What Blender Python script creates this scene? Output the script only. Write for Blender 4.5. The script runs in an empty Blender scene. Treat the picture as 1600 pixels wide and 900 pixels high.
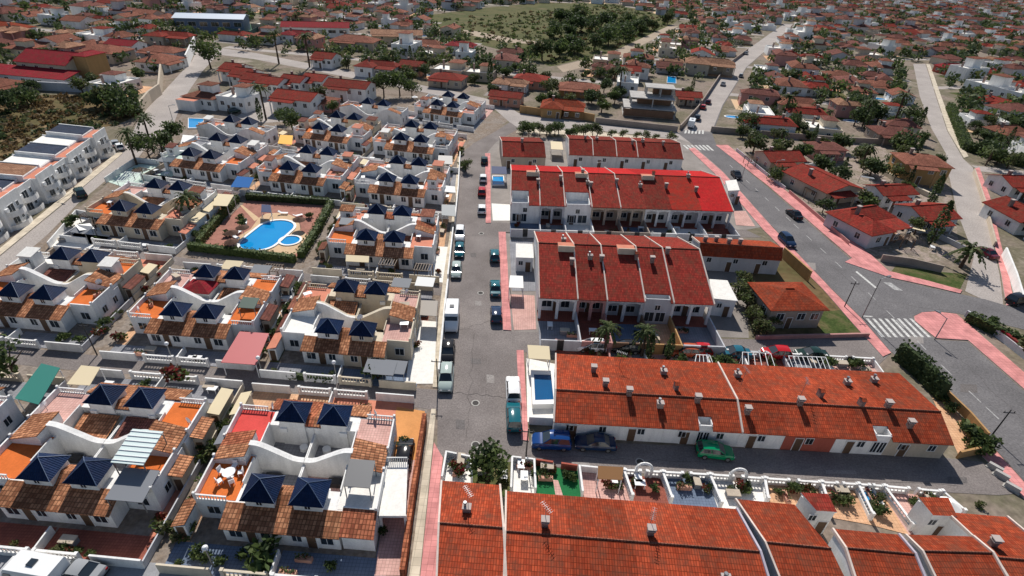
import bpy, bmesh, math, random
from mathutils import Vector, Matrix
random.seed(7)
SC = bpy.context.scene
COL = SC.collection
rad = math.radians

# ------------------------------------------------------------------ camera
CAM_H, FPX, PITCH, ROLL = 50.0, 841.0, rad(33.0), rad(3.0)
cam_d = bpy.data.cameras.new("camera")
cam_d.sensor_fit = 'HORIZONTAL'; cam_d.sensor_width = 36.0
cam_d.lens = 36.0 * FPX / 1600.0
cam_d.clip_start = 0.5; cam_d.clip_end = 12000
cam = bpy.data.objects.new("camera", cam_d); COL.objects.link(cam)
FWD = Vector((0, math.cos(PITCH), -math.sin(PITCH)))
R0 = Vector((1, 0, 0)); U0 = R0.cross(FWD)
cR, sR = math.cos(ROLL), math.sin(ROLL)
RIGHT = R0 * cR + U0 * sR
UP = U0 * cR - R0 * sR
mw = Matrix((RIGHT, UP, -FWD)).transposed().to_4x4()
mw.translation = Vector((0, 0, CAM_H))
cam.matrix_world = mw
SC.camera = cam

# ------------------------------------------------------------------ sky, sun, exposure
SUN_EL, SUN_AZ = rad(42), rad(-7)          # azimuth measured from +Y towards +X
w = bpy.data.worlds.new("World"); SC.world = w; w.use_nodes = True
nt = w.node_tree
sky = nt.nodes.new('ShaderNodeTexSky'); sky.sky_type = 'NISHITA'; sky.sun_disc = False
sky.sun_elevation = SUN_EL; sky.sun_rotation = SUN_AZ; sky.air_density = 1.0; sky.dust_density = 0.6
bg = nt.nodes['Background']; bg.inputs[1].default_value = 0.068
nt.links.new(sky.outputs[0], bg.inputs[0])
sd = bpy.data.lights.new("sun", 'SUN'); sd.energy = 4.2; sd.angle = rad(0.55); sd.color = (1.0, 0.955, 0.885)
sun = bpy.data.objects.new("sun", sd); COL.objects.link(sun)
sv = Vector((math.sin(SUN_AZ) * math.cos(SUN_EL), math.cos(SUN_AZ) * math.cos(SUN_EL), math.sin(SUN_EL)))
sun.rotation_euler = sv.to_track_quat('Z', 'Y').to_euler()
SC.view_settings.view_transform = 'Standard'; SC.view_settings.look = 'None'
SC.view_settings.exposure = 0.38; SC.view_settings.gamma = 1.0
SC.view_settings.use_curve_mapping = False
SC.cycles.max_bounces = 5; SC.cycles.diffuse_bounces = 3; SC.cycles.glossy_bounces = 2
SC.cycles.transmission_bounces = 2; SC.cycles.transparent_max_bounces = 4

# ------------------------------------------------------------------ surveying: photo point -> place on the ground
def G(px, py, z=0.0):
    a = (px - 800) * cR - (450 - py) * sR
    b = (px - 800) * sR + (450 - py) * cR
    r = FWD * FPX + R0 * a + U0 * b
    t = (z - CAM_H) / r.z
    return Vector((r.x * t, r.y * t))
def PX(x, y, z=0.0):
    d = Vector((x, y, z - CAM_H)); f = d.dot(FWD)
    if f < 1: return (-9999, -9999)
    return 800 + FPX * d.dot(RIGHT) / f, 450 - FPX * d.dot(UP) / f
def inpoly(p, poly):
    x, y = p[0], p[1]; c = False; n = len(poly)
    for i in range(n):
        x1, y1 = poly[i][0], poly[i][1]; x2, y2 = poly[i - 1][0], poly[i - 1][1]
        if (y1 > y) != (y2 > y) and x < (x2 - x1) * (y - y1) / (y2 - y1) + x1: c = not c
    return c
def segdist(p, a, b):
    ax, ay = a[0], a[1]; dx, dy = b[0] - ax, b[1] - ay
    L = dx * dx + dy * dy
    t = 0 if L == 0 else max(0, min(1, ((p[0] - ax) * dx + (p[1] - ay) * dy) / L))
    return math.hypot(p[0] - ax - t * dx, p[1] - ay - t * dy)

# ------------------------------------------------------------------ materials
MATS = {}
def _new(name):
    m = bpy.data.materials.new(name); m.use_nodes = True
    n = m.node_tree.nodes; l = m.node_tree.links
    return m, n, l, n['Principled BSDF']
def _mixmul(n, l, colsock, facsock, dark, light):
    r = n.new('ShaderNodeMapRange'); r.inputs[1].default_value = .3; r.inputs[2].default_value = .7
    r.inputs[3].default_value = dark; r.inputs[4].default_value = light
    l.new(facsock, r.inputs[0])
    h = n.new('ShaderNodeVectorMath'); h.operation = 'SCALE'
    l.new(colsock, h.inputs[0]); l.new(r.outputs[0], h.inputs[3])
    return h.outputs[0]
def mat(name, col, rough=.8, var=.18, scale=.6, fine=6.0, bump=0.0, spec=.08, metal=0.0):
    """painted or plain surface with broad weathering and fine grain, in world space so that copies differ"""
    if name in MATS: return MATS[name]
    m, n, l, p = _new(name)
    g = n.new('ShaderNodeNewGeometry')
    c = n.new('ShaderNodeRGB'); c.outputs[0].default_value = (*col, 1)
    a = n.new('ShaderNodeTexNoise'); a.inputs['Scale'].default_value = scale; a.inputs['Detail'].default_value = 5; a.inputs['Roughness'].default_value = .65
    b = n.new('ShaderNodeTexNoise'); b.inputs['Scale'].default_value = fine; b.inputs['Detail'].default_value = 3
    mp = n.new('ShaderNodeMapping'); mp.inputs['Scale'].default_value = (1.6, 1.6, .35) if 'render' in name else (1, 1, 1)
    l.new(g.outputs['Position'], mp.inputs[0]); l.new(mp.outputs[0], a.inputs[0]); l.new(g.outputs['Position'], b.inputs[0])
    s = _mixmul(n, l, c.outputs[0], a.outputs[0], 1 - var, 1 + var * .6)
    s = _mixmul(n, l, s, b.outputs[0], 1 - var * .5, 1 + var * .4)
    l.new(s, p.inputs['Base Color'])
    p.inputs['Roughness'].default_value = rough; p.inputs['Specular IOR Level'].default_value = spec
    p.inputs['Metallic'].default_value = metal
    if bump:
        bp = n.new('ShaderNodeBump'); bp.inputs['Strength'].default_value = bump; bp.inputs['Distance'].default_value = .1
        l.new(b.outputs[0], bp.inputs['Height']); l.new(bp.outputs[0], p.inputs['Normal'])
    MATS[name] = m; return m
def plain(name, col, rough=.4, metal=0.0, spec=.5, coat=0.0):
    if name in MATS: return MATS[name]
    m, n, l, p = _new(name)
    p.inputs['Base Color'].default_value = (*col, 1); p.inputs['Roughness'].default_value = rough
    p.inputs['Metallic'].default_value = metal; p.inputs['Specular IOR Level'].default_value = spec
    p.inputs['Coat Weight'].default_value = coat
    MATS[name] = m; return m
def tile(name, c1, c2, cw=.24, ch=.42, gap=.03, var=.22, bump=.6, spread=.5, dark=.35, grime=.68):
    """roof tiles: courses down the slope, barrels across it (uv in metres)"""
    if name in MATS: return MATS[name]
    m, n, l, p = _new(name)
    uv = n.new('ShaderNodeUVMap')
    bt = n.new('ShaderNodeTexBrick'); bt.offset = 0; bt.squash = 1
    bt.inputs['Color1'].default_value = (*c1, 1); bt.inputs['Color2'].default_value = (*c2, 1)
    bt.inputs['Mortar'].default_value = (c1[0] * dark, c1[1] * dark, c1[2] * dark, 1)
    bt.inputs['Scale'].default_value = 1; bt.inputs['Mortar Size'].default_value = gap; bt.inputs['Mortar Smooth'].default_value = .6
    bt.inputs['Bias'].default_value = spread - .5; bt.inputs['Brick Width'].default_value = cw; bt.inputs['Row Height'].default_value = ch
    l.new(uv.outputs[0], bt.inputs[0])
    g = n.new('ShaderNodeNewGeometry')
    a = n.new('ShaderNodeTexNoise'); a.inputs['Scale'].default_value = .35; a.inputs['Detail'].default_value = 6; a.inputs['Roughness'].default_value = .7
    l.new(g.outputs['Position'], a.inputs[0])
    s = _mixmul(n, l, bt.outputs[0], a.outputs[0], 1 - var, 1 + var * .7)
    b = n.new('ShaderNodeTexNoise'); b.inputs['Scale'].default_value = 2.2; b.inputs['Detail'].default_value = 4
    l.new(g.outputs['Position'], b.inputs[0])
    s = _mixmul(n, l, s, b.outputs[0], 1 - var * .6, 1 + var * .4)
    oi = n.new('ShaderNodeObjectInfo'); ro = n.new('ShaderNodeMapRange'); ro.inputs[3].default_value = .74; ro.inputs[4].default_value = 1.12
    l.new(oi.outputs['Random'], ro.inputs[0]); sc_ = n.new('ShaderNodeVectorMath'); sc_.operation = 'SCALE'
    l.new(s, sc_.inputs[0]); l.new(ro.outputs[0], sc_.inputs[3]); s = sc_.outputs[0]
    gm = n.new('ShaderNodeTexNoise'); gm.inputs['Scale'].default_value = .8; gm.inputs['Detail'].default_value = 9; gm.inputs['Roughness'].default_value = .75
    l.new(g.outputs['Position'], gm.inputs[0])
    gr = n.new('ShaderNodeMapRange'); gr.inputs[1].default_value = .44; gr.inputs[2].default_value = .66; gr.inputs[3].default_value = 0; gr.inputs[4].default_value = grime
    l.new(gm.outputs[0], gr.inputs[0]); gx_ = n.new('ShaderNodeMix'); gx_.data_type = 'RGBA'; gx_.inputs[7].default_value = (.125, .056, .036, 1)
    l.new(gr.outputs[0], gx_.inputs[0]); l.new(s, gx_.inputs[6]); s = gx_.outputs[2]
    l.new(s, p.inputs['Base Color'])
    p.inputs['Roughness'].default_value = .9; p.inputs['Specular IOR Level'].default_value = .04
    # relief: saw-tooth along the slope + barrel across
    sp = n.new('ShaderNodeSeparateXYZ'); l.new(uv.outputs[0], sp.inputs[0])
    def mth(op, x, y=None):
        k = n.new('ShaderNodeMath'); k.operation = op
        for i, q in enumerate((x, y)):
            if q is None: continue
            if isinstance(q, (int, float)): k.inputs[i].default_value = q
            else: l.new(q, k.inputs[i])
        return k.outputs[0]
    saw = mth('SUBTRACT', 1.0, mth('FRACT', mth('DIVIDE', sp.outputs[1], ch)))
    bar = mth('ABSOLUTE', mth('SINE', mth('MULTIPLY', sp.outputs[0], math.pi / cw)))
    h = mth('ADD', mth('MULTIPLY', saw, .9), mth('MULTIPLY', bar, .7))
    bp = n.new('ShaderNodeBump'); bp.inputs['Strength'].default_value = bump; bp.inputs['Distance'].default_value = .09
    l.new(h, bp.inputs['Height']); l.new(bp.outputs[0], p.inputs['Normal'])
    MATS[name] = m; return m
def water(name, col, deep):
    if name in MATS: return MATS[name]
    m, n, l, p = _new(name)
    g = n.new('ShaderNodeNewGeometry')
    a = n.new('ShaderNodeTexNoise'); a.inputs['Scale'].default_value = .25; a.inputs['Detail'].default_value = 2
    l.new(g.outputs['Position'], a.inputs[0])
    r = n.new('ShaderNodeMix'); r.data_type = 'RGBA'
    r.inputs[6].default_value = (*col, 1); r.inputs[7].default_value = (*deep, 1)
    l.new(a.outputs[0], r.inputs[0]); l.new(r.outputs[2], p.inputs['Base Color'])
    p.inputs['Roughness'].default_value = .06; p.inputs['IOR'].default_value = 1.33
    b = n.new('ShaderNodeTexNoise'); b.inputs['Scale'].default_value = 3; l.new(g.outputs['Position'], b.inputs[0])
    bp = n.new('ShaderNodeBump'); bp.inputs['Strength'].default_value = .12; bp.inputs['Distance'].default_value = .05
    l.new(b.outputs[0], bp.inputs['Height']); l.new(bp.outputs[0], p.inputs['Normal'])
    MATS[name] = m; return m
def ground_mat(name, cols, scale, rough=.95, fine=3.0, bump=.4):
    """natural ground: several colours through noise"""
    if name in MATS: return MATS[name]
    m, n, l, p = _new(name)
    g = n.new('ShaderNodeNewGeometry')
    a = n.new('ShaderNodeTexNoise'); a.inputs['Scale'].default_value = scale; a.inputs['Detail'].default_value = 8; a.inputs['Roughness'].default_value = .7
    l.new(g.outputs['Position'], a.inputs[0])
    cr = n.new('ShaderNodeValToRGB'); e = cr.color_ramp.elements
    k = len(cols)
    for i, c in enumerate(cols):
        pos = .32 + .36 * i / max(1, k - 1)
        el = e[i] if i < 2 else e.new(pos)
        el.position = pos; el.color = (*c, 1)
    l.new(a.outputs[0], cr.inputs[0])
    b = n.new('ShaderNodeTexNoise'); b.inputs['Scale'].default_value = fine; b.inputs['Detail'].default_value = 4
    l.new(g.outputs['Position'], b.inputs[0])
    s = _mixmul(n, l, cr.outputs[0], b.outputs[0], .75, 1.2)
    l.new(s, p.inputs['Base Color']); p.inputs['Roughness'].default_value = rough; p.inputs['Specular IOR Level'].default_value = .04
    bp = n.new('ShaderNodeBump'); bp.inputs['Strength'].default_value = bump; bp.inputs['Distance'].default_value = .2
    l.new(b.outputs[0], bp.inputs['Height']); l.new(bp.outputs[0], p.inputs['Normal'])
    MATS[name] = m; return m
def paver(name, c1, c2, size=.5, var=.15):
    if name in MATS: return MATS[name]
    m, n, l, p = _new(name)
    g = n.new('ShaderNodeNewGeometry')
    bt = n.new('ShaderNodeTexBrick'); bt.offset = 0
    bt.inputs['Color1'].default_value = (*c1, 1); bt.inputs['Color2'].default_value = (*c2, 1)
    bt.inputs['Mortar'].default_value = (c1[0] * .6, c1[1] * .6, c1[2] * .6, 1)
    bt.inputs['Scale'].default_value = 1; bt.inputs['Mortar Size'].default_value = .02
    bt.inputs['Brick Width'].default_value = size; bt.inputs['Row Height'].default_value = size
    l.new(g.outputs['Position'], bt.inputs[0])
    a = n.new('ShaderNodeTexNoise'); a.inputs['Scale'].default_value = .5; a.inputs['Detail'].default_value = 5
    l.new(g.outputs['Position'], a.inputs[0])
    s = _mixmul(n, l, bt.outputs[0], a.outputs[0], 1 - var, 1 + var)
    l.new(s, p.inputs['Base Color']); p.inputs['Roughness'].default_value = .8; p.inputs['Specular IOR Level'].default_value = .06
    MATS[name] = m; return m
def leafmat(name, c1, c2):
    if name in MATS: return MATS[name]
    m, n, l, p = _new(name)
    g = n.new('ShaderNodeNewGeometry')
    a = n.new('ShaderNodeTexNoise'); a.inputs['Scale'].default_value = .9; a.inputs['Detail'].default_value = 4
    l.new(g.outputs['Position'], a.inputs[0])
    r = n.new('ShaderNodeMix'); r.data_type = 'RGBA'
    mr = n.new('ShaderNodeMapRange'); mr.inputs[1].default_value = .35; mr.inputs[2].default_value = .65
    l.new(a.outputs[0], mr.inputs[0]); l.new(mr.outputs[0], r.inputs[0])
    r.inputs[6].default_value = (*c1, 1); r.inputs[7].default_value = (*c2, 1)
    l.new(r.outputs[2], p.inputs['Base Color']); p.inputs['Roughness'].default_value = .65; p.inputs['Specular IOR Level'].default_value = .2
    tr = n.new('ShaderNodeBsdfTranslucent'); l.new(r.outputs[2], tr.inputs[0])
    mx = n.new('ShaderNodeMixShader'); mx.inputs[0].default_value = .38
    l.new(p.outputs[0], mx.inputs[1]); l.new(tr.outputs[0], mx.inputs[2]); l.new(mx.outputs[0], n['Material Output'].inputs[0])
    MATS[name] = m; return m

WHITE = mat('white_render', (.78, .77, .75), var=.16, scale=.6)
CREAM = mat('cream_render', (.62, .54, .42), var=.12)
GREYW = mat('grey_render', (.50, .50, .52), var=.12)
SALM = mat('salmon_render', (.55, .30, .22), var=.12)
OCHW = mat('ochre_render', (.44, .26, .115), var=.16)
BEIGE = mat('beige_render', (.50, .42, .33), var=.14)
STUCCO = mat('raw_stucco', (.33, .27, .23), var=.16)
ROSEW = mat('rose_render', (.46, .24, .22), var=.12)
REDW = mat('red_render', (.38, .10, .07), var=.12)
BRICKW = mat('brown_block_wall', (.20, .12, .08), var=.2)
T_MOTT = tile('mottled_clay_tiles', (.62, .29, .155), (.27, .105, .055), cw=.34, ch=.46, gap=.05, var=.22, bump=.7, dark=.3, grime=.3)
T_MOTR = tile('red_clay_tiles', (.60, .21, .11), (.27, .08, .045), cw=.34, ch=.46, gap=.05, var=.22, bump=.7, dark=.3, grime=.3)
T_ORNG = tile('orange_red_tiles', (.47, .084, .036), (.29, .045, .021), ch=.5, gap=.04, var=.2, bump=.45, dark=.42)
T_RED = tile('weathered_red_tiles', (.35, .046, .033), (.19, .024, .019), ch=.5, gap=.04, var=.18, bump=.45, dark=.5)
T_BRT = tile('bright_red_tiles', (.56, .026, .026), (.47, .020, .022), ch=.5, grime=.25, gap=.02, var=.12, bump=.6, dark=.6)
T_CRIM = tile('crimson_tiles', (.30, .022, .035), (.24, .018, .028), ch=.45, gap=.02, var=.15, bump=.6, dark=.6)
T_TERR = tile('terracotta_tiles', (.38, .155, .105), (.27, .10, .07), cw=.3, ch=.42, gap=.04, var=.25, bump=.8)
T_BRWN = tile('brown_rose_tiles', (.27, .105, .085), (.18, .075, .065), cw=.3, ch=.42, gap=.04, var=.25, bump=.8)
T_PALE = tile('pale_clay_tiles', (.50, .28, .18), (.36, .19, .12), cw=.3, ch=.42, gap=.04, var=.25, bump=.8)
T_BLUE = tile('blue_glazed_tiles', (.012, .027, .075), (.008, .020, .056), cw=.22, ch=.3, gap=.02, var=.15, bump=.5, dark=.6, grime=.06)
MATS['blue_glazed_tiles'].node_tree.nodes['Principled BSDF'].inputs['Roughness'].default_value = .45
T_SLATE = tile('blue_grey_tiles', (.050, .066, .100), (.038, .050, .078), cw=.3, ch=.4, gap=.02, var=.2, bump=.5, dark=.6, grime=.15)
HIPB = plain('pale_blue_hip_tiles', (.09, .13, .21), .5)
F_ORNG = mat('orange_paint_floor', (.62, .155, .038), var=.16, scale=.8)
F_PINK = paver('pink_floor_tiles', (.62, .38, .33), (.55, .32, .28), .33)
F_WHT = mat('white_paint_floor', (.80, .77, .72), var=.10, scale=1.5)
F_RED = mat('red_paint_floor', (.60, .075, .065), var=.14)
F_SALM = mat('salmon_floor', (.60, .23, .15), var=.16)
F_MINT = mat('mint_floor', (.55, .66, .58), var=.12)
F_GREY = paver('grey_floor_tiles', (.27, .27, .29), (.24, .24, .26), .4)
F_PEACH = paver('peach_floor_tiles', (.66, .40, .24), (.60, .34, .2), .4)
F_BLUE = paver('blue_grey_floor', (.16, .20, .28), (.14, .18, .25), .35)
F_DRED = paver('dark_red_floor', (.30, .10, .07), (.25, .08, .06), .3)
F_TURF = mat('green_turf_mat', (.02, .14, .05), var=.15, rough=.95)
GLASS = plain('dark_glass', (.02, .028, .036), .08, spec=.8)
FRAMEW = plain('white_frame', (.7, .7, .7), .5)
SHUT = plain('wood_door', (.10, .055, .03), .6)
METAL = plain('grey_metal', (.25, .26, .27), .45, metal=.6)
DARKM = plain('dark_metal', (.03, .03, .033), .5, metal=.3)
CLAYCH = mat('chimney_render', (.25, .18, .16), var=.3, scale=2)
CHCAP = plain('pale_chimney_cap', (.44, .37, .34), .9, spec=.05)
WHITEP = plain('white_plastic', (.78, .78, .78), .45)
ASPH = ground_mat('street_asphalt', [(.165, .144, .136), (.21, .184, .174), (.265, .234, .22)], .10, fine=5, bump=.1)
ASPHD = ground_mat('avenue_asphalt', [(.135, .128, .130), (.165, .156, .158), (.205, .194, .194)], .12, fine=4, bump=.1)
ROADL = ground_mat('pale_concrete_road', [(.33, .295, .275), (.38, .34, .315), (.44, .395, .365)], .10, fine=4, bump=.1)
ROADB = ground_mat('beige_road', [(.34, .27, .21), (.42, .34, .26)], .06, fine=3, bump=.1)
PINKP = paver('pink_pavement', (.66, .28, .265), (.57, .235, .225), .6, var=.24)
BEIGEP = paver('beige_pavement', (.60, .52, .41), (.52, .45, .35), .8, var=.22)
KERB = mat('kerb_stone', (.42, .40, .37), var=.15)
PAINT = mat('road_paint', (.60, .59, .56), var=.42, scale=2.2)
SOIL = ground_mat('town_soil', [(.16, .125, .10), (.25, .20, .165), (.15, .135, .09), (.33, .275, .23)], .035, fine=1.2)
SCRUBG = ground_mat('scrub_soil', [(.075, .075, .032), (.17, .115, .06), (.10, .09, .04), (.25, .165, .095)], .05, fine=.8)
SCRUBO = ground_mat('olive_field_soil', [(.065, .075, .028), (.12, .11, .05), (.075, .085, .033), (.17, .13, .075)], .03, fine=.8)
GRASS = ground_mat('grass_soil', [(.035, .055, .018), (.06, .085, .026), (.12, .11, .05), (.17, .14, .08)], .2, fine=3)
POOLW = water('pool_water', (.012, .30, .62), (.006, .22, .55))
POOLN = water('navy_pool_water', (.006, .10, .26), (.004, .06, .16))
L_DK = leafmat('dark_leaves', (.042, .064, .026), (.075, .105, .042))
L_MD = leafmat('mid_leaves', (.065, .10, .030), (.12, .155, .048))
L_OL = leafmat('olive_leaves', (.075, .088, .035), (.135, .135, .06))
L_PALM = leafmat('palm_leaves', (.045, .065, .022), (.10, .12, .04))
L_FLOW = leafmat('flowering_leaves', (.25, .02, .03), (.06, .06, .02))
L_DRY = leafmat('dry_brush', (.16, .10, .045), (.09, .065, .03))
BARK = mat('bark', (.085, .06, .045), var=.3, scale=3)
FABB = plain('blue_awning_cloth', (.03, .12, .33), .9, spec=.1)
FABC = plain('cream_awning_cloth', (.66, .55, .36), .85)
FABY = plain('yellow_awning_cloth', (.78, .42, .06), .85)
FABG = plain('green_netting', (.01, .16, .13), .8)
FABN = plain('navy_awning_cloth', (.015, .03, .10), .8)
FABW = plain('white_awning_cloth', (.80, .79, .76), .8)
FABGR = plain('grey_awning_cloth', (.18, .19, .21), .75)
FABR = plain('red_shed_metal', (.45, .10, .10), .6)

# ------------------------------------------------------------------ mesh builder
class MB:
    def __init__(s): s.v = []; s.f = []; s.m = []; s.mats = []
    def mi(s, m):
        if m not in s.mats: s.mats.append(m)
        return s.mats.index(m)
    def face(s, pts, m):
        b = len(s.v); s.v += [tuple(p) for p in pts]; s.f.append(tuple(range(b, b + len(pts)))); s.m.append(s.mi(m)); return s
    def box(s, x0, y0, z0, x1, y1, z1, m, top=None, bottom=False):
        if x0 > x1: x0, x1 = x1, x0
        if y0 > y1: y0, y1 = y1, y0
        s.prism([(x0, y0), (x1, y0), (x1, y1), (x0, y1)], z0, z1, m, top, bottom); return s
    def prism(s, poly, z0, z1, m, top=None, bottom=False):
        n = len(poly)
        for i in range(n):
            a, c = poly[i], poly[(i + 1) % n]
            s.face([(a[0], a[1], z0), (c[0], c[1], z0), (c[0], c[1], z1), (a[0], a[1], z1)], m)
        s.face([(p[0], p[1], z1) for p in poly], top or m)
        if bottom: s.face([(p[0], p[1], z0) for p in reversed(poly)], m)
        return s
    def slab(s, q, t, m, edge=None):
        """roof slab: four or three top points (counter-clockwise from above), thickness t downwards"""
        lo = [(p[0], p[1], p[2] - t) for p in q]; n = len(q)
        s.face(q, m); s.face(list(reversed(lo)), edge or m)
        for i in range(n):
            j = (i + 1) % n
            s.face([lo[i], lo[j], q[j], q[i]], edge or m)
        return s
    def cyl(s, cx, cy, z0, z1, r0, r1, n, m, top=None):
        a = [(math.cos(2 * math.pi * i / n), math.sin(2 * math.pi * i / n)) for i in range(n)]
        for i in range(n):
            j = (i + 1) % n
            s.face([(cx + a[i][0] * r0, cy + a[i][1] * r0, z0), (cx + a[j][0] * r0, cy + a[j][1] * r0, z0),
                    (cx + a[j][0] * r1, cy + a[j][1] * r1, z1), (cx + a[i][0] * r1, cy + a[i][1] * r1, z1)], m)
        if r1 > 1e-4: s.face([(cx + p[0] * r1, cy + p[1] * r1, z1) for p in a], top or m)
        return s
    def tube(s, p, q, r0, m, r1=None, n=6):
        p, q = Vector(p), Vector(q); r1 = r0 if r1 is None else r1
        d = (q - p).normalized(); u = d.orthogonal().normalized(); v = d.cross(u)
        A = [(math.cos(2 * math.pi * i / n), math.sin(2 * math.pi * i / n)) for i in range(n)]
        P = [p + (u * c + v * k) * r0 for c, k in A]; Q = [q + (u * c + v * k) * r1 for c, k in A]
        for i in range(n):
            j = (i + 1) % n; s.face([P[i], P[j], Q[j], Q[i]], m)
        s.face(Q, m); s.face(list(reversed(P)), m); return s
    def xf(s, fn): s.v = [tuple(fn(*p)) for p in s.v]; return s
    def mirror(s):
        s.v = [(-x, y, z) for x, y, z in s.v]; s.f = [tuple(reversed(f)) for f in s.f]; return s
    def mesh(s, name, smooth=False):
        me = bpy.data.meshes.new(name); me.from_pydata(s.v, [], s.f)
        for m in s.mats: me.materials.append(m)
        me.polygons.foreach_set('material_index', s.m)
        uv = me.uv_layers.new(name='UVMap').data
        for p in me.polygons:
            n = p.normal
            if abs(n.z) > .9995 or n.length < .5: u, v = Vector((1, 0, 0)), Vector((0, 1, 0))
            else:
                u = Vector((-n.y, n.x, 0)).normalized(); v = n.cross(u)
            for li in p.loop_indices:
                c = me.vertices[me.loops[li].vertex_index].co
                uv[li].uv = (c.dot(u), c.dot(v))
        if smooth: me.polygons.foreach_set('use_smooth', [True] * len(me.polygons))
        return me
    def build(s, name, parent=None, smooth=False):
        return link(name, s.mesh(name, smooth), parent)
def link(name, data, parent=None):
    o = bpy.data.objects.new(name, data); COL.objects.link(o)
    if parent is not None: o.parent = parent
    return o
def empty(name, x, y, z=0, rz=0, sc=1.0):
    o = bpy.data.objects.new(name, None); COL.objects.link(o); o.empty_display_size = .5
    o.location = (x, y, z); o.rotation_euler = (0, 0, rz); o.scale = (sc, sc, sc); return o
def copy_tree(o, parent=None):
    c = o.copy(); COL.objects.link(c)
    if parent is not None: c.parent = parent
    for ch in list(o.children): copy_tree(ch, c)
    return c
REG = []
def reg(o, desc, cat, group=None, xy=None):
    o['category'] = cat
    if group: o['group'] = group
    REG.append((o, desc, xy if xy is not None else (o.location.x, o.location.y))); return o
def struct(o, label, kind='structure'):
    o['kind'] = kind; o['label'] = label; return o
def sheet(name, poly, z, m, label, px=True, kind='structure'):
    pts = [G(*p) for p in poly] if px else [Vector(p) for p in poly]
    bm = bmesh.new()
    f = bm.faces.new([bm.verts.new((p.x, p.y, z)) for p in pts])
    bmesh.ops.triangulate(bm, faces=[f]); bmesh.ops.recalc_face_normals(bm, faces=bm.faces)
    for f in bm.faces:
        if f.normal.z < 0: f.normal_flip()
    me = bpy.data.meshes.new(name); bm.to_mesh(me); bm.free(); me.materials.append(m)
    return struct(link(name, me), label, kind)
def raised(name, poly, z0, z1, m, label, side=None, px=True):
    pts = [G(*p) for p in poly] if px else [Vector(p) for p in poly]
    bm = bmesh.new()
    f = bm.faces.new([bm.verts.new((p.x, p.y, z0)) for p in pts])
    if f.normal.z < 0 or f.calc_area() and (f.normal_update() or f.normal.z < 0): f.normal_flip()
    r = bmesh.ops.extrude_face_region(bm, geom=[f])
    for e in r['geom']:
        if isinstance(e, bmesh.types.BMVert): e.co.z = z1
    bmesh.ops.triangulate(bm, faces=[q for q in bm.faces if len(q.verts) > 4])
    bmesh.ops.recalc_face_normals(bm, faces=bm.faces)
    me = bpy.data.meshes.new(name); bm.to_mesh(me); bm.free(); me.materials.append(m); me.materials.append(side or KERB)
    for p in me.polygons:
        if abs(p.normal.z) < .5: p.material_index = 1
    return struct(link(name, me), label)
# ================================================================== THE SETTING
sheet('ground', [(-4500, -300), (4500, -300), (4500, 6000), (-4500, 6000)], 0, SOIL, 'dusty brown ground under the whole town', px=False)
P_MAIN = [(683, 714), (684, 620), (693, 500), (700, 440), (714, 330), (720, 240), (740, 224), (775, 205), (795, 192), (808, 176), (840, 181),
          (812, 200), (775, 222), (760, 240), (759, 350), (779, 362), (786, 515), (807, 547), (814, 690), (826, 728), (690, 714)]
P_CD = [(784, 517), (1000, 526), (1200, 531), (1357, 526), (1390, 554), (1370, 573), (1300, 577), (1060, 566), (900, 557), (804, 549)]
P_DA = [(812, 687), (1000, 694), (1230, 704), (1480, 716), (1535, 722), (1592, 771), (1560, 774), (1200, 754), (960, 737), (790, 724)]
P_BC = [(757, 347), (960, 354), (1165, 359), (1190, 371), (1090, 372), (960, 366), (777, 363)]
P_TOPR = [(795, 190), (812, 177), (850, 183), (950, 196), (1062, 207), (1080, 224), (1060, 217), (930, 204), (810, 200)]
P_AVE = [(1760, 900), (1600, 752), (1548, 694), (1470, 612), (1390, 548), (1345, 496), (1300, 452), (1205, 352), (1130, 268), (1085, 228), (1060, 209),
         (1085, 180), (1130, 110), (1165, 80), (1200, 55), (1225, 37), (1240, 37), (1212, 66), (1167, 105), (1130, 165), (1113, 210), (1120, 228),
         (1200, 293), (1330, 406), (1395, 436), (1450, 449), (1540, 468), (1620, 492), (1620, 520), (1497, 490), (1462, 486), (1440, 488), (1427, 494),
         (1428, 503), (1462, 531), (1512, 534), (1600, 611), (1800, 790)]
P_R2 = [(1427, 100), (1437, 150), (1455, 200), (1478, 240), (1480, 262), (1495, 330), (1522, 400), (1508, 455), (1540, 470), (1568, 480),
        (1562, 430), (1551, 380), (1536, 310), (1520, 262), (1505, 248), (1480, 205), (1462, 150), (1446, 100)]
P_LEFT = [(-90, 475), (0, 401), (107, 313), (190, 241), (196, 228), (222, 178), (252, 147), (300, 95), (310, 72), (345, 80), (316, 112), (300, 135),
          (284, 160), (270, 198), (230, 228), (215, 248), (162, 285), (122, 318), (75, 366), (0, 430), (-90, 510)]
P_TOPL = [(310, 70), (400, 83), (560, 114), (710, 143), (785, 160), (812, 178), (795, 190), (770, 168), (705, 153), (560, 124), (400, 93), (330, 84)]
P_BEI = [(870, 104), (950, 84), (1050, 38), (1060, 41), (962, 92), (880, 113)]
P_AL1 = [(-60, 528), (60, 546), (430, 585), (634, 605), (690, 610), (690, 642), (400, 606), (270, 590), (95, 577), (-60, 560)]
P_AL2 = [(85, 372), (300, 405), (480, 428), (700, 449), (698, 463), (480, 441), (280, 415), (200, 402), (75, 382)]
P_BOT = [(-120, 856), (250, 880), (560, 905), (620, 912), (600, 1000), (-150, 960)]
P_COURT = [(368, 184), (428, 141), (444, 138), (446, 160), (492, 176), (470, 182), (440, 190), (410, 192)]
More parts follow.
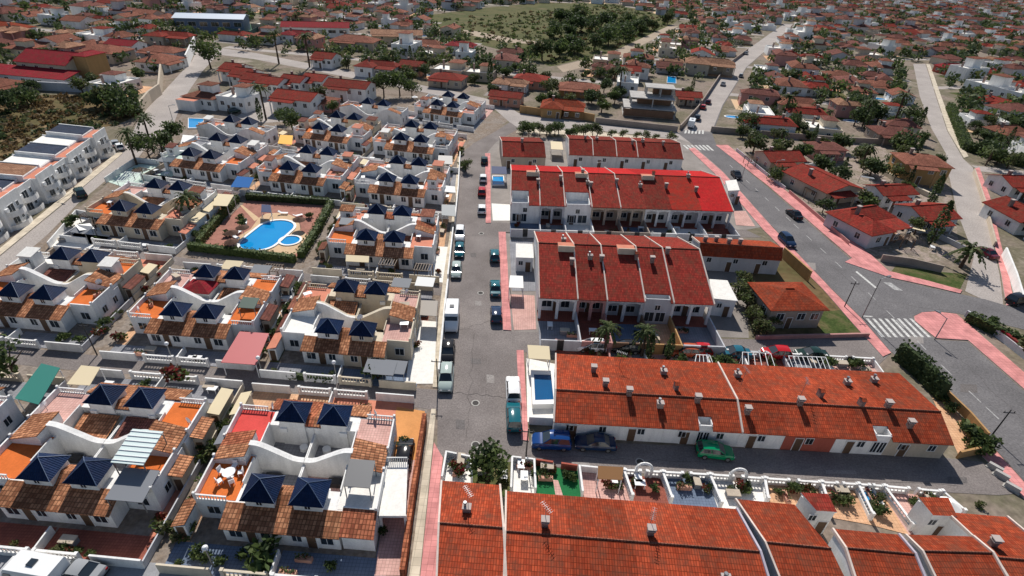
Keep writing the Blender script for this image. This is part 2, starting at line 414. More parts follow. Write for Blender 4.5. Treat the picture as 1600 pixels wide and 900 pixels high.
sheet('paved_plots', [(-170, 950), (-90, 510), (0, 430), (75, 366), (215, 248), (270, 198), (290, 172), (330, 178), (430, 190), (560, 150), (700, 150), (800, 185),
       (740, 224), (721, 240), (698, 442), (684, 612), (640, 1000)], .008, ground_mat('plot_concrete', [(.17, .14, .115), (.27, .23, .20), (.22, .17, .13), (.34, .29, .25)], .22, fine=2), 'pale concrete of the white house plots')
sheet('paved_plots', [(760, 215), (1070, 215), (1130, 268), (1205, 352), (1095, 372), (780, 364), (757, 350)], .008,
      mat('block_concrete', (.27, .24, .22), var=.25, scale=.25), 'grey paving round the upper red terraces')
sheet('paved_plots', [(790, 518), (779, 362), (1100, 370), (1165, 440), (1170, 528)], .008, MATS['block_concrete'], 'grey paving round the middle red terrace')
sheet('street', P_MAIN, .020, ASPH, 'worn grey street running away from the viewer')
sheet('cross_street', P_CD, .024, ASPH, 'cross street behind the long near terrace')
sheet('cross_street', P_DA, .028, ASPH, 'cross street before the long near terrace')
sheet('cross_street', P_BC, .024, ASPH, 'narrow cross street below the bright red terrace')
sheet('upper_street', P_TOPR, .026, ROADL, 'pale street before the unfinished villa')
sheet('avenue', P_AVE, .032, ASPHD, 'wide dark avenue slanting up the right side')
sheet('lane', P_R2, .024, ROADL, 'pale lane at the right edge')
sheet('left_road', P_LEFT, .024, ROADL, 'pale road climbing past the white flats')
sheet('ring_road', P_TOPL, .028, ROADL, 'pale road curving above the white houses')
sheet('dirt_road', P_BEI, .020, ROADB, 'beige road along the scrub field')
sheet('alley', P_AL1, .024, ASPH, 'shaded alley between the two nearest house rows')
sheet('alley', P_AL2, .024, ASPH, 'narrow alley below the oval pool garden')
sheet('parking_street', P_BOT, .024, mat('pale_parking', (.30, .30, .31), var=.2), 'pale street at the lower left corner')
sheet('court', P_COURT, .024, ROADL, 'pale court among the white red roofed houses')
ROADS = [[tuple(G(*p)) for p in q] for q in (P_MAIN, P_CD, P_DA, P_BC, P_TOPR, P_AVE, P_R2, P_LEFT, P_TOPL, P_BEI, P_AL1, P_AL2, P_BOT, P_COURT)]
# pavements
raised('pavement', [(1085, 231), (1130, 270), (1205, 354), (1300, 454), (1345, 498), (1392, 552), (1379, 558), (1333, 507), (1286, 453), (1192, 359), (1118, 273), (1076, 233)], 0, .13, PINKP, 'pink pavement on the left of the wide avenue')
raised('pavement', [(1548, 697), (1600, 755), (1700, 850), (1680, 862), (1594, 774), (1534, 713)], 0, .13, PINKP, 'pink pavement at the end of the lower cross street')
raised('pavement', [(1118, 227), (1200, 291), (1331, 404), (1320, 410), (1390, 434), (1450, 447), (1500, 459), (1503, 454), (1452, 440), (1388, 424), (1362, 400), (1290, 345), (1200, 278), (1137, 227)], 0, .13, PINKP, 'pink pavement on the right of the wide avenue')
raised('pavement', [(1428, 495), (1440, 489), (1462, 487.5), (1494, 491.5), (1502, 498), (1600, 583), (1720, 690), (1720, 715), (1600, 609), (1512, 532), (1462, 529), (1429, 502)], 0, .13, PINKP, 'rounded pink pavement corner by the zebra crossing')
raised('pavement', [(758, 240), (759, 349), (767, 349), (766, 240)], 0, .13, PINKP, 'pink pavement beside the upper terraces')
raised('pavement', [(779, 363), (786, 516), (799, 517), (790, 363)], 0, .13, PINKP, 'pink pavement beside the middle terrace')
raised('pavement', [(807, 548), (814, 688), (826, 690), (818, 548)], 0, .13, PINKP, 'pink pavement beside the long near terrace')
raised('pavement', [(678, 692), (657, 900), (646, 1000), (681, 1000), (684, 900), (687, 760), (692, 716)], 0, .13, PINKP, 'pink pavement beside the bottom terrace')
raised('pavement', [(669, 675), (640, 900), (628, 1000), (645, 1000), (656, 900), (677, 690), (681, 640), (674, 640)], 0, .15, BEIGEP, 'beige pavement along the brick topped wall')
raised('pavement', [(683, 606), (692, 500), (699, 440), (713, 330), (719, 241), (716, 241), (708, 330), (692, 440), (685, 500), (676, 606)], 0, .13, BEIGEP, 'narrow beige pavement on the left of the street')
raised('pavement', [(-90, 462), (0, 389), (100, 306), (186, 236), (192, 240), (107, 312), (0, 400), (-90, 474)], 0, .13, BEIGEP, 'cream pavement along the white flats')
raised('pavement', [(1447, 100), (1463, 150), (1481, 205), (1506, 247), (1513, 245), (1489, 200), (1470, 150), (1453, 101)], 0, .13, BEIGEP, 'pale pavement beside the right hand lane')
raised('pavement', [(1522, 264), (1538, 310), (1553, 380), (1564, 430), (1572, 478), (1584, 476), (1576, 430), (1563, 380), (1547, 310), (1530, 262)], 0, .13, PINKP, 'pink pavement along the lower right lane')
raised('pavement', [(812, 201), (930, 206), (1058, 219), (1056, 225), (930, 213), (806, 208)], 0, .13, BEIGEP, 'cream pavement with a line of small trees')
# road paint
mk = MB()
def pxquad(mb, q, z, m): mb.face([(*G(*p), z) for p in q], m)
for i in range(8):
    a, b = 1352.5 + 9.7 * i, 1377.5 + 10.3 * i
    pxquad(mk, [(b, 527), (b + 5.2, 527.4), (a + 4.6, 498.2), (a, 497.8)], .042, PAINT)
struct(mk.build('zebra_crossing'), 'white zebra stripes across the wide avenue')
mk = MB()
for i in range(7):
    pxquad(mk, [(1074 + 6.4 * i, 233.5 + .3 * i), (1077.5 + 6.4 * i, 233.8 + .3 * i), (1070 + 6 * i, 227), (1066.5 + 6 * i, 226.8)], .042, PAINT)
for i in range(6):
    pxquad(mk, [(1069 + 5.5 * i, 208.5 + .2 * i), (1072 + 5.5 * i, 208.6 + .2 * i), (1073.5 + 5.3 * i, 203.6), (1070.5 + 5.3 * i, 203.4)], .042, PAINT)
struct(mk.build('zebra_crossing'), 'far white zebra stripes at the head of the avenue')
mk = MB()
pxquad(mk, [(1336.5, 425), (1367, 450.5), (1370, 449.5), (1339, 424)], .042, PAINT)
pxquad(mk, [(1347, 493.2), (1363, 494.2), (1363, 495.6), (1348, 494.8)], .042, PAINT)
pxquad(mk, [(1380, 441), (1398, 453.5), (1411, 454.5), (1402, 449), (1392, 442)], .042, mat('worn_road_paint', (.40, .39, .38), var=.4, scale=2))
WORN = MATS['worn_road_paint']
cl = [(1140, 258), (1240, 350), (1330, 432), (1400, 500), (1470, 570), (1540, 636), (1600, 692), (1680, 768)]
cw_ = [G(*p) for p in cl]
for i in range(len(cw_) - 1):
    a, b = cw_[i], cw_[i + 1]; L = (b - a).length; d = (b - a) / L; nn = Vector((-d.y, d.x)) * .09; t = 0
    while t + 2.2 < L:
        p, q = a + d * t, a + d * (t + 2.2); t += 5.5
        mk.face([(*(p - nn), .042), (*(q - nn), .042), (*(q + nn), .042), (*(p + nn), .042)], WORN)
struct(mk.build('road_markings'), 'worn white lines painted on the wide avenue')
# rough land
P_SCR1 = [(-40, 150), (0, 152), (80, 148), (160, 150), (212, 170), (222, 178), (180, 196), (125, 203), (60, 250), (0, 290), (-90, 340)]
P_SCR2 = [(668, 24), (760, 12), (850, 4), (960, 6), (1060, 30), (1050, 40), (950, 84), (860, 104), (790, 80), (720, 62), (690, 48)]
P_SCR3 = [(1150, 430), (1180, 440), (1280, 450), (1300, 462), (1355, 524), (1180, 530), (1165, 490)]
sheet('scrubland', P_SCR1, .012, SCRUBG, 'dry scrubby slope above the white flats')
sheet('scrubland', P_SCR2, .012, SCRUBO, 'open scrub field in the middle distance')
sheet('vacant_lot', [(1160, 430), (1240, 398), (1305, 462), (1352, 520), (1180, 529), (1168, 490)], .012, SCRUBG, 'weedy plot round the small orange roofed house')
sheet('lawn', [(1276, 488), (1318, 484), (1348, 518), (1285, 524)], .018, GRASS, 'small dark lawn before the avenue pavement')
sheet('verge', [(1392, 425), (1455, 441), (1500, 452), (1512, 428), (1470, 425), (1400, 415)], .012, GRASS, 'grass verge beside the side road')
sheet('dirt_path', [(670, 42), (740, 48), (800, 60), (850, 66), (850, 70), (790, 66), (735, 55), (672, 48)], .016, ROADB, 'bare dirt track across the scrub field')

sheet('villa_yards', [(1137, 229), (1300, 224), (1420, 226), (1478, 262), (1492, 330), (1500, 405), (1400, 412), (1362, 398), (1290, 343), (1200, 278)], .006, ground_mat('pink_gravel', [(.24, .18, .15), (.36, .29, .25), (.20, .17, .12), (.44, .37, .33)], .3, fine=2.5), 'pinkish gravel yards of the red villas by the avenue')
# patches and cracks in the old street surface
rr = random.Random(4); cm = MB(); CRK = plain('crack_tar', (.10, .09, .086), .95, spec=0)
def crack(a, b, n=14, wob=.3, wd=.02):
    a, b = G(*a), G(*b); pv = a
    for i in range(1, n + 1):
        q = a.lerp(b, i / n) + Vector((rr.uniform(-wob, wob), rr.uniform(-wob, wob))); d = (q - pv).normalized(); nn = Vector((-d.y, d.x)) * wd * rr.uniform(.5, 1.5)
        cm.face([(*(pv - nn), .040), (*(q - nn), .040), (*(q + nn), .040), (*(pv + nn), .040)], CRK); pv = q
for a, b in (((690, 612), (812, 622)), ((706, 520), (772, 500)), ((728, 690), (742, 520)), ((820, 712), (1180, 728)), ((1000, 735), (1500, 760)), ((900, 545), (1200, 556)), ((1290, 470), (1380, 540)), ((1250, 372), (1420, 520)), ((1500, 560), (1600, 660)), ((1380, 470), (1560, 500)), ((720, 370), (756, 366))): crack(a, b)
struct(cm.build('road_cracks'), 'tarred cracks in the old street surface')
for i, (x, y, w_, h_) in enumerate(((735, 560, 16, 9), (760, 585, 12, 14), (712, 655, 14, 16), (742, 470, 10, 8), (735, 395, 9, 7), (880, 722, 40, 6), (1060, 742, 50, 7), (1290, 735, 46, 6), (1480, 745, 30, 10), (1330, 560, 22, 6), (1120, 540, 30, 4), (1420, 525, 22, 12), (1500, 600, 26, 14), (1260, 410, 14, 12))):
    sheet('asphalt_patch', [(x, y), (x + w_, y + h_ * .1), (x + w_ * 1.05, y + h_), (x + .5, y + h_ * .95)], .037, ground_mat(('dark_patch', 'pale_patch')[i % 2], [((.14, .125, .12), (.17, .155, .15)), ((.26, .235, .22), (.30, .275, .26))][i % 2], .5, fine=6, bump=.1), ('dark', 'pale')[i % 2] + ' repair patch in the street surface')

sheet('upper_avenue', [(1066, 203), (1087, 178), (1132, 109), (1166, 79), (1201, 54), (1225, 38), (1239, 38), (1211, 66), (1166, 105), (1129, 164), (1112, 206)], .036, ROADL, 'pale upper end of the wide avenue')

# ================================================================== RED ROOFED TERRACES
def window_mb(w, h, arch=False, shutter=False):
    m = MB(); t = .07
    m.box(-w/2, -.05, 0, w/2, -.02, h, GLASS)
    m.box(-w/2 - t, -.07, -t, w/2 + t, -.0, 0, FRAMEW); m.box(-w/2 - t, -.07, h, w/2 + t, -.0, h + t, FRAMEW)
    m.box(-w/2 - t, -.07, 0, -w/2, -.0, h, FRAMEW); m.box(w/2, -.07, 0, w/2 + t, -.0, h, FRAMEW)
    m.box(-.025, -.065, 0, .025, -.02, h, FRAMEW)
    if shutter:
        for k in range(5): m.box(-w/2 - .02, -.12, h * k / 5 + .02, w/2 + .02, -.09, h * k / 5 + .06, DARKM)
    return m
WIN = {}
def window(parent, x, y, z, w=1.1, h=1.0, rz=0, shutter=False):
    k = (w, h, shutter)
    if k not in WIN: WIN[k] = window_mb(w, h, shutter=shutter).mesh('window')
    o = link('window', WIN[k], parent); o.location = (x, y, z); o.rotation_euler = (0, 0, rz); return o
DOORM = None
def door(parent, x, y, rz=0, z=0):
    global DOORM
    if DOORM is None:
        m = MB(); m.box(-.45, -.05, 0, .45, 0, 2.05, SHUT); m.box(-.53, -.07, 0, -.45, 0, 2.13, FRAMEW); m.box(.45, -.07, 0, .53, 0, 2.13, FRAMEW); m.box(-.45, -.07, 2.05, .45, 0, 2.13, FRAMEW)
        m.box(.3, -.09, 1.0, .38, -.05, 1.06, METAL); DOORM = m.mesh('door')
    o = link('door', DOORM, parent); o.location = (x, y, z); o.rotation_euler = (0, 0, rz); return o
CHM = []
def chimney(parent, x, y, z, k=0, rz=0):
    if not CHM:
        m = MB(); m.box(-.36, -.3, -.8, .36, .3, .95, CLAYCH); m.box(-.45, -.4, .95, .45, .4, 1.05, CHCAP)
        for s in (-1, 1): m.box(s * .3 - .06, -.28, 1.05, s * .3 + .06, .28, 1.3, CLAYCH)
        m.box(-.48, -.42, 1.3, .48, .42, 1.4, CHCAP); CHM.append(m.mesh('chimney'))
        m = MB(); m.box(-.45, -.36, -.8, .45, .36, .8, STUCCO); m.box(-.52, -.43, .8, .52, .43, .9, CHCAP); m.cyl(-.2, 0, .9, 1.5, .16, .16, 8, METAL); m.cyl(-.2, 0, 1.55, 1.65, .26, .2, 8, METAL); CHM.append(m.mesh('chimney'))
        m = MB(); m.box(-.28, -.5, -.8, .28, .5, 1.25, CLAYCH); m.slab([(-.36, -.58, 1.3), (.36, -.58, 1.3), (.36, 0, 1.6), (-.36, 0, 1.6)], .06, T_ORNG); m.slab([(-.36, 0, 1.6), (.36, 0, 1.6), (.36, .58, 1.3), (-.36, .58, 1.3)], .06, T_ORNG); CHM.append(m.mesh('chimney'))
    o = link('chimney', CHM[k % 3], parent); o.scale = (.82, .82, .78); o.location = (x, y, z); o.rotation_euler = (0, 0, rz); return o
class Row: pass
def row(near, ridge, far, zf, zr, zb, cuts, units, name, group, a=None, along='near'):
    """terrace of houses: near eave, ridge and far eave seen in the photo give its real frame on the ground"""
    r = Row()
    L = [G(*p, z) for p, z in zip((near or ridge), ((zf, zf) if near else (zr, zr)))]
    ex = (L[1] - L[0]).normalized(); ey = Vector((-ex.y, ex.x))
    rg = [G(*p, zr) for p in ridge]; fr = [G(*p, zb) for p in far]
    if near: a = sum((rg[i] - L[0]).dot(ey) for i in (0, 1)) / 2
    b = sum((fr[i] - rg[i]).dot(ey) for i in (0, 1)) / 2
    k = ((fr[0] - rg[0]).dot(ex) / max(b, .1)) if not near else ((rg[0] - L[0]).dot(ex) / a)
    k = max(-.16, min(.05, k))
    if not near: L = [p - ey * a - ex * k * a for p in L]
    r.O, r.ex, r.ey, r.a, r.b, r.k = L[0], ex, ey, a, b, k
    r.zf, r.zr, r.zb = zf, zr, zb; r.ang = math.atan2(ex.y, ex.x); r.h = []
    ref = (near or ridge); zz = zf if near else zr
    r.W = lambda x, y: r.O + ex * (x + k * y) + ey * y
    def xat(px):
        t = (px - ref[0][0]) / (ref[1][0] - ref[0][0]); py = ref[0][1] + t * (ref[1][1] - ref[0][1])
        return (G(px, py, zz) - (L[0] if near else rg[0])).dot(ex)
    xs = [xat(c) for c in cuts]; r.xs = xs
    for i, u in enumerate(units):
        w = xs[i + 1] - xs[i]; p = r.W(xs[i], 0)
        h = empty(name, p.x, p.y, 0, r.ang)
        A, B = a, b; dz = u.get('dz', 0); zF, zR, zB = zf + dz, zr + dz, zb + dz
        sh = lambda x, y, z: (x + k * y, y, z)
        wm = u.get('wall', WHITE); po = u.get('porch', 0)
        W = MB(); R = MB(); cut = u.get('cut'); segs = [(0, w, 0)]
        if cut: segs = [(0, cut[0] * w, 0), (cut[0] * w, cut[1] * w, cut[2]), (cut[1] * w, w, 0)]
        slope = lambda y: zF + (zR - zF) * y / A if y <= A else zR + (zB - zR) * (y - A) / B
        for x0, x1, d in segs:
            if x1 - x0 < .05: continue
            y0 = max(.3, d) if d else .3
            pr = [(y0, 0), (A + B - .3, 0), (A + B - .3, slope(A + B - .3) - .13), (A, zR - .13), (y0, slope(y0) - .13)]
            if po and not d: pr = [(po, 0)] + pr[1:4] + [(po, slope(po) - .13)]
            X0, X1 = x0 + .012, x1 - .012; n = len(pr)
            for q in range(n):
                s_, t_ = pr[q], pr[(q + 1) % n]
                W.face([(X0, s_[0], s_[1]), (X0, t_[0], t_[1]), (X1, t_[0], t_[1]), (X1, s_[0], s_[1])][::-1], wm)
            W.face([(X0, *q) for q in pr], wm); W.face([(X1, *q) for q in reversed(pr)], wm)
            ys = d - .0 if d else -.18
            R.slab([(x0, ys, slope(ys)), (x1, ys, slope(ys)), (x1, A, zR), (x0, A, zR)], .12, u['roof'])
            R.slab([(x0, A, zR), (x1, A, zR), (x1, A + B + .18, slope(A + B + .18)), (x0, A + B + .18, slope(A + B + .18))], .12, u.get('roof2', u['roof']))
            if d:
                W.box(X0, .3, 0, X1, d, zF - .7, wm); W.box(X0, .3, zF - .7, X1, .45, zF + .25, wm)
                W.box(X0, .45, zF - .7, X0 + .12, d, zF + .35, wm); W.box(X1 - .12, .45, zF - .7, X1, d, zF + .35, wm)
        for u0, u1 in u.get('rt', []):
            T_ = MB(); yb = A - 1.7; T_.box(u0 * w, yb, slope(yb) - .3, u1 * w, A + .3, zR + .16, CREAM, top=F_SALM); T_.box(u0 * w, yb, zR + .16, u1 * w, yb + .14, zR + .5, CREAM); T_.xf(sh).build('ridge_terrace', h)
        if cut:
            xc = (cut[0] + cut[1]) / 2 * w
            for q in (-.22, .22): window(h, xc + q * (cut[1] - cut[0]) * w + k * .3, .3, .5, (cut[1] - cut[0]) * w * .36, 1.7)
        if po:
            W.box(0.02, .3, zF - .75, w - .02, .62, slope(.3) - .13, wm); W.box(.02, -.2, 0, w - .02, po, .14, F_DRED)
            for c in ((0.02, .42), (w / 2 - .22, w / 2 + .22), (w - .42, w - .02)): W.box(c[0], .3, .14, c[1], .62, zF - .75, wm)
            for c in (w * .25, w * .75):        # arch haunches
                for s in (-1, 1):
                    for q in range(4):
                        W.box(c + s * (w / 4 - .25), .34, zF - 1.15 + q * .1, c + s * (w / 4 - .3 - q * q * .09), .58, zF - 1.05 + q * .1, wm)
        W.xf(sh).build('walls', h)
        R.xf(sh); ro = R.build('roof', h)
        cp = MB(); cp.tube((0, A, zR + .02), (w, A, zR + .02), .10, u.get('cap', T_TERR), n=6); cp.xf(sh).build('ridge_cap', ro)
        if u.get('strip', True):
            S = MB(); t = .11; sm = u.get('strip_m', mat('pale_parapet', (.62, .52, .46), var=.15))
            S.slab([(w - t, -.2, slope(-.2) + .2), (w + t * .8, -.2, slope(-.2) + .2), (w + t * .8, A, zR + .2), (w - t, A, zR + .2)], .42, sm)
            S.slab([(w - t, A, zR + .2), (w + t * .8, A, zR + .2), (w + t * .8, A + B + .2, slope(A + B + .2) + .2), (w - t, A + B + .2, slope(A + B + .2) + .2)], .42, sm)
            S.xf(sh).build('parapet', h)
        if i == 0 and u.get('gable', True):
            S = MB(); t = .12
            S.slab([(-t, -.2, slope(-.2) + .12), (.06, -.2, slope(-.2) + .12), (.06, A, zR + .12), (-t, A, zR + .12)], .34, mat('pale_parapet', (.62, .52, .46), var=.15))
            S.slab([(-t, A, zR + .12), (.06, A, zR + .12), (.06, A + B + .2, slope(A + B + .2) + .12), (-t, A + B + .2, slope(A + B + .2) + .12)], .34, MATS['pale_parapet'])
            S.xf(sh).build('parapet', h)
        for c in u.get('ch', []):
            y = c[1] * (A + B); chimney(ro, c[0] * w + k * y, y, slope(y), c[2] if len(c) > 2 else 0)
        fy = po if po else .3
        if u.get('win', True):
            n = max(1, int(w / 3.2))
            if po:
                window(h, w * .25 + k * fy, fy, .95, 1.5, 1.1); window(h, w * .75 + k * fy, fy, .95, 1.3, 1.1, shutter=True); door(h, w * .5 + k * fy, fy, z=.14)
            else:
                for q in range(n):
                    window(h, w * (q + .5) / n + k * fy, fy, zF - 1.75, .8, .9, shutter=(q + i) % 2 == 0)
                if w > 4.5: door(h, w * .3 + k * fy, fy)
            by = A + B - .3
            for q in range(2): window(h, w * (.28 + .44 * q) + k * by, by, 1.0, 1.1, 1.1, math.pi)
        r.h.append(h); reg(h, u['d'], 'house', group, xy=tuple(r.W((xs[i] + xs[i + 1]) / 2, A)))
    return r
def U(d, roof, **k): k.update(d=d, roof=roof); return k
# long near terrace
rowD = row(((866, 657), (1490, 693)), ((882, 597), (1452, 655)), ((879, 559), (1402, 579)), 3.0, 4.4, 3.0,
    [866, 970, 1040, 1160, 1232, 1312, 1395, 1490],
    [U('terrace house with bare white pool side gable', T_ORNG, ch=[(.78, .42, 0), (.62, .68, 0)], strip=False),
     U('terrace house with small white dormer box', T_ORNG, ch=[(.9, .2, 1), (.2, .3, 0)], strip=False),
     U('terrace house with pale wall below a wide roof', T_ORNG, ch=[(.2, .44, 2), (.45, .27, 0), (.1, .72, 1)], cut=(.44, .62, 1.5)),
     U('terrace house with chimney beside raised pale parapet', T_ORNG, ch=[(.16, .18, 0), (.3, .75, 1)], strip=False),
     U('terrace house with rose painted street wall', T_ORNG, wall=REDW, ch=[(.35, .3, 0), (.9, .46, 2)], strip=False),
     U('terrace house with pale roof opening at its eave', T_ORNG, ch=[(.6, .34, 2), (.7, .72, 1)], cut=(.7, 1.0, 1.6), strip=False),
     U('end terrace house with beige wall by the avenue', T_ORNG, wall=BEIGE, ch=[(.1, .33, 0), (.35, .14, 0), (.3, .80, 1)], strip=False)],
    'terrace_house', 'houses of the long near terrace')
# middle terrace
rowC = row(((843, 464), (1116, 475)), ((841, 379.5), (1094, 390)), ((833, 361), (1083, 373)), 4.4, 8.0, 4.4,
    [843, 903, 949, 1008, 1053, 1116],
    [U('red terrace house with twin white arches', T_RED, porch=2.6, rt=[(.55, 1.0)], ch=[(.9, .3, 0), (.75, .58, 1)], strip_m=MATS['pale_parapet'] if 'pale_parapet' in MATS else WHITE),
     U('red terrace house with deep shaded porch', T_RED, porch=2.6, wall=ROSEW, ch=[(.55, .36, 1), (.95, .34, 0)]),
     U('red terrace house with grey rendered porch', T_RED, rt=[(.45, .95)], wall=GREYW, porch=2.0, ch=[(.95, .38, 2)]),
     U('red terrace house with white eave balcony', T_RED, ch=[(.5, .35, 0)], cut=(.02, .9, 1.4), wall=GREYW),
     U('red end terrace house beside a white roof deck', T_RED, porch=2.6, ch=[(.1, .44, 0)], strip=True)],
    'terrace_house', 'houses of the middle red terrace')
# bright red terrace; far slopes have their sunlight painted in with brighter tiles
rowB = row(((798, 319), (1146, 329.5)), ((799, 268), (1121, 276)), ((795, 259), (1106, 266)), 4.4, 7.4, 4.4,
    [798, 844, 883, 925, 970, 1010, 1050, 1097, 1146],
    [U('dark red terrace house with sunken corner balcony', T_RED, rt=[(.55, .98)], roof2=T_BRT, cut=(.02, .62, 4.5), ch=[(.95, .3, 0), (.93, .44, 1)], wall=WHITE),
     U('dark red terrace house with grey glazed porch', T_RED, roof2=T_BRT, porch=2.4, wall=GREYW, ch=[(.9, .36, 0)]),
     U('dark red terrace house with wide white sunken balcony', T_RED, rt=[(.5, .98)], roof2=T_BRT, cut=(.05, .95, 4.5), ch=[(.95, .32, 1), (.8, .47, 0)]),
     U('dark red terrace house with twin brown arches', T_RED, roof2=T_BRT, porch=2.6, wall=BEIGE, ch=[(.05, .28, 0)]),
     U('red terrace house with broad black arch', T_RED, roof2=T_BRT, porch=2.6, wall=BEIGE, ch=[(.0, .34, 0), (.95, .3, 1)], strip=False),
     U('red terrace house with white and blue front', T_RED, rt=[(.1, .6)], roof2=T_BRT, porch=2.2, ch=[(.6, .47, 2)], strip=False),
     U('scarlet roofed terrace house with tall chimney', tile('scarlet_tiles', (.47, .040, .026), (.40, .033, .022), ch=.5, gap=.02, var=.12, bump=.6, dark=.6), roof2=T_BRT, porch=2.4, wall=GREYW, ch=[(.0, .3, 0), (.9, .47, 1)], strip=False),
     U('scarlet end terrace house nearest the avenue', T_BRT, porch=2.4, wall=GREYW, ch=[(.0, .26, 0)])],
    'terrace_house', 'houses of the bright red terrace')
# top terrace, two blocks
rowT1 = row(((785, 243.5), (853, 245)), ((784, 221), (851, 222)), ((784, 214), (849, 215)), 3.4, 5.6, 3.4, [785, 819, 853],
    [U('red roofed terrace house with a tiny window at street corner', T_RED, wall=BEIGE, ch=[(.95, .3, 0)], strip=False),
     U('red roofed terrace house beside a cream awning', T_RED, wall=BEIGE, strip=False)], 'terrace_house', 'houses of the top red terrace')
rowT2 = row(((889, 241), (1068, 248)), ((892, 218), (1062, 223)), ((894, 212), (1060, 217)), 3.4, 5.6, 3.4, [889, 927, 964, 997, 1032, 1068],
    [U('red terrace house with white gable and dormer', T_RED, ch=[(.7, .4, 0)]), U('red terrace house with a grey roof dormer', T_RED, ch=[(.2, .4, 1)]),
     U('red terrace house with two small upper windows', T_RED, ch=[(.8, .3, 0)]), U('red terrace house with white hatch over wall', T_RED, ch=[(.3, .36, 1)], strip=False),
     U('red end terrace house above the crossroads', T_RED, ch=[(.2, .3, 0)])], 'terrace_house', 'houses of the top red terrace')
# bottom terrace
rowA1 = row(None, ((686, 817), (787, 825)), ((690, 754), (785, 759)), 3.6, 4.9, 3.6, [686, 787],
    [U('orange roofed end terrace house by pink pavement', T_ORNG, ch=[(.43, .72, 1), (.9, .2, 0)])], 'terrace_house', 'houses of the bottom terrace', a=7.5)
rowA2 = row(None, ((790, 830), (1188, 862)), ((791, 771), (1147, 795)), 3.6, 4.9, 3.6, [790, 890, 990, 1090, 1188],
    [U('orange terrace house with white skylight patio', T_ORNG, ch=[(.62, .68, 0), (.5, .15, 0)], strip=False),
     U('orange terrace house with green turf patio', T_ORNG, ch=[(.5, .25, 1)], strip=False),
     U('orange terrace house with sooty chimney and aerial', T_ORNG, ch=[(.3, .68, 0)], strip=False),
     U('orange terrace house with white capped flue', T_ORNG, ch=[(.3, .38, 1)], strip_m=mat('lilac_parapet', (.42, .38, .44), var=.12))], 'terrace_house', 'houses of the bottom terrace', a=7.5)
rowA3 = row(None, ((1196, 847), (1298, 857)), ((1150, 783), (1243, 789)), 3.6, 4.9, 3.6, [1196, 1298],
    [U('orange terrace house beside the red roofed stair tower', T_ORNG, strip=False)], 'terrace_house', 'houses of the bottom terrace', a=7.5)
rowA4 = row(None, ((1322, 856), (1430, 866)), ((1306, 829), (1408, 837)), 4.6, 5.9, 5.2, [1322, 1430],
    [U('taller terrace house with lilac gable', T_ORNG, wall=WHITE, strip_m=MATS['lilac_parapet'])], 'terrace_house', 'houses of the bottom terrace', a=7.5)
rowA5 = row(None, ((1442, 861), (1551, 864)), ((1433, 838), (1522, 840)), 4.4, 5.7, 5.0, [1442, 1551],
    [U('terrace house between pale gable strips', T_ORNG)], 'terrace_house', 'houses of the bottom terrace', a=7.5)
rowA6 = row(None, ((1556, 871), (1660, 880)), ((1484, 805), (1600, 809)), 3.6, 4.9, 3.6, [1556, 1610, 1660],
    [U('orange terrace house with dark roof glazing', T_ORNG, strip=False, ch=[(.3, .7, 0)]), U('last orange terrace house at the frame edge', T_ORNG)], 'terrace_house', 'houses of the bottom terrace', a=7.5)
# ---------------------------------------------------------------- garden walls and patios of the terraces
def wallpts(pts, h, t, m, desc, group='garden walls', z0=0.0, cap=None, bal=False, name='garden_wall'):
    b = MB()
    for p, q in zip(pts, pts[1:]):
        p, q = Vector(p), Vector(q); L = (q - p).length
        if L < .05: continue
        d = (q - p) / L; n = Vector((-d.y, d.x)) * t / 2
        poly = [tuple(p - n), tuple(q - n), tuple(q + n), tuple(p + n)]
        if not bal:
            b.prism(poly, z0, z0 + h, m)
            if cap:
                n2 = n * 1.5; b.prism([tuple(p - n2), tuple(q - n2), tuple(q + n2), tuple(p + n2)], z0 + h, z0 + h + .07, cap)
        else:
            b.prism(poly, z0, z0 + h * .45, m)
            n2 = n * 1.2; b.prism([tuple(p - n2), tuple(q - n2), tuple(q + n2), tuple(p + n2)], z0 + h * .88, z0 + h, m)
            k = max(2, min(60, int(L / .36)))
            for i in range(k):
                c = p + d * L * (i + .5) / k; b.cyl(c.x, c.y, z0 + h * .45, z0 + h * .88, .07, .07, 4, m)
            for c in (p, q): b.box(c.x - .16, c.y - .16, z0, c.x + .16, c.y + .16, z0 + h + .12, m)
    o = Vector(pts[0]); b.xf(lambda x, y, z: (x - o.x, y - o.y, z))
    ob = b.build(name); ob.location = (o.x, o.y, 0)
    c = sum((Vector(p) for p in pts), Vector((0, 0))) / len(pts)
    return reg(ob, desc, 'wall', group, xy=tuple(c))
def wallpx(pts, h, t, m, desc, **k): return wallpts([tuple(G(*p)) for p in pts], h, t, m, desc, **k)
def patio(r, x0, x1, y0, y1, m, label):
    return sheet('patio', [r.W(x0, y0), r.W(x1, y0), r.W(x1, y1), r.W(x0, y1)], .046, m, label, px=False)
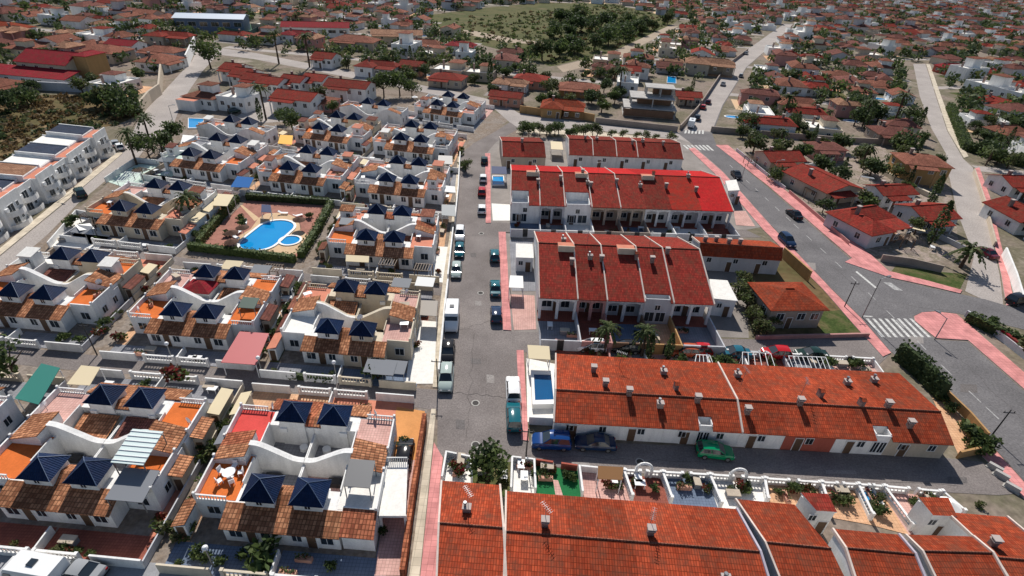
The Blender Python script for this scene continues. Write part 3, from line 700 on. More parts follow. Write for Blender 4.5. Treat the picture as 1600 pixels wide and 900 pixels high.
def gardens(r, side, dep, fl, wm, hgt, what, bal=False):
    """side -1: before the near eave, +1: beyond the far eave"""
    T = r.a + r.b
    y0, y1 = (-dep, .2) if side < 0 else (T - .2, T + dep)
    ye = y0 if side < 0 else y1
    for i in range(len(r.xs) - 1):
        x0, x1 = r.xs[i], r.xs[i + 1]
        patio(r, x0 + .05, x1 - .05, y0, y1, fl[i % len(fl)][0], fl[i % len(fl)][1] + ' before ' + what)
        m = wm[i % len(wm)]
        wallpts([r.W(x1, y1 if side < 0 else y0), r.W(x1, ye)], hgt * .9, .2, m, what[4:] + ' yard party wall', group='yard walls of ' + what, name='yard_wall')
        xm = (x0 + x1) / 2
        wallpts([r.W(x0 + .1, ye), r.W(xm - .5, ye)], hgt, .22, m, what[4:] + ' yard street wall', group='street walls of ' + what, bal=bal)
        wallpts([r.W(xm + .5, ye), r.W(x1 - .12, ye)], hgt, .22, m, what[4:] + ' yard street wall', group='street walls of ' + what, bal=bal)
        g = MB(); g.box(-.48, -.03, .1, .48, .03, hgt, DARKM)
        for q in range(5): g.box(-.42 + q * .2, -.05, .1, -.38 + q * .2, .05, hgt + .15, DARKM)
        p = r.W(xm, ye); o = g.build('yard_gate'); o.location = (p.x, p.y, 0); o.rotation_euler = (0, 0, r.ang); reg(o, what[4:] + ' dark yard gate', 'gate', 'yard gates of ' + what)
gardens(rowC, -1, 7.2, [(F_GREY, 'grey tiled yard'), (F_DRED, 'dark red yard'), (F_BLUE, 'blue grey yard'), (F_PEACH, 'peach yard')], [GREYW, ROSEW, BRICKW, OCHW, GREYW], 1.9, 'the middle terrace')
gardens(rowB, -1, 6.0, [(F_BLUE, 'blue grey yard'), (F_GREY, 'grey yard'), (F_WHT, 'white yard'), (F_DRED, 'dark red yard')], [GREYW, GREYW, WHITE, STUCCO, STUCCO, WHITE, GREYW, GREYW], 1.8, 'the bright red terrace')
gardens(rowD, 1, 5.6, [(F_DRED, 'red tiled yard'), (F_GREY, 'grey yard'), (F_PINK, 'pink yard'), (F_DRED, 'dark red yard')], [ROSEW, GREYW, WHITE, WHITE, GREYW, WHITE, WHITE], 1.0, 'the long near terrace', bal=True)
ga = [(F_WHT, 'white yard'), (F_TURF, 'green turf yard'), (F_PINK, 'pink yard'), (F_DRED, 'dark red yard'), (F_PINK, 'pale pink yard'), (F_WHT, 'bright white yard'), (F_PEACH, 'peach yard'), (F_PEACH, 'sandy yard')]
gx = [(691, 754, 697.8, 714), (737, 757, 735.8, 722), (798, 771, 799.8, 722), (836, 772, 833.8, 726), (909, 777, 903.8, 736), (986, 782, 972.8, 743), (1047, 786, 1032.8, 746), (1124, 793, 1105.8, 750), (1196, 787, 1190.8, 756), (1292, 800, 1278.8, 762), (1358, 812, 1335.8, 765), (1420, 828, 1375.8, 768), (1500, 806, 1465.8, 776)]
gm = [F_WHT, GRASS, F_WHT, F_TURF, F_PINK, F_DRED, F_BLUE, F_WHT, F_PEACH, F_PEACH, F_PEACH, F_PINK]
gl = ['white', 'planted', 'bright white', 'green turf', 'pink tiled', 'dark red', 'blue grey', 'white paved', 'peach', 'sandy', 'peach tiled', 'pale pink']
for i, (a_, b_, c_, d_) in enumerate(gx):
    wallpx([(a_, b_), (c_, d_)], 1.1, .22, WHITE, 'white bottom terrace party wall', group='yard walls of the bottom terrace', name='yard_wall', bal=i > 4)
    if i + 1 < len(gx):
        a2, b2, c2, d2 = gx[i + 1]
        sheet('patio', [(a_, b_ + 8), (a2, b2 + 8), (c2, d2), (c_, d_)], .046, gm[i], gl[i] + ' yard of the bottom terrace')
        f = lambda t: (c_ + (c2 - c_) * t, d_ + (d2 - d_) * t)
        if i != 1:
            wallpx([f(.04), f(.42)], 1.0, .2, REDW if i == 3 else WHITE, 'street wall of a bottom terrace yard', group='street walls of the bottom terrace', bal=i > 4)
            wallpx([f(.6), f(.96)], 1.0, .2, REDW if i == 3 else WHITE, 'street wall of a bottom terrace yard', group='street walls of the bottom terrace', bal=i > 4)
        if i in (5, 7):     # arched white gateway
            c = Vector(G(*f(.51))); m = MB(); N = 10
            for q in range(N):
                t0, t1 = math.pi * q / N, math.pi * (q + 1) / N
                m.tube((.85 * math.cos(t0), 0, 1.3 + .9 * math.sin(t0)), (.85 * math.cos(t1), 0, 1.3 + .9 * math.sin(t1)), .16, WHITE)
            for s in (-1, 1): m.box(s * .85 - .16, -.16, 0, s * .85 + .16, .16, 1.35, WHITE)
            o = m.build('gate_arch'); o.location = (c.x, c.y, 0); o.rotation_euler = (0, 0, rowA2.ang)
            reg(o, 'round white yard gateway arch', 'arch', 'white gateway arches')
sheet('patio', [(797, 460), (835, 462), (838, 515), (803, 516)], .046, F_PINK, 'pale pink yard at the corner of the middle terrace')
sheet('patio', [(796, 375), (832, 378), (838, 455), (800, 455)], .046, F_GREY, 'pale yard beside the middle terrace')
sheet('patio', [(768, 318), (800, 320), (800, 345), (770, 345)], .046, F_WHT, 'white yard at the corner of the bright red terrace')
sheet('patio', [(1146, 330), (1165, 330), (1180, 354), (1150, 352)], .046, F_PINK, 'pink yard at the avenue end of the bright red terrace')
def outbuilding(q, z, roofm, desc, base=0.0):
    p = [Vector(G(*c, z)) for c in q]; c = sum(p, Vector((0, 0))) / 4
    h = empty('stair_tower', c.x, c.y, base)
    loc = [(a.x - c.x, a.y - c.y) for a in p]
    ins = [(x * .93, y * .93) for x, y in loc]
    if (loc[1][0] - loc[0][0]) * (loc[2][1] - loc[1][1]) - (loc[1][1] - loc[0][1]) * (loc[2][0] - loc[1][0]) < 0: loc.reverse(); ins.reverse()
    m = MB(); m.prism(ins, 0, z - .15, WHITE); m.build('walls', h)
    m = MB(); m.slab([(*loc[0], z), (*loc[1], z), (*loc[2], z + .25), (*loc[3], z + .25)], .16, roofm, edge=WHITE); ro = m.build('roof', h)
    xs = [a[0] for a in ins]; ys = [a[1] for a in ins]
    o = window(h, (min(xs) + max(xs)) / 2 - .6, min(ys) + .02, z - 1.6, .7, .8); door(h, (min(xs) + max(xs)) / 2 + .7, min(ys) + .02)
    reg(h, desc, 'outbuilding')
outbuilding([(1276, 798), (1308, 800), (1292, 774), (1250, 772)], 3.8, T_RED, 'white stair tower with bright red roof in the bottom yards')
outbuilding([(1458, 805), (1496, 807), (1480, 780), (1433, 779)], 3.8, T_ORNG, 'white stair tower with faded orange roof in the bottom yards')
outbuilding([(1112, 466), (1153, 470), (1136, 440), (1108, 438)], 3.4, F_WHT, 'grey annexe with bright white roof deck by the middle terrace')
outbuilding([(1138, 298), (1156, 297), (1150, 282), (1133, 284)], 3.4, F_WHT, 'white annexe at the avenue end of the bright red terrace')
# orange roofed backhouses behind the middle terrace
row(((1092, 396), (1222, 404)), ((1098, 381), (1214, 386)), ((1100, 372), (1200, 376)), 3.6, 5.2, 3.6, [1092, 1130, 1176, 1222],
    [U('low orange house behind the middle terrace', T_ORNG, wall=GREYW, ch=[(.3, .4, 0), (.8, .5, 0)], strip=False),
     U('low orange house with two dark chimneys', T_ORNG, wall=GREYW, ch=[(.2, .3, 0), (.6, .35, 0)], strip=False),
     U('low orange house beside an ochre yard wall', T_ORNG, wall=GREYW, strip=False)], 'terrace_house', 'orange houses behind the middle terrace')

outbuilding([(806, 402), (834, 403), (832, 383), (806, 382)], 3.0, F_WHT, 'white annexe beside the middle terrace yard')
sheet('patio', [(864, 750), (872, 751), (880, 776), (868, 775)], .052, F_PINK, 'pink path across the green turf yard')
wallpx([(1232, 302), (1290, 352), (1325, 383)], .9, .18, ROSEW, 'low rose yard wall along the right pink pavement', group=None)
wallpx([(1150, 236), (1200, 277), (1226, 297)], .9, .18, GREYW, 'low grey yard wall at the head of the avenue', group=None)
wallpx([(1305, 312), (1350, 318), (1370, 306)], 1.2, .18, WHITE, 'white wall between two red villas', group=None)
wallpx([(1420, 352), (1465, 372), (1505, 392)], 1.1, .18, GREYW, 'grey wall before the dark palm yard', group=None)
wallpx([(1225, 262), (1262, 262), (1300, 252)], 1.1, .18, WHITE, 'pale wall behind the crimson roofed villa', group=None)

sheet('patio', [(1452, 612), (1470, 620), (1540, 692), (1500, 716), (1488, 690)], .016, F_PEACH, 'sandy yard at the gable of the long near terrace')
wallpx([(1474, 620), (1510, 655), (1538, 688)], 1.3, .25, OCHW, 'ochre yard wall along the avenue at the terrace gable', group=None)
wallpx([(1494, 716), (1538, 706), (1540, 692)], 1.2, .25, OCHW, 'ochre yard wall at the foot of the terrace gable', group=None)

# ================================================================== WHITE HOUSES WITH BLUE TURRETS (four to a block, back to back)
SHX = .10
def quad_house(side, floor, wall, rooft, style):
    """one house of a block; block centre is the origin, street front at y=-9.1; side +1 right, -1 left. Returns list of (part, mesh, loc, children)"""
    parts = []
    A = lambda nm, mb, kids=(): parts.append((nm, mb, kids))
    W = MB()
    W.box(.02, -8.15, 0, 5.6, -6.1, 2.4, wall)
    W.box(.95, -6.3, 0, 3.75, -3.75, 4.1, wall)
    W.box(.02, -6.1, 0, .95, -3.9, 2.9, wall)
    W.box(3.75, -6.1, 0, 4.9, -3.9, 2.9, wall)
    W.face([(5.6, -8.15, 2.4), (5.6, -6.1, 2.4), (5.6, -6.1, 3.0)], wall)
    W.box(4.9, -6.0, 0, 9.0, -.3, 2.86, wall)
    # parapets
    W.box(8.82, -6.0, 2.86, 9.0, -1.3, 3.62, wall); W.box(4.9, -3.9, 2.86, 5.02, -.9, 3.3, wall)
    if style == 1: W.box(5.75, -6.0, 2.86, 9.0, -5.82, 3.3, wall)
    # courtyard walls and sweeping party wall
    W.box(.02, -3.9, 0, .14, -.3, 2.0, wall)
    xs = [0.02, .7, 1.3, 2.1, 2.9, 3.7, 4.3, 4.7, 5.0, 5.5]; zs = [2.3, 2.33, 2.5, 2.98, 3.46, 3.94, 4.25, 4.38, 4.43, 4.45]
    for a in range(len(xs) - 1):
        x0, x1, z0, z1 = xs[a], xs[a + 1], zs[a], zs[a + 1]
        W.face([(x0, -.32, 0), (x1, -.32, 0), (x1, -.32, z1), (x0, -.32, z0)], wall)
        W.face([(x0, -.32, z0), (x1, -.32, z1), (x1, -.005, z1), (x0, -.005, z0)], wall)
        W.face([(x1, -.005, 0), (x0, -.005, 0), (x0, -.005, z0), (x1, -.005, z1)], wall)
    W.prism([(5.5, -1.7), (8.8, -1.7), (8.8, -.01), (5.5, -.01)], 2.86, 3.5, wall)
    W.face([(5.5, -1.7, 3.5), (5.5, -1.7, 4.35), (8.8, -1.7, 3.5)][::-1], wall); W.face([(5.5, -.01, 3.5), (5.5, -.01, 4.35), (8.8, -.01, 3.5)], wall)
    W.face([(5.5, -1.7, 3.5), (5.5, -.01, 3.5), (5.5, -.01, 4.35), (5.5, -1.7, 4.35)][::-1], wall)
    if style == 2:
        W.prism([(5.8, -8.0), (8.9, -8.0), (8.9, -6.0), (5.8, -6.0)], 0, 2.5, wall)
        W.face([(8.9, -8.0, 2.5), (8.9, -6.0, 2.5), (8.9, -6.0, 3.35)], wall)
        W.face([(5.8, -8.0, 2.5), (5.8, -6.0, 2.5), (5.8, -6.0, 3.35)][::-1], wall)
    A('walls', W)
    R = MB(); t = .1
    R.slab([(0, -8.5, 2.32), (5.75, -8.5, 2.32), (5.75, -6.08, 3.05), (0, -6.08, 3.05)], t, rooft)
    A('tile_roof', R)
    R = MB()
    R.slab([(0, -6.08, 3.05), (.9, -6.08, 3.05), (.9, -4.9, 3.6), (0, -4.9, 3.6)], t, rooft)
    R.slab([(.9, -4.9, 3.6), (.9, -3.85, 3.2), (0, -3.85, 3.2), (0, -4.9, 3.6)], t, rooft)
    A('valley_roof', R)
    R = MB(); R.slab([(5.4, -1.75, 4.42), (8.9, -1.75, 3.52), (8.9, 0, 3.52), (5.4, 0, 4.42)], t, rooft)
    A('stair_roof', R)
    if style == 2:
        R = MB(); R.slab([(5.7, -8.35, 2.5), (9.0, -8.35, 2.5), (9.0, -5.95, 3.5), (5.7, -5.95, 3.5)], .12, T_MOTR); A('porch_roof', R)
    T = MB(); e = .32; x0, x1, y0, y1, z = .95 - e, 3.75 + e, -6.3 - e, -3.75 + e, 4.08; ap = (2.35, -5.02, 5.5)
    c = [(x0, y0, z), (x1, y0, z), (x1, y1, z), (x0, y1, z)]
    for i in range(4): T.face([c[i], c[(i + 1) % 4], ap], T_BLUE)
    T.face([(p[0], p[1], z - .002) for p in reversed(c)], wall)
    HC = MB()
    for p in c: HC.tube((p[0], p[1], p[2] + .02), (ap[0], ap[1], ap[2] + .03), .035, HIPB, n=5)
    A('turret_roof', T, [('hip_tiles', HC)])
    F = MB(); F.prism([(5.02, -5.82), (8.82, -5.82), (8.82, -.5), (5.02, -.5)], 2.86, 2.885, floor)
    A('terrace_floor', F)
    F = MB(); F.prism([(.14, -3.9), (4.9, -3.9), (4.9, -.33), (.14, -.33)], 0, .05, [F_GREY, F_SALM, F_PINK][style])
    A('courtyard_floor', F)
    if style != 1:
        B = MB(); B.box(5.75, -6.0, 3.5, 9.0, -5.86, 3.6, wall); B.box(5.75, -6.0, 2.86, 9.0, -5.86, 2.96, wall)
        for k in range(11): B.cyl(5.9 + k * .3, -5.93, 2.96, 3.5, .065, .065, 4, wall)
        A('balustrade', B)
    B = MB(); B.box(8.78, -6.04, 2.86, 9.04, -5.8, 3.85, wall); A('pier', B)
    B = MB(); B.box(8.78, -1.45, 3.4, 9.04, -1.2, 3.85, wall); A('pier', B)
    X = MB(); X.cyl(1.3, -3.2, .05, .5, .5, .5, 8, WHITEP); A('water_tank', X)
    X = MB(); X.box(2.6, -1.5, .05, 4.2, -.7, .7, DARKM); A('courtyard_bench', X)
    X = MB(); X.box(3.0, -3.88, 2.2, 3.8, -3.55, 2.8, WHITEP); A('air_conditioner', X)
    for nm, mb, kids in parts:
        for m in [mb] + [k[1] for k in kids]:
            if side < 0: m.mirror()
            m.xf(lambda x, y, z: (x - SHX * y * 1.0, y, z))
    return parts
QCACHE = {}
NQ = 0
def place_house(cx, cy, rot, sc, side, back, floor, wall, rooft, style, desc, group):
    key = (side, floor.name, wall.name, rooft.name, style)
    if key not in QCACHE:
        QCACHE[key] = [(nm, mb.mesh(nm), [(kn, km.mesh(kn)) for kn, km in kids]) for nm, mb, kids in quad_house(side, floor, wall, rooft, style)]
    h = empty('turret_house', cx, cy, 0, rot + (math.pi if back else 0), sc)
    for nm, me, kids in QCACHE[key]:
        o = link(nm, me, h)
        for kn, km in kids: link(kn, km, o)
    sx = lambda x, y: side * x - SHX * y
    window(h, sx(2.35, -6.3), -6.3, 3.3, .55, .6)
    window(h, sx(1.5, -8.15), -8.15, .9, .9, 1.0); window(h, sx(4.4, -8.15), -8.15, .8, 1.2, 1.1); door(h, sx(2.9, -8.15), -8.15)
    if style != 2: window(h, sx(7.4, -6.0), -6.0, .9, 1.2, 1.1)
    window(h, sx(9.0, -4.2), -4.2, 1.0, .9, 1.0, rad(90) * side + .1); window(h, sx(9.0, -1.8), -1.8, 1.0, .8, 1.0, rad(90) * side + .1)
    reg(h, desc, 'house', group, xy=tuple(Vector((cx, cy)) + Vector((math.cos(rot) * side * 5 * (-1 if back else 1), (5 if back else -5)))))
    return h
FN = {'O': (F_ORNG, 'orange'), 'P': (F_PINK, 'pink tiled'), 'W': (F_WHT, 'white'), 'R': (F_RED, 'red'), 'S': (F_SALM, 'salmon'), 'M': (F_MINT, 'pale mint'), 'G': (F_GREY, 'grey'), 'D': (F_DRED, 'dark red')}
QUADS = []
def quad(center, rot, sc, code, walls='wwww', tiles='mmmm', styles='0000', yard=('G', 'G'), rowname='', fronts='FB', side_l=True):
    """code: floors of front-left, front-right, back-left, back-right as seen in the photo"""
    cx, cy = center
    WM = {'w': WHITE, 'c': CREAM, 'g': GREYW}; TM = {'m': T_MOTT, 'r': T_MOTR, 't': T_TERR}
    for i, (side, back) in enumerate(((-1, 0), (1, 0), (1, 1), (-1, 1))):
        if ('B' if back else 'F') not in fronts: continue
        fm, fnm = FN[code[i]]
        d = f"white turret house, {fnm} {'back' if back else 'front'} terrace"
        if walls[i] == 'c': d = f"cream turret house, {fnm} {'back' if back else 'front'} terrace"
        place_house(cx, cy, rot, sc, side, back, fm, WM[walls[i]], TM[tiles[i]], int(styles[i]), d, 'white houses with blue pyramid turrets')
    QUADS.append((cx, cy, rot, sc, fronts))
    # front yards and their walls
    def L(x, y):
        x = x - SHX * y
        return (cx + sc * (x * math.cos(rot) - y * math.sin(rot)), cy + sc * (x * math.sin(rot) + y * math.cos(rot)))
    ym = {'G': F_GREY, 'P': F_PINK, 'S': F_SALM, 'B': F_BLUE, 'E': F_PEACH, 'W': F_WHT, 'D': F_DRED, 'V': GRASS}
    yn = {'G': 'grey', 'P': 'pink', 'S': 'salmon', 'B': 'blue grey', 'E': 'peach', 'W': 'white', 'D': 'dark red', 'V': 'planted'}
    for s in (-1, 1):
        for e in (-1, 1):
            if ('F' if e < 0 else 'B') not in fronts: continue
            y = yard[(0 if s < 0 else 1) % len(yard)] if e < 0 else random.choice('GPSE')
            sheet('yard', [L(s * .1, e * 8.7), L(s * 10.3, e * 8.7), L(s * 10.3, e * 11.6), L(s * .1, e * 11.6)][:: (1 if s * e > 0 else -1)], .05, ym[y], yn[y] + ' paved front yard of a white turret house', px=False)
            sheet('yard', [L(s * 9.05, -e * -.2), L(s * 10.3, -e * -.2), L(s * 10.3, e * 8.7), L(s * 9.05, e * 8.7)], .054, *(lambda k: (ym[k], yn[k] + ' paved side yard of a white turret house'))(random.choice('GSEPDV' + y)), px=False)
            g = 'low white walls of the turret house yards'
            ww = WHITE if random.random() < .75 else CREAM
            wallpts([L(s * .35, e * 11.7), L(s * 4.3, e * 11.7)], 1.35, .18, ww, 'balustraded turret house front wall', group=g, bal=True, name='yard_wall')
            wallpts([L(s * 5.5, e * 11.7), L(s * 10.35, e * 11.7)], 1.35, .18, ww, 'plain turret house front wall', group=g, name='yard_wall')
            if (s > 0 and cx < -34) or cx < -60: wallpts([L(s * 10.35, e * 11.6), L(s * 10.35, e * 8.0), L(s * 10.35, .2 * e)], 1.0, .14, random.choice((WHITE, CREAM, BEIGE, GREYW)), 'turret house side yard wall', group='white side walls of the turret house yards', name='yard_wall')
        
    for e in (-1, 1):
        if ('F' if e < 0 else 'B') in fronts:
            wallpts([L(0, e * 9.2), L(0, e * 11.6)], 1.1, .15, WHITE, 'short wall between turret house yards', group='short walls between paired yards', name='yard_wall')
    return L
def qc(fr, bk=None, z=5.6):
    """block centre from the eaves of its front (and back) turret pair in the photo"""
    A = [G(*p, z) for p in fr]; m = (A[0] + A[1]) / 2
    if bk:
        Bk = [G(*p, z) for p in bk]; m = (m + (Bk[0] + Bk[1]) / 2) / 2
        m = m * 1.034; return (m.x, m.y + .6)
    m = m * 1.034; return (m.x - .4, m.y + 6.0)
LQA = quad(qc(((398, 776), (475, 784)), ((465, 645), (525, 650))), rad(-2), 1.0, 'OWRP', styles='0200', yard='BB', tiles='mmrm')
LQB = quad(qc(((55, 743), (127, 748)), ((165, 618), (227, 624))), rad(-2.5), 1.0, 'OOPO', styles='0000', yard='DD')
LQC = quad(qc(((512, 517), (565, 522)), ((540, 449), (587, 452))), rad(-2.5), 1.0, 'WPSP', walls='wccc', styles='1100', yard='GB')
LQD = quad(qc(((269, 492), (320, 496)), ((322, 425), (370, 427))), rad(-2), 1.0, 'OOPO', styles='0000', yard='GG')
LQE = quad(qc(((20, 465), (70, 470)), ((96, 397), (145, 400))), rad(-3), 1.04, 'OOWO', walls='wwwc', styles='0100', yard='GG')
LQF = quad(qc(((574, 379), (615, 381)), ((589, 328), (626, 331))), rad(-2), 1.06, 'OSSP', tiles='mmrr', styles='0100', yard='GG')
LQG = quad(qc(((194, 331), (232, 336)), ((240, 290), (276, 294))), rad(-6), 1.08, 'OSPW', walls='ccww', styles='0100', yard='GG')
LQH = quad(qc(((609, 287), (641, 290)), ((620, 252), (650, 257))), rad(-6), 1.10, 'GSSP', styles='0000', yard='GP')
LQI = quad(qc(((455, 268), (490, 272)), ((477, 238), (507, 241))), rad(-7), 1.12, 'OSGR', styles='0000', yard='GV')
LQJ = quad(qc(((304, 246), (336, 252)), ((335, 218), (365, 223))), rad(-10), 1.13, 'MOGS', styles='0100', yard='GG')
LQK = quad(qc(((633, 222), (661, 226)), ((639, 198), (667, 202))), rad(-9), 1.15, 'OGSP', styles='0000', yard='GV')
LQL = quad(qc(((506, 205), (535, 210)), ((520, 183), (548, 188))), rad(-12), 1.15, 'OSGS', walls='wwwc', styles='0000', yard='PG')
LQM = quad((qc(((367, 187), (394, 192)))[0] + .0, qc(((367, 187), (394, 192)))[1] - 14), rad(-13), 1.15, 'SGSG', styles='0000', fronts='B')
LQN = quad(qc(((692, 165), (713, 171))), rad(-16), 1.15, 'OSGP', styles='0000')
c_ = qc(((576, 161), (599, 165))); LQO = quad((c_[0], c_[1] - 13), rad(-14), 1.15, 'SGOG', styles='0000', fronts='B')
c_ = qc(((300, 470), (370, 475)))
# the block only partly in the photo at the lower left edge
LQP = quad((-65.2, 37.6), rad(-2.5), 1.0, 'OOOP', walls='wcww', styles='0000', yard='GG')
# ---------------------------------------------------------------- white flats along the left road
def flat(cx, cy, rot, w, dz, roofm, desc):
    h = empty('white_flat', cx, cy, 0, rot); D = 9.6; zf, zb = 4.9 + dz, 6.1 + dz
    m = MB(); m.box(.012, 0, 0, w - .012, D, zf - .3, WHITE); m.box(.012, 0, zf - .3, w - .012, .18, zf + .35, WHITE)
    m.box(.2, D - .25, zf - .3, w - .2, D, zb - .2, CREAM); m.build('walls', h)
    m = MB(); m.slab([(.12, 2.6, zf + .2), (w - .12, 2.6, zf + .2), (w - .12, D - .1, zb), (.12, D - .1, zb)], .14, roofm, edge=WHITE); m.build('roof', h)
    for x in (.0, w - .3): m = MB(); m.slab([(x + .01, 2.4, zf + .4), (x + .29, 2.4, zf + .4), (x + .29, D, zb + .18), (x + .01, D, zb + .18)], 1.0, WHITE); m.build('parapet', h)
    m = MB(); m.box(.2, .18, zf - .3, w - .2, 2.6, zf - .26, F_SALM); m.box(.2, 2.45, zf - .26, w - .2, 2.6, zf + .1, WHITE); m.build('roof_terrace', h)
    for fl in (0, 1):
        b = MB(); z = .05 + fl * 2.4; n = 8; c = w / 2; r = w * (.34 if fl else .42)       # rounded balcony with rail
        pts = [(c + r * math.cos(math.pi + math.pi * i / n), -1.5 * math.sin(math.pi * i / n)) for i in range(n + 1)]
        b.prism(pts, z, z + .18, WHITE, bottom=True)
        for a, d in zip(pts, pts[1:]):
            b.face([(a[0], a[1], z + .18), (d[0], d[1], z + .18), (d[0], d[1], z + 1.0), (a[0], a[1], z + 1.0)], WHITE)
            b.face([(a[0] * .97 + c * .03, a[1] * .9, z + 1.0), (d[0] * .97 + c * .03, d[1] * .9, z + 1.0), (d[0] * .97 + c * .03, d[1] * .9, z + .18), (a[0] * .97 + c * .03, a[1] * .9, z + .18)], WHITE)
        b.build('balcony', h)
        window(h, w * .42, 0, z + .25, 1.7, 1.7); window(h, w * .74, 0, z + .9, .7, .9)
    m = MB(); m.box(w * .12, -.35, 3.6, w * .12 + .8, -.02, 4.2, WHITEP); m.build('air_conditioner', h)
    reg(h, desc, 'flat', 'white flats along the left road')
fl0, fl1 = G(-30, 418), G(190, 236); fd = (fl1 - fl0); FL = fd.length; fd /= FL
fn = Vector((-fd.y, fd.x))          # away from the road
nf = 9
rms = [T_ORNG, T_TERR, T_SLATE, T_SLATE, T_PALE, F_WHT, T_SLATE, F_WHT, T_SLATE]
rnm = ['orange', 'terracotta', 'slate blue', 'slate blue', 'pale clay', 'white', 'slate blue', 'white', 'slate blue']
for i in range(nf):
    p = fl0 + fd * (FL * (i) / nf) + fn * (1.7 + (0, .9, .2, 1.1, .1, .8, .3, 1.0, .2)[i])
    flat(p.x, p.y, math.atan2(fd.y, fd.x), FL / nf, (0, .5, 1.0, .3, .8, 0, .6, .2, .9)[i], rms[i], f'white flat with {rnm[i]} sloping roof')
wallpts([tuple(fl0 + fn * 12.2), tuple(fl1 + fn * 12.2)], 4.5, .4, BEIGE, 'long beige retaining wall behind the white flats', group=None, name='retaining_wall')

# later additions that set the turret houses apart: roofed courtyards and small roof rooms
def local(q, x, y):
    x = x - SHX * y; return (q[0] + q[3] * (x * math.cos(q[2]) - y * math.sin(q[2])), q[1] + q[3] * (x * math.sin(q[2]) + y * math.cos(q[2])))
def lean_roof(q, x0, y0, x1, y1, z0, z1, m, desc):
    c = local(q, (x0 + x1) / 2, (y0 + y1) / 2); e = empty('courtyard_cover', c[0], c[1]); P = [local(q, *a) for a in ((x0, y0), (x1, y0), (x1, y1), (x0, y1))]; P = [(a[0] - c[0], a[1] - c[1]) for a in P]
    k = MB(); k.slab([(*P[0], z0), (*P[1], z0), (*P[2], z1), (*P[3], z1)], .1, m); k.build('roof', e)
    for a in P: k = MB(); k.box(a[0] * .93 - .08, a[1] * .93 - .08, 0, a[0] * .93 + .08, a[1] * .93 + .08, min(z0, z1) - .08, WHITE); k.build('post', e)
    reg(e, desc, 'cover', 'roofs over turret house courtyards')
def roof_room(q, x, y, w_, d_, m, desc):
    c = local(q, x, y); e = empty('roof_room', c[0], c[1], 2.88 * q[3], q[2]); k = MB(); k.box(-w_/2, -d_/2, 0, w_/2, d_/2, 2.1, random.choice((WHITE, WHITE, CREAM))); k.build('walls', e)
    k = MB(); k.slab([(-w_/2 - .15, -d_/2 - .15, 2.15), (w_/2 + .15, -d_/2 - .15, 2.15), (w_/2 + .15, d_/2 + .15, 2.6), (-w_/2 - .15, d_/2 + .15, 2.6)], .12, m); k.build('roof', e); window(e, .3, -d_/2, .9, .7, .7)
    reg(e, desc, 'roof room', 'small roof rooms on the terraces')
xr = random.Random(8)
for qi, sd_, bk_ in ((1, -1, 1), (1, 1, 1), (4, -1, 1), (3, 1, 1), (5, -1, -1), (5, 1, -1), (6, -1, 1), (7, 1, -1), (8, -1, 1), (2, -1, 1)):
    q = QUADS[qi]; a, b = sorted((sd_ * .4, sd_ * 4.6)); c, d = sorted((bk_ * .6, bk_ * 3.6)); lean_roof(q, a, c, b, d, 1.9, 2.4, xr.choice((T_MOTT, T_BRWN, T_TERR)), 'tiled roof over a turret house courtyard')
q = QUADS[3]; c = local(q, -2.6, 2.6); e = empty('courtyard_room', c[0], c[1], 0, q[2]); k = MB(); k.box(-2, -1.6, 0, 2, 1.6, 3.0, WHITE); k.build('walls', e); k = MB(); hip_ = [(-2.3, -1.9, 3.0), (2.3, -1.9, 3.0), (2.3, 1.9, 3.0), (-2.3, 1.9, 3.0)]
for i in range(4): k.slab([hip_[i], hip_[(i + 1) % 4], (0, 0, 4.0)], .1, T_CRIM)
k.build('roof', e); reg(e, 'white courtyard room with dark red hip roof', 'room')
for qi in range(4, 14):
    for sd_, bk_ in ((-1, -1), (1, -1), (-1, 1), (1, 1)):
        if ('F' if bk_ < 0 else 'B') in QUADS[qi][4] and xr.random() < .42: roof_room(QUADS[qi], sd_ * xr.uniform(6.4, 7.6), bk_ * xr.uniform(2.4, 4.3), xr.uniform(1.8, 2.6), xr.uniform(1.6, 2.2), xr.choice((T_MOTT, T_BRWN, F_SALM, F_WHT, T_TERR)), 'small roof room on a terrace')

for qi, q in enumerate(QUADS[:13]):
    for y in (-6.8, -2.6, 2.2, 6.6):
        if xr.random() < .3 or ('F' if y < 0 else 'B') not in q[4]: continue
        sd_ = 1 if qi not in (0, 2, 5, 7, 10) else -1
        c = local(q, sd_ * 9.72, y + xr.uniform(-.6, .6)); e = empty('side_shed', c[0], c[1], 0, q[2] + .1); hh, ll = xr.uniform(1.9, 2.5), xr.uniform(1.2, 2.0)
        k = MB(); k.box(-.55, -ll, 0, .55, ll, hh - .1, xr.choice((WHITE, CREAM, BEIGE, WHITE))); k.build('walls', e)
        m_, n_ = xr.choice(((T_MOTT, 'mottled tile'), (F_SALM, 'salmon'), (T_BRWN, 'brown tile'), (FABGR, 'grey sheet'), (FABC, 'cream sheet'), (T_TERR, 'terracotta tile')))
        k = MB(); z_ = (hh + .35, hh) if sd_ > 0 else (hh, hh + .35); k.slab([(-.68, -ll - .12, z_[0]), (.68, -ll - .12, z_[1]), (.68, ll + .12, z_[1]), (-.68, ll + .12, z_[0])], .09, m_); k.build('roof', e)
        k = MB(); k.box(-.35, -ll - .03, 0, .35, -ll, 1.8, SHUT); k.build('door', e)
        reg(e, f'narrow side shed with {n_} roof', 'shed', 'side sheds of the turret houses')

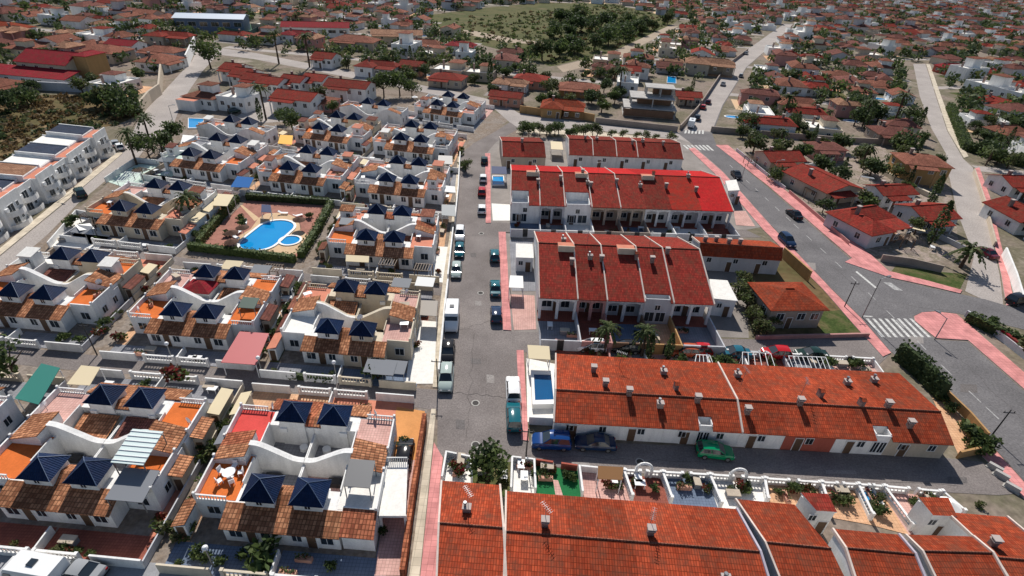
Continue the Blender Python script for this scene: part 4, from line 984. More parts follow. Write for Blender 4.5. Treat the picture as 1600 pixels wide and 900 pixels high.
# ================================================================== VILLAS AND OTHER BUILDINGS
def hip_roof(R, w, d, z, rise, m, ox=0, oy=0, ov=.5, kind='hip'):
    x0, x1, y0, y1 = ox - w/2 - ov, ox + w/2 + ov, oy - d/2 - ov, oy + d/2 + ov; t = .12
    lx = w >= d; L = (x1 - x0) if lx else (y1 - y0); S = (y1 - y0) if lx else (x1 - x0)
    c = (ox, oy); h = S / 2 if kind == 'hip' else 0
    if lx: a, b = (x0 + h, oy, z + rise), (x1 - h, oy, z + rise)
    else: a, b = (ox, y0 + h, z + rise), (ox, y1 - h, z + rise)
    p = [(x0, y0, z), (x1, y0, z), (x1, y1, z), (x0, y1, z)]
    fs = [(p[0], p[1], b, a), (p[2], p[3], a, b), (p[3], p[0], a), (p[1], p[2], b)] if lx else [(p[1], p[2], b, a), (p[3], p[0], a, b), (p[0], p[1], a), (p[2], p[3], b)]
    if kind == 'gable': fs = fs[:2]
    for f in fs:
        if (Vector(f[0]) - Vector(f[1])).length > .01: R.slab(list(f), t, m)
    R.tube((a[0], a[1], a[2] + .03), (b[0], b[1], b[2] + .03), .09, m, n=5)
    return a, b
def gable_fill(W, w, d, z, rise, wall, ox=0, oy=0):
    if w >= d:
        for s in (-1, 1):
            f = [(ox + s * w/2, oy - d/2, z), (ox + s * w/2, oy + d/2, z), (ox + s * w/2, oy, z + rise - .1)]
            W.face(f if s > 0 else f[::-1], wall)
    else:
        for s in (-1, 1):
            f = [(ox - w/2, oy + s * d/2, z), (ox + w/2, oy + s * d/2, z), (ox, oy + s * d/2, z + rise - .1)]
            W.face(f if s < 0 else f[::-1], wall)
PORCH = [True]
def villa_meshes(kind, w, d, h, wall, roof, rise=None):
    rise = rise or min(w, d) * .19
    W, R, X = MB(), MB(), MB()
    if kind in ('hip', 'gable'):
        W.box(-w/2, -d/2, 0, w/2, d/2, h, wall); hip_roof(R, w, d, h, rise, roof, kind=kind)
        if kind == 'gable': gable_fill(W, w, d, h, rise, wall)
        if not PORCH[0]: return W, R, X
        W.box(-w/2 + .6, -d/2 - 2.2, 0, -w/2 + .9, -d/2 - 1.9, h - .5, wall); W.box(w * .1, -d/2 - 2.2, 0, w * .1 + .3, -d/2 - 1.9, h - .5, wall)
        R.slab([(-w/2 + .3, -d/2 - 2.4, h - .5), (w * .1 + .6, -d/2 - 2.4, h - .5), (w * .1 + .6, -d/2, h - .02), (-w/2 + .3, -d/2, h - .02)], .12, roof)
    elif kind == 'ell':
        w1, d1 = w, d * .55; w2, d2 = w * .48, d
        W.box(-w/2, -.02, 0, w/2, d/2, h, wall); W.box(-w/2 + .01, -d/2, 0, -w/2 + w2, 0, h, wall)
        hip_roof(R, w, d/2, h, rise * .8, roof, 0, d/4, kind='hip'); hip_roof(R, w2, d * .75, h + .01, rise * .8, roof, -w/2 + w2/2, -d * .125, kind='hip')
        W.box(0, -d/2 + 1, 0, w/2, -.02, .12, F_PEACH); W.box(w/2 - .3, -d/2 + 1, 0, w/2, -d/2 + 1.3, h - .4, wall)
        R.slab([(0, -d/2 + .8, h - .5), (w/2 + .2, -d/2 + .8, h - .5), (w/2 + .2, 0, h), (0, 0, h)], .12, roof)
    elif kind == 'tower':
        W.box(-w/2, -d/2, 0, w/2, d/2, h, wall); hip_roof(R, w, d, h, rise * .8, roof)
        W.box(-w * .12, -d * .05, h, w * .28, d * .4, h * 1.9, wall); hip_roof(R, w * .4, d * .45, h * 1.9, rise * .5, roof, w * .08, d * .175)
        W.box(-w/2, -d/2 - 3, 0, w * .1, -d/2, h * .9, wall, top=F_SALM)
    elif kind == 'flat':
        W.box(-w/2, -d/2, 0, w/2, d/2, h, wall, top=F_WHT); W.box(-w/2, -d/2, h, -w/2 + .2, d/2, h + .6, wall); W.box(w/2 - .2, -d/2, h, w/2, d/2, h + .6, wall)
        W.box(-w/2 + .2, -d/2, h, w/2 - .2, -d/2 + .2, h + .6, wall); W.box(-w/2 + .2, d/2 - .2, h, w/2 - .2, d/2, h + .6, wall)
        W.box(0, -d * .1, h, w * .4, d * .4, h * 1.8, wall, top=F_WHT); hip_roof(R, w * .4, d * .5, h * 1.8, rise * .4, roof, w * .2, d * .15)
    X.box(-w * .28, d * .1, h, -w * .28 + .7, d * .1 + .6, h + rise + .7, CLAYCH); X.box(-w * .28 - .1, d * .1 - .1, h + rise + .7, -w * .28 + .8, d * .1 + .7, h + rise + .85, CHCAP)
    return W, R, X
def villa(px, py, w, d, rot, roof, wall, kind, desc, h=3.2, group=None, z=None, rise=None, nwin=True, base=0):
    p = G(px, py, (h if z is None else z))
    e = empty('villa', p.x, p.y, 0, rad(rot))
    W, R, X = villa_meshes(kind, w, d, h, wall, roof, rise)
    W.build('walls', e); ro = R.build('roof', e); X.build('chimney', ro)
    if nwin:
        for q in (-.3, .1, .36): window(e, w * q, -d/2, h - 2.1, 1.2, 1.2)
        for q in (-.25, .25): window(e, -w/2, d * q, h - 2.1, 1.1, 1.2, rad(-90)); window(e, w/2, d * q, h - 2.1, 1.1, 1.2, rad(90))
        door(e, -w * .1, -d/2)
    reg(e, desc, 'villa', group); OCC.append((p.x, p.y, max(w, d) * .62)); return e
OCC = []
villa(1218, 244, 10, 8, 12, T_RED, BEIGE, 'gable', 'red gabled villa at the head of the avenue pavement')
villa(1285, 281, 11, 14, 20, T_RED, BEIGE, 'gable', 'long red and crimson roofed villa by the avenue', rise=1.6)
villa(1362, 343, 13, 11, 22, T_RED, GREYW, 'ell', 'large bright red L-shaped villa by the avenue')
villa(1392, 296, 9, 6, 12, T_RED, WHITE, 'gable', 'small low red villa behind the L-shaped villa')
villa(1440, 250, 11, 9, -8, T_TERR, OCHW, 'hip', 'ochre walled villa with faded terracotta hip roof', h=5.2)
villa(1448, 330, 9, 8, 14, T_RED, GREYW, 'gable', 'grey walled villa with dark red roof by the lane')
villa(1592, 283, 10, 8, 4, T_RED, WHITE, 'gable', 'red roofed villa cut by the right frame edge')
villa(1596, 332, 9, 10, 4, T_RED, WHITE, 'gable', 'red villa with white ridge at the right frame edge')
PORCH[0] = False
villa(1230, 462, 8.6, 7.2, 6, T_ORNG, STUCCO, 'hip', 'small stucco house with orange hip roof on the weedy plot', h=3.8)
PORCH[0] = True
villa(1290, 228, 9, 7, 5, T_BRWN, ROSEW, 'hip', 'rose walled villa beside a tall blank tower')
villa(1395, 205, 12, 9, -4, T_BRWN, STUCCO, 'hip', 'brown roofed villa on the left of the lane')
villa(1580, 205, 12, 9, 8, T_TERR, BEIGE, 'ell', 'terracotta villa in a dark garden right of the lane')
villa(1490, 105, 14, 10, 8, T_CRIM, REDW, 'ell', 'crimson villa at the bend of the lane')
villa(880, 165, 14, 10, -6, T_ORNG, OCHW, 'ell', 'orange villa inside an ochre wall', h=3.2)
villa(905, 135, 15, 9, -8, T_TERR, OCHW, 'hip', 'wide terracotta villa with ochre walls and dark hedge')
villa(830, 122, 13, 10, -10, T_RED, SALM, 'hip', 'salmon villa with red hip roof')
villa(985, 108, 8, 8, -5, T_RED, WHITE, 'gable', 'white villa with one red gable', h=5)
villa(1075, 148, 9, 7, -5, T_RED, BEIGE, 'gable', 'red roofed house beside the unfinished villa')
villa(1110, 98, 22, 12, -14, T_PALE, BEIGE, 'ell', 'large pale tiled house on the left of the avenue', h=5)
villa(700, 120, 13, 9, -10, T_RED, BEIGE, 'hip', 'red roofed villa beyond the ring road')
villa(792, 148, 11, 7, -12, T_RED, SALM, 'gable', 'red roofed house where the ring road ends')
villa(590, 102, 16, 10, -10, T_RED, WHITE, 'ell', 'white villa with red roofs beyond the ring road', h=4)
villa(645, 100, 9, 8, -10, T_RED, SALM, 'gable', 'pink villa with red roof beyond the ring road', h=4)
villa(510, 88, 9, 9, -10, T_RED, WHITE, 'gable', 'small white villa under two tall palms', h=4)
villa(620, 52, 26, 10, 12, T_PALE, CREAM, 'gable', 'long pale roofed hall in the trees', h=5)
villa(555, 62, 22, 12, -6, T_TERR, BEIGE, 'hip', 'wide reddish villa in the trees', h=4)
villa(720, 70, 14, 9, -10, T_CRIM, WHITE, 'ell', 'crimson roofed villa by the scrub field', h=4)
villa(465, 53, 16, 10, -8, T_CRIM, WHITE, 'ell', 'crimson roofed villa near the long red warehouse', h=4)
villa(165, 78, 16, 12, -8, T_TERR, BEIGE, 'hip', 'terracotta villa with a glazed veranda', h=4)
villa(196, 68, 13, 9, -8, T_CRIM, WHITE, 'gable', 'crimson roofed villa behind the glazed veranda', h=4)
villa(255, 78, 16, 9, -8, T_TERR, GREYW, 'hip', 'terracotta villa below the white road wall', h=4)
villa(265, 55, 20, 10, -6, T_RED, BEIGE, 'ell', 'red roofed villa pair near the sports hall', h=4)
villa(12, 42, 18, 12, -8, T_ORNG, WHITE, 'hip', 'orange red villa at the upper left frame edge', h=4)
villa(322, 148, 11, 8, -12, T_TERR, WHITE, 'tower', 'white turreted villa with arched porch', h=3.6)
villa(372, 150, 10, 8, -12, T_TERR, WHITE, 'flat', 'white villa with flat terraces by the pale court', h=4)
# crimson manor
p = G(95, 98, 5); e = empty('manor', p.x, p.y, 0, rad(-8)); W, R = MB(), MB()
W.box(-11, -7, 0, 9, 6, 6, BEIGE); hip_roof(R, 20, 13, 6, 3.2, T_CRIM, -1, -.5, kind='gable'); gable_fill(W, 20, 13, 6, 3.2, BEIGE, -1, -.5)
W.box(9, -3, 0, 14, 6, 8.6, OCHW); hip_roof(R, 5, 9, 8.6, 1.0, T_CRIM, 11.5, 1.5)
W.box(-24, -14, 0, 14, -7, 3, GREYW); R.slab([(-24.3, -14.3, 3), (14.3, -14.3, 3), (14.3, -6.8, 4.6), (-24.3, -6.8, 4.6)], .15, T_CRIM)
W.build('walls', e); R.build('roof', e)
for q in range(6): window(e, -22 + q * 6.5, -14, .8, 1.6, 1.4)
for q in (-8, -3, 3): window(e, q, -7, 3.9, 1.4, 1.2)
reg(e, 'large crimson roofed manor with ochre tower wing', 'manor'); OCC.append((p.x, p.y, 22))
# row of white houses with red roofs and the two lower ones
wr = [(369, 105), (386, 113), (404, 121), (428, 127), (462, 124), (496, 122)]
for i, (x, y) in enumerate(wr):
    villa(x, y, 8.2, 8, -14, T_RED, WHITE, 'gable', 'stepped white house with red gable', h=4.6, group='stepped white houses above the court')
villa(466, 150, 13.5, 9, -12, T_RED, WHITE, 'gable', 'big white house with red roof in the pale court', h=4.8)
villa(547, 132, 15, 8.5, -10, T_RED, WHITE, 'gable', 'paired white house with red roof by dark trees', h=4.8)
villa(505, 156, 8, 7, -10, T_TERR, ROSEW, 'hip', 'rose walled house with a round red parasol roof', h=3)
# warehouse, sports hall and pitch
def shed(px, py, w, d, h, rot, roofm, wallm, desc, name, rise):
    p = G(px, py, h); e = empty(name, p.x, p.y, 0, rad(rot)); W, R = MB(), MB()
    W.box(-w/2, -d/2, 0, w/2, d/2, h, wallm); gable_fill(W, w, d, h, rise, wallm); hip_roof(R, w, d, h, rise, roofm, kind='gable', ov=.8)
    W.build('walls', e); R.build('roof', e)
    for q in range(6): window(e, -w/2 + w * (q + .5) / 6, -d/2, h * .45, w / 9, h * .3)
    reg(e, desc, 'hall'); OCC.append((p.x, p.y, max(w, d) * .6)); return e
shed(494, 40, 34, 13, 5, 14, T_CRIM, WHITE, 'long low red roofed warehouse beyond the pitch', 'warehouse', 2)
shed(331, 26, 34, 15, 7, 12, plain('pale_metal_roof', (.50, .56, .64), .5), plain('blue_grey_cladding', (.10, .14, .22), .6), 'sports hall with pale metal roof and blue grey walls', 'sports_hall', 1.6)
sheet('sports_pitch', [(332, 48), (372, 35), (415, 42), (392, 56)], .03, mat('green_pitch', (.05, .13, .06), var=.15), 'green sports pitch beside the hall')
wallpx([(330, 50), (392, 58), (418, 43)], 3.0, .08, plain('green_fence_mesh', (.03, .09, .08), .7), 'tall dark green fence round the sports pitch', group=None, name='sports_fence')
# unfinished concrete villa
p = G(1012, 178, 0); e = empty('unfinished_villa', p.x, p.y, 0, rad(-6)); W = MB(); CONC = mat('bare_concrete', (.42, .40, .38), var=.2); 
W.box(-9, -5, .0, 9, 7, .25, CONC)
for fl, (x0, x1, y0, y1) in enumerate(((-9, 9, -5, 7), (-7, 8, -3, 7), (-2, 8, 0, 7))):
    z = 3.0 * (fl + 1); W.box(x0, y0, z - .3, x1, y1, z, CONC, bottom=True)
    for x in (x0 + .2, (x0 + x1) / 2, x1 - .6):
        for y in (y0 + .2, (y0 + y1) / 2, y1 - .6): W.box(x, y, z - 3.0 + (.25 if fl == 0 else 0), x + .4, y + .4, z - .3, CONC)
    W.box(x0 + 3, y0 + 4, z - 3.0 + (.25 if fl == 0 else .001), x1 - .7, y1 - .7, z - .3, BRICKW)
W.build('concrete_frame', e); m = MB(); m.box(-9, -5.6, .3, 8, -5.3, 2.6, BRICKW); m.build('brick_infill', e)
reg(e, 'unfinished grey concrete villa of stacked slabs', 'building site'); OCC.append((p.x, p.y, 13))
# walls that show as lines in the photo
wallpx([(812, 176), (868, 184)], 2.4, .4, OCHW, 'ochre garden wall at the street head', group=None)
wallpx([(880, 181), (928, 190)], 2.4, .4, OCHW, 'ochre garden wall beside the unfinished villa', group=None)
wallpx([(930, 192), (1058, 206)], 1.8, .4, STUCCO, 'dark stained wall below the unfinished villa', group=None)
wallpx([(1062, 203), (1090, 172), (1135, 105), (1168, 80)], 1.6, .35, STUCCO, 'brown wall along the left of the far avenue', group=None)
wallpx([(1110, 206), (1300, 222), (1420, 228)], 1.8, .5, STUCCO, 'long stucco wall right of the far zebra crossing', group=None)
wallpx([(1340, 247), (1400, 285), (1460, 312)], 1.2, .7, CREAM, 'pale topped wall slanting behind the red villas', group=None)
wallpx([(222, 178), (236, 160), (252, 148), (255, 110)], 3.5, .6, BEIGE, 'beige retaining wall round the white terrace', group=None, name='retaining_wall')
wallpx([(0, 138), (165, 146), (222, 178)], 2.8, .5, GREYW, 'long grey wall above the dry scrub slope', group=None, name='retaining_wall')
wallpx([(294, 104), (307, 73)], 4.5, .5, WHITE, 'white wall at the top of the left road', group=None)
wallpx([(1375, 408), (1420, 414), (1470, 426)], 1.5, .3, STUCCO, 'grey wall above the grass verge', group=None)
wallpx([(1507, 494), (1552, 523), (1606, 566)], 1.2, .3, GREYW, 'lilac grey wall behind the pink pavement corner', group=None)
wallpx([(1180, 530), (1356, 526)], .7, .3, ROSEW, 'low rose wall of the weedy plot', group=None)
wallpx([(1221, 402), (1262, 440)], 2.2, .3, OCHW, 'ochre wall beside the low orange houses', group=None)
wallpx([(1520, 270), (1536, 320), (1552, 385)], 1.2, .3, BEIGE, 'beige wall along the lower right lane', group=None)
wallpx([(1565, 400), (1580, 440), (1590, 475)], 2.0, .3, WHITE, 'white wall at the foot of the lane', group=None)
# left edge of the main street
wallpx([(686, 590), (694, 500), (700, 447)], 1.5, .25, WHITE, 'white street wall beside the upper turret block', group=None)
wallpx([(711, 350), (716, 300), (719, 245)], 1.5, .25, WHITE, 'white street wall below the planted corner', group=None)
wallpx([(700, 440), (708, 365)], 1.5, .25, WHITE, 'white street wall beside the white paved yard', group=None)
wallpx([(664, 660), (646, 780), (630, 905)], 1.6, .5, T_MOTR, 'brick red tile topped wall beside the beige pavement', group=None)
sheet('yard', [(620, 636), (664, 643), (655, 720), (604, 716)], .06, mat('orange_drive', (.62, .28, .10), var=.12), 'orange side drive beside the street wall')
sheet('yard', [(612, 716), (655, 720), (632, 900), (585, 900)], .06, F_PINK, 'pink paved drive beside the street wall')
sheet('yard', [(646, 500), (683, 503), (678, 600), (634, 600)], .06, F_WHT, 'white paved side yard beside the street')
sheet('yard', [(672, 385), (700, 386), (692, 442), (668, 440)], .06, F_WHT, 'bright white yard beside the street')
wallpx([(1550, 520), (1606, 563)], 1.5, .5, T_CRIM, 'crimson tile topped wall at the right frame edge', group=None)

# ================================================================== TREES AND PLANTS
def leaf(m, c, s, mt, rng, up=.55):
    n = Vector((rng.gauss(0, 1), rng.gauss(0, 1), rng.gauss(0, 1) + up)).normalized()
    u = n.orthogonal().normalized(); v = n.cross(u); a = rng.random() * 6.28
    u, v = u * math.cos(a) + v * math.sin(a), v * math.cos(a) - u * math.sin(a)
    s1, s2 = s * rng.uniform(.6, 1.2), s * rng.uniform(.45, .9)
    m.face([c - u * s1, c - v * s2 * .8 + n * s * .12, c + u * s1, c + v * s2], mt)
def crown_mb(rng, rx, rz, zc, n, s, mts, lobes=7):
    m = MB(); L = []
    for i in range(lobes):
        a = rng.random() * 6.28; r = rng.uniform(.25, .68) * rx
        L.append((Vector((math.cos(a) * r, math.sin(a) * r, zc + rng.uniform(-.45, .5) * rz)), rng.uniform(.38, .62) * rx, rng.uniform(.4, .62) * rz, rng.choice(mts)))
    L.append((Vector((0, 0, zc + .2 * rz)), rx * .6, rz * .7, mts[0]))
    for i in range(n):
        c, a, b, mt = rng.choice(L)
        d = Vector((rng.gauss(0, 1), rng.gauss(0, 1), rng.gauss(0, 1))).normalized(); q = rng.random() ** .4
        if rng.random() < .12: q *= 1.25
        leaf(m, c + Vector((d.x * a, d.y * a, d.z * b)) * q, s, mt if rng.random() < .8 else rng.choice(mts), rng)
    return m
def trunk_mb(rng, h, r, rx):
    m = MB(); m.tube((0, 0, 0), (rng.uniform(-.1, .1), rng.uniform(-.1, .1), h * .55), r, BARK, r * .7)
    for i in range(5):
        a = 6.28 * i / 5 + rng.random(); m.tube((0, 0, h * .5), (math.cos(a) * rx * .6, math.sin(a) * rx * .6, h * rng.uniform(.75, 1.0)), r * .55, BARK, r * .15, n=5)
    return m
TREES = {}
def tree_protos():
    rng = random.Random(3)
    spec = [('broad', 3.0, 2.4, 3.6, 620, .36, [L_DK, L_MD]), ('broad', 2.6, 2.0, 3.0, 520, .34, [L_MD, L_DK]), ('broad', 3.6, 2.6, 4.0, 760, .38, [L_DK, L_DK, L_MD]),
            ('olive', 2.4, 1.8, 2.9, 460, .32, [L_OL, L_MD]), ('broad', 2.8, 2.9, 4.2, 600, .36, [L_DK, L_OL])]
    for k, rx, rz, zc, n, s, mts in spec:
        TREES.setdefault(k, []).append((trunk_mb(rng, zc, .22, rx).mesh('trunk'), crown_mb(rng, rx, rz, zc, n, s, mts).mesh('crown')))
    for i in range(2):      # cypress
        m = MB(); t = MB(); H = 7.5
        for q in range(420):
            z = H * (rng.random() ** .8); r = .95 * (math.sin(math.pi * min(1, (z / H) * .85 + .14)) ** .7) * rng.uniform(.6, 1.05); a = rng.random() * 6.28
            leaf(m, Vector((math.cos(a) * r, math.sin(a) * r, z + .3)), .30, rng.choice([L_DK, L_DK, L_MD]), rng)
        t.tube((0, 0, 0), (0, 0, H * .8), .16, BARK, .04); TREES.setdefault('cypress', []).append((t.mesh('trunk'), m.mesh('crown')))
    for i in range(3):      # palms
        m = MB(); t = MB(); H = (5.0, 7.5, 3.0)[i]; lean = rng.uniform(-.3, .3)
        for q in range(6): t.tube((lean * (q / 6) ** 2, 0, H * q / 6), (lean * ((q + 1) / 6) ** 2, 0, H * (q + 1) / 6), .22 - q * .012, BARK, .24 - q * .014, n=7)
        nf = 26
        for f in range(nf):
            a = 6.28 * f / nf * 2.4; el = rng.uniform(-.25, 1.25); Lf = rng.uniform(1.9, 2.5); base = Vector((lean, 0, H)); d = Vector((math.cos(a), math.sin(a), 0)); s = Vector((-d.y, d.x, 0)); pv = None
            for q in range(6):
                u = q / 5; p = base + d * (Lf * u * math.cos(el * .6)) + Vector((0, 0, Lf * (math.sin(el) * u - .75 * u * u)))
                wd = .30 * (1 - u * .8) + .04
                if pv is not None:
                    for sg in (-1, 1):
                        m.face([pv[0], p, p + s * sg * wd - Vector((0, 0, wd * .6)), pv[0] * .6 + p * .4 + s * sg * pv[1] * 1.15 - Vector((0, 0, pv[1] * .6))], L_PALM if rng.random() < .75 else L_MD)
                pv = (p, wd)
        TREES.setdefault('palm', []).append((t.mesh('trunk'), m.mesh('crown')))
    for i in range(3):      # shrubs
        m = crown_mb(rng, 1.2, .8, .75, 170, .26, [[L_MD, L_DK], [L_OL, L_MD], [L_FLOW, L_MD]][i], lobes=4); t = MB()
        for q in range(4): t.tube((0, 0, 0), (rng.uniform(-.5, .5), rng.uniform(-.5, .5), .7), .05, BARK, .02, n=4)
        TREES.setdefault('bush', []).append((t.mesh('stem'), m.mesh('foliage')))
    # farther trees: fewer, larger leaf clumps
    for i in range(5):
        rx = (2.6, 3.2, 2.2, 3.8, 2.8)[i]
        TREES.setdefault('far', []).append((trunk_mb(rng, rx, .2, rx).mesh('trunk'), crown_mb(rng, rx, rx * .74, rx * .92, 560, .40, [[L_DK, L_MD], [L_DK], [L_MD, L_OL], [L_DK, L_MD], [L_DK, L_OL]][i], lobes=6).mesh('crown')))
tree_protos()
KN = {'broad': ('tree', 'trunk', 'crown'), 'olive': ('olive_tree', 'trunk', 'crown'), 'cypress': ('cypress', 'trunk', 'crown'), 'palm': ('palm_tree', 'trunk', 'crown'), 'bush': ('bush', 'stem', 'foliage'), 'far': ('tree', 'trunk', 'crown')}
def plant(x, y, kind, sc=1.0, desc=None, var=None, group=None, z=0):
    v = TREES[kind]; var = random.randrange(len(v)) if var is None else var
    nm, tn, cn = KN[kind]
    e = empty(nm, x, y, z, random.random() * 6.28, sc); t, c = v[var]
    link(tn, t, e); link(cn, c, e)
    dd = {'broad': 'leafy dark green tree', 'olive': 'grey green olive tree', 'cypress': 'slim dark cypress', 'palm': 'feathery palm tree', 'bush': ['low green bush', 'low olive green bush', 'red flowering bush'][var % 3], 'far': ['round dark tree', 'broad dark tree', 'light green tree', 'wide dark tree', 'dusty dark tree'][var % 5]}[kind]
    reg(e, desc or dd, 'bush' if kind == 'bush' else 'palm' if kind == 'palm' else 'tree', group or {'bush': 'bushes in the yards', 'palm': 'palms of the town', 'cypress': 'cypresses of the town'}.get(kind, 'trees of the town'), xy=(x, y)); return e
def pplant(px, py, kind, sc=1.0, desc=None, var=None, group=None):
    p = G(px, py); OCC.append((p.x, p.y, 1.2 * sc)); return plant(p.x, p.y, kind, sc, desc, var, group)
def hedge(pts, h, w, mts, desc, n=None, s=.22, px=True):
    rng = random.Random(len(desc)); m = MB(); P = [Vector(G(*p)) if px else Vector(p) for p in pts]
    for a, b in zip(P, P[1:]):
        L = (b - a).length; d = (b - a) / L; nn = Vector((-d.y, d.x))
        core = w * .36
        m.prism([tuple(a - nn * core), tuple(b - nn * core), tuple(b + nn * core), tuple(a + nn * core)], 0, h * .85, mts[0])
        for i in range(int(L * (h * 2 + w) * 7)):
            t = rng.random() * L; q = rng.random() * (2 * h + w)
            if q < h: o, z = -w/2, q
            elif q < h + w: o, z = q - h - w/2, h
            else: o, z = w/2, q - h - w
            c = a + d * t + nn * (o + rng.uniform(-.12, .1)); leaf(m, Vector((c.x, c.y, z + rng.uniform(-.15, .12))), s, rng.choice(mts), rng)
    o = P[0]; m.xf(lambda x, y, z: (x - o.x, y - o.y, z)); ob = m.build('hedge'); ob.location = (o.x, o.y, 0)
    c = sum(P, Vector((0, 0))) / len(P); reg(ob, desc, 'hedge', None, xy=tuple(c)); return ob
# the oval pool garden's clipped hedges
hedge([(297, 390), (380, 400), (462, 410)], 1.6, 1.3, [L_MD, L_DK], 'clipped green hedge below the oval pool')
hedge([(470, 404), (495, 365), (518, 322)], 1.6, 1.4, [L_MD, L_DK], 'clipped hedge right of the oval pool')
hedge([(516, 320), (450, 316), (386, 312)], 1.6, 1.2, [L_DK, L_MD], 'dark hedge behind the oval pool')
hedge([(372, 314), (340, 350), (312, 384)], 1.6, 1.2, [L_MD, L_OL], 'hedge left of the oval pool')
hedge([(1398, 560), (1432, 588), (1468, 626)], 3.5, 1.1, [L_DK], 'tall dark cypress hedge at the long terrace end', s=.3)
hedge([(1508, 500), (1550, 520), (1604, 548)], 1.8, 1.6, [L_DK, L_MD], 'dark hedge behind the pink pavement corner', s=.28)
hedge([(1482, 170), (1508, 235), (1600, 262)], 2.6, 2.2, [L_DK, L_MD], 'dark hedge right of the lane', s=.3)
hedge([(448, 590), (520, 597)], 1.0, .8, [L_DK, L_MD], 'dark yard hedge behind the white balustrade')
# single trees the photo shows
pplant(762, 752, 'broad', 1.0, 'round bright green tree in the bottom terrace yards', 1)
pplant(28, 592, 'broad', 1.15, 'big tree over green netting at the left edge', 0)
pplant(590, 592, 'bush', 1.6, 'leafy yard bush before the pink terrace house', 0)
pplant(405, 878, 'bush', 1.7, 'round yard bush before the bottom left house', 0)
pplant(728, 268, 'olive', .7, 'small tree on the street corner of the upper turret block')
for x, y, k, s, v in [(944, 552, 'palm', .95, 0), (1002, 556, 'palm', .95, 0)]: pplant(x, y, k, s, 'stout palm beside parked cars', v)
for x, y in ((1012, 562), (1042, 562)): pplant(x, y, 'cypress', .62, 'dark cypress behind the long terrace')
for x, y, s in ((975, 568, 1.0), (1060, 572, 1.2), (1118, 572, 1.3), (1140, 574, 1.2), (1335, 572, 1.1), (1295, 572, 1.2), (1025, 575, 1.1)): pplant(x, y, 'bush', s, None, 0)
for x, y, s in ((1150, 470, 1.1), (1165, 485, 1.0), (1175, 505, .9), (1158, 450, .9), (1185, 520, .8)): pplant(x, y, 'olive', s * .75, 'leafy tree on the weedy plot')
pplant(1500, 418, 'palm', 1.5, 'big spreading palm at the foot of the lane', 2)
pplant(1345, 262, 'palm', 1.25, 'tall palm among the red villas', 0)
pplant(1352, 372, 'broad', .8, 'dark tree before the red L-shaped villa', 1)
for x, y, s in ((436, 100, 1.7), (484, 105, 1.7)): pplant(x, y, 'palm', s, 'very tall palm by the ring road', 1)
for x, y, s in ((416, 188, 1.35), (240, 238, 1.2), (214, 258, 1.1)): pplant(x, y, 'palm', s, 'palm rising over the turret houses', 1)
pplant(408, 190, 'cypress', .9, 'dark cypress beside the court palm')
pplant(304, 352, 'palm', 1.25, 'dense dark palm left of the oval pool', 0)
for x, y, s in ((255, 240, 1.25), (270, 225, 1.1), (235, 250, 1.0)): pplant(x, y, 'broad', s, 'dense dark tree beside the left road')
for x, y, s in ((458, 205, 1.2), (445, 195, .9)): pplant(x, y, 'broad', s, 'rounded tree below the pale court', 0)
pplant(500, 172, 'broad', 1.2, 'dark tree by the rose walled house'); pplant(520, 178, 'broad', .9, 'dark tree before the rose walled house')
for x, y, s in ((600, 152, 1.4), (625, 150, 1.3), (585, 150, 1.0), (644, 152, .9)): pplant(x, y, 'broad', s, 'dark grove tree by paired house', 2)
pplant(330, 108, 'broad', 1.7, 'single round tree on the pale left road', 2)
for i in range(13): pplant(820 + i * 19 + random.uniform(-6, 6), 206 + i * 1.35 + random.uniform(-.8, 1.5), 'olive', random.uniform(.5, .75), 'small street tree in the cream pavement')
for i in range(9): pplant(812 + i * 14 + random.uniform(-4, 4), 214 + random.uniform(-2, 3), 'broad', random.uniform(.5, .75), 'garden tree behind the top red terrace')
for x, y in ((375, 345), (355, 370), (378, 352), (486, 340), (500, 352)): pplant(x, y, 'bush', .9, 'bush in the red pool garden', 0)
for x, y in ((726, 262), (1540, 512), (1584, 536)): pplant(x, y, 'bush', 1.4, None, 0)
for i in range(26):
    q = random.choice(QUADS[:13]); a = random.choice((-1, 1)); e = -1 if 'F' in q[4] else 1
    x, y = a * random.uniform(1.5, 9.5), e * random.uniform(9.6, 11); x -= SHX * y
    plant(q[0] + q[3] * (x * math.cos(q[2]) - y * math.sin(q[2])), q[1] + q[3] * (x * math.sin(q[2]) + y * math.cos(q[2])), 'bush', random.uniform(.4, .8), None, random.choice((0, 0, 1, 2)))
for i in range(10): pplant(1060 + i * 52, 762 + i * 3.2, 'bush', random.uniform(.45, .75), None, random.choice((0, 1)))
for i in range(16):
    x = random.uniform(1185, 1420); y = 300 + (x - 1185) * .62 + random.uniform(-12, 6)
    if y < 420 and not any(inpoly(tuple(G(x, y)), R) for R in ROADS) and y < 255 + (x - 1185) * .62: pplant(x, y, 'bush', random.uniform(.5, 1.0), None)
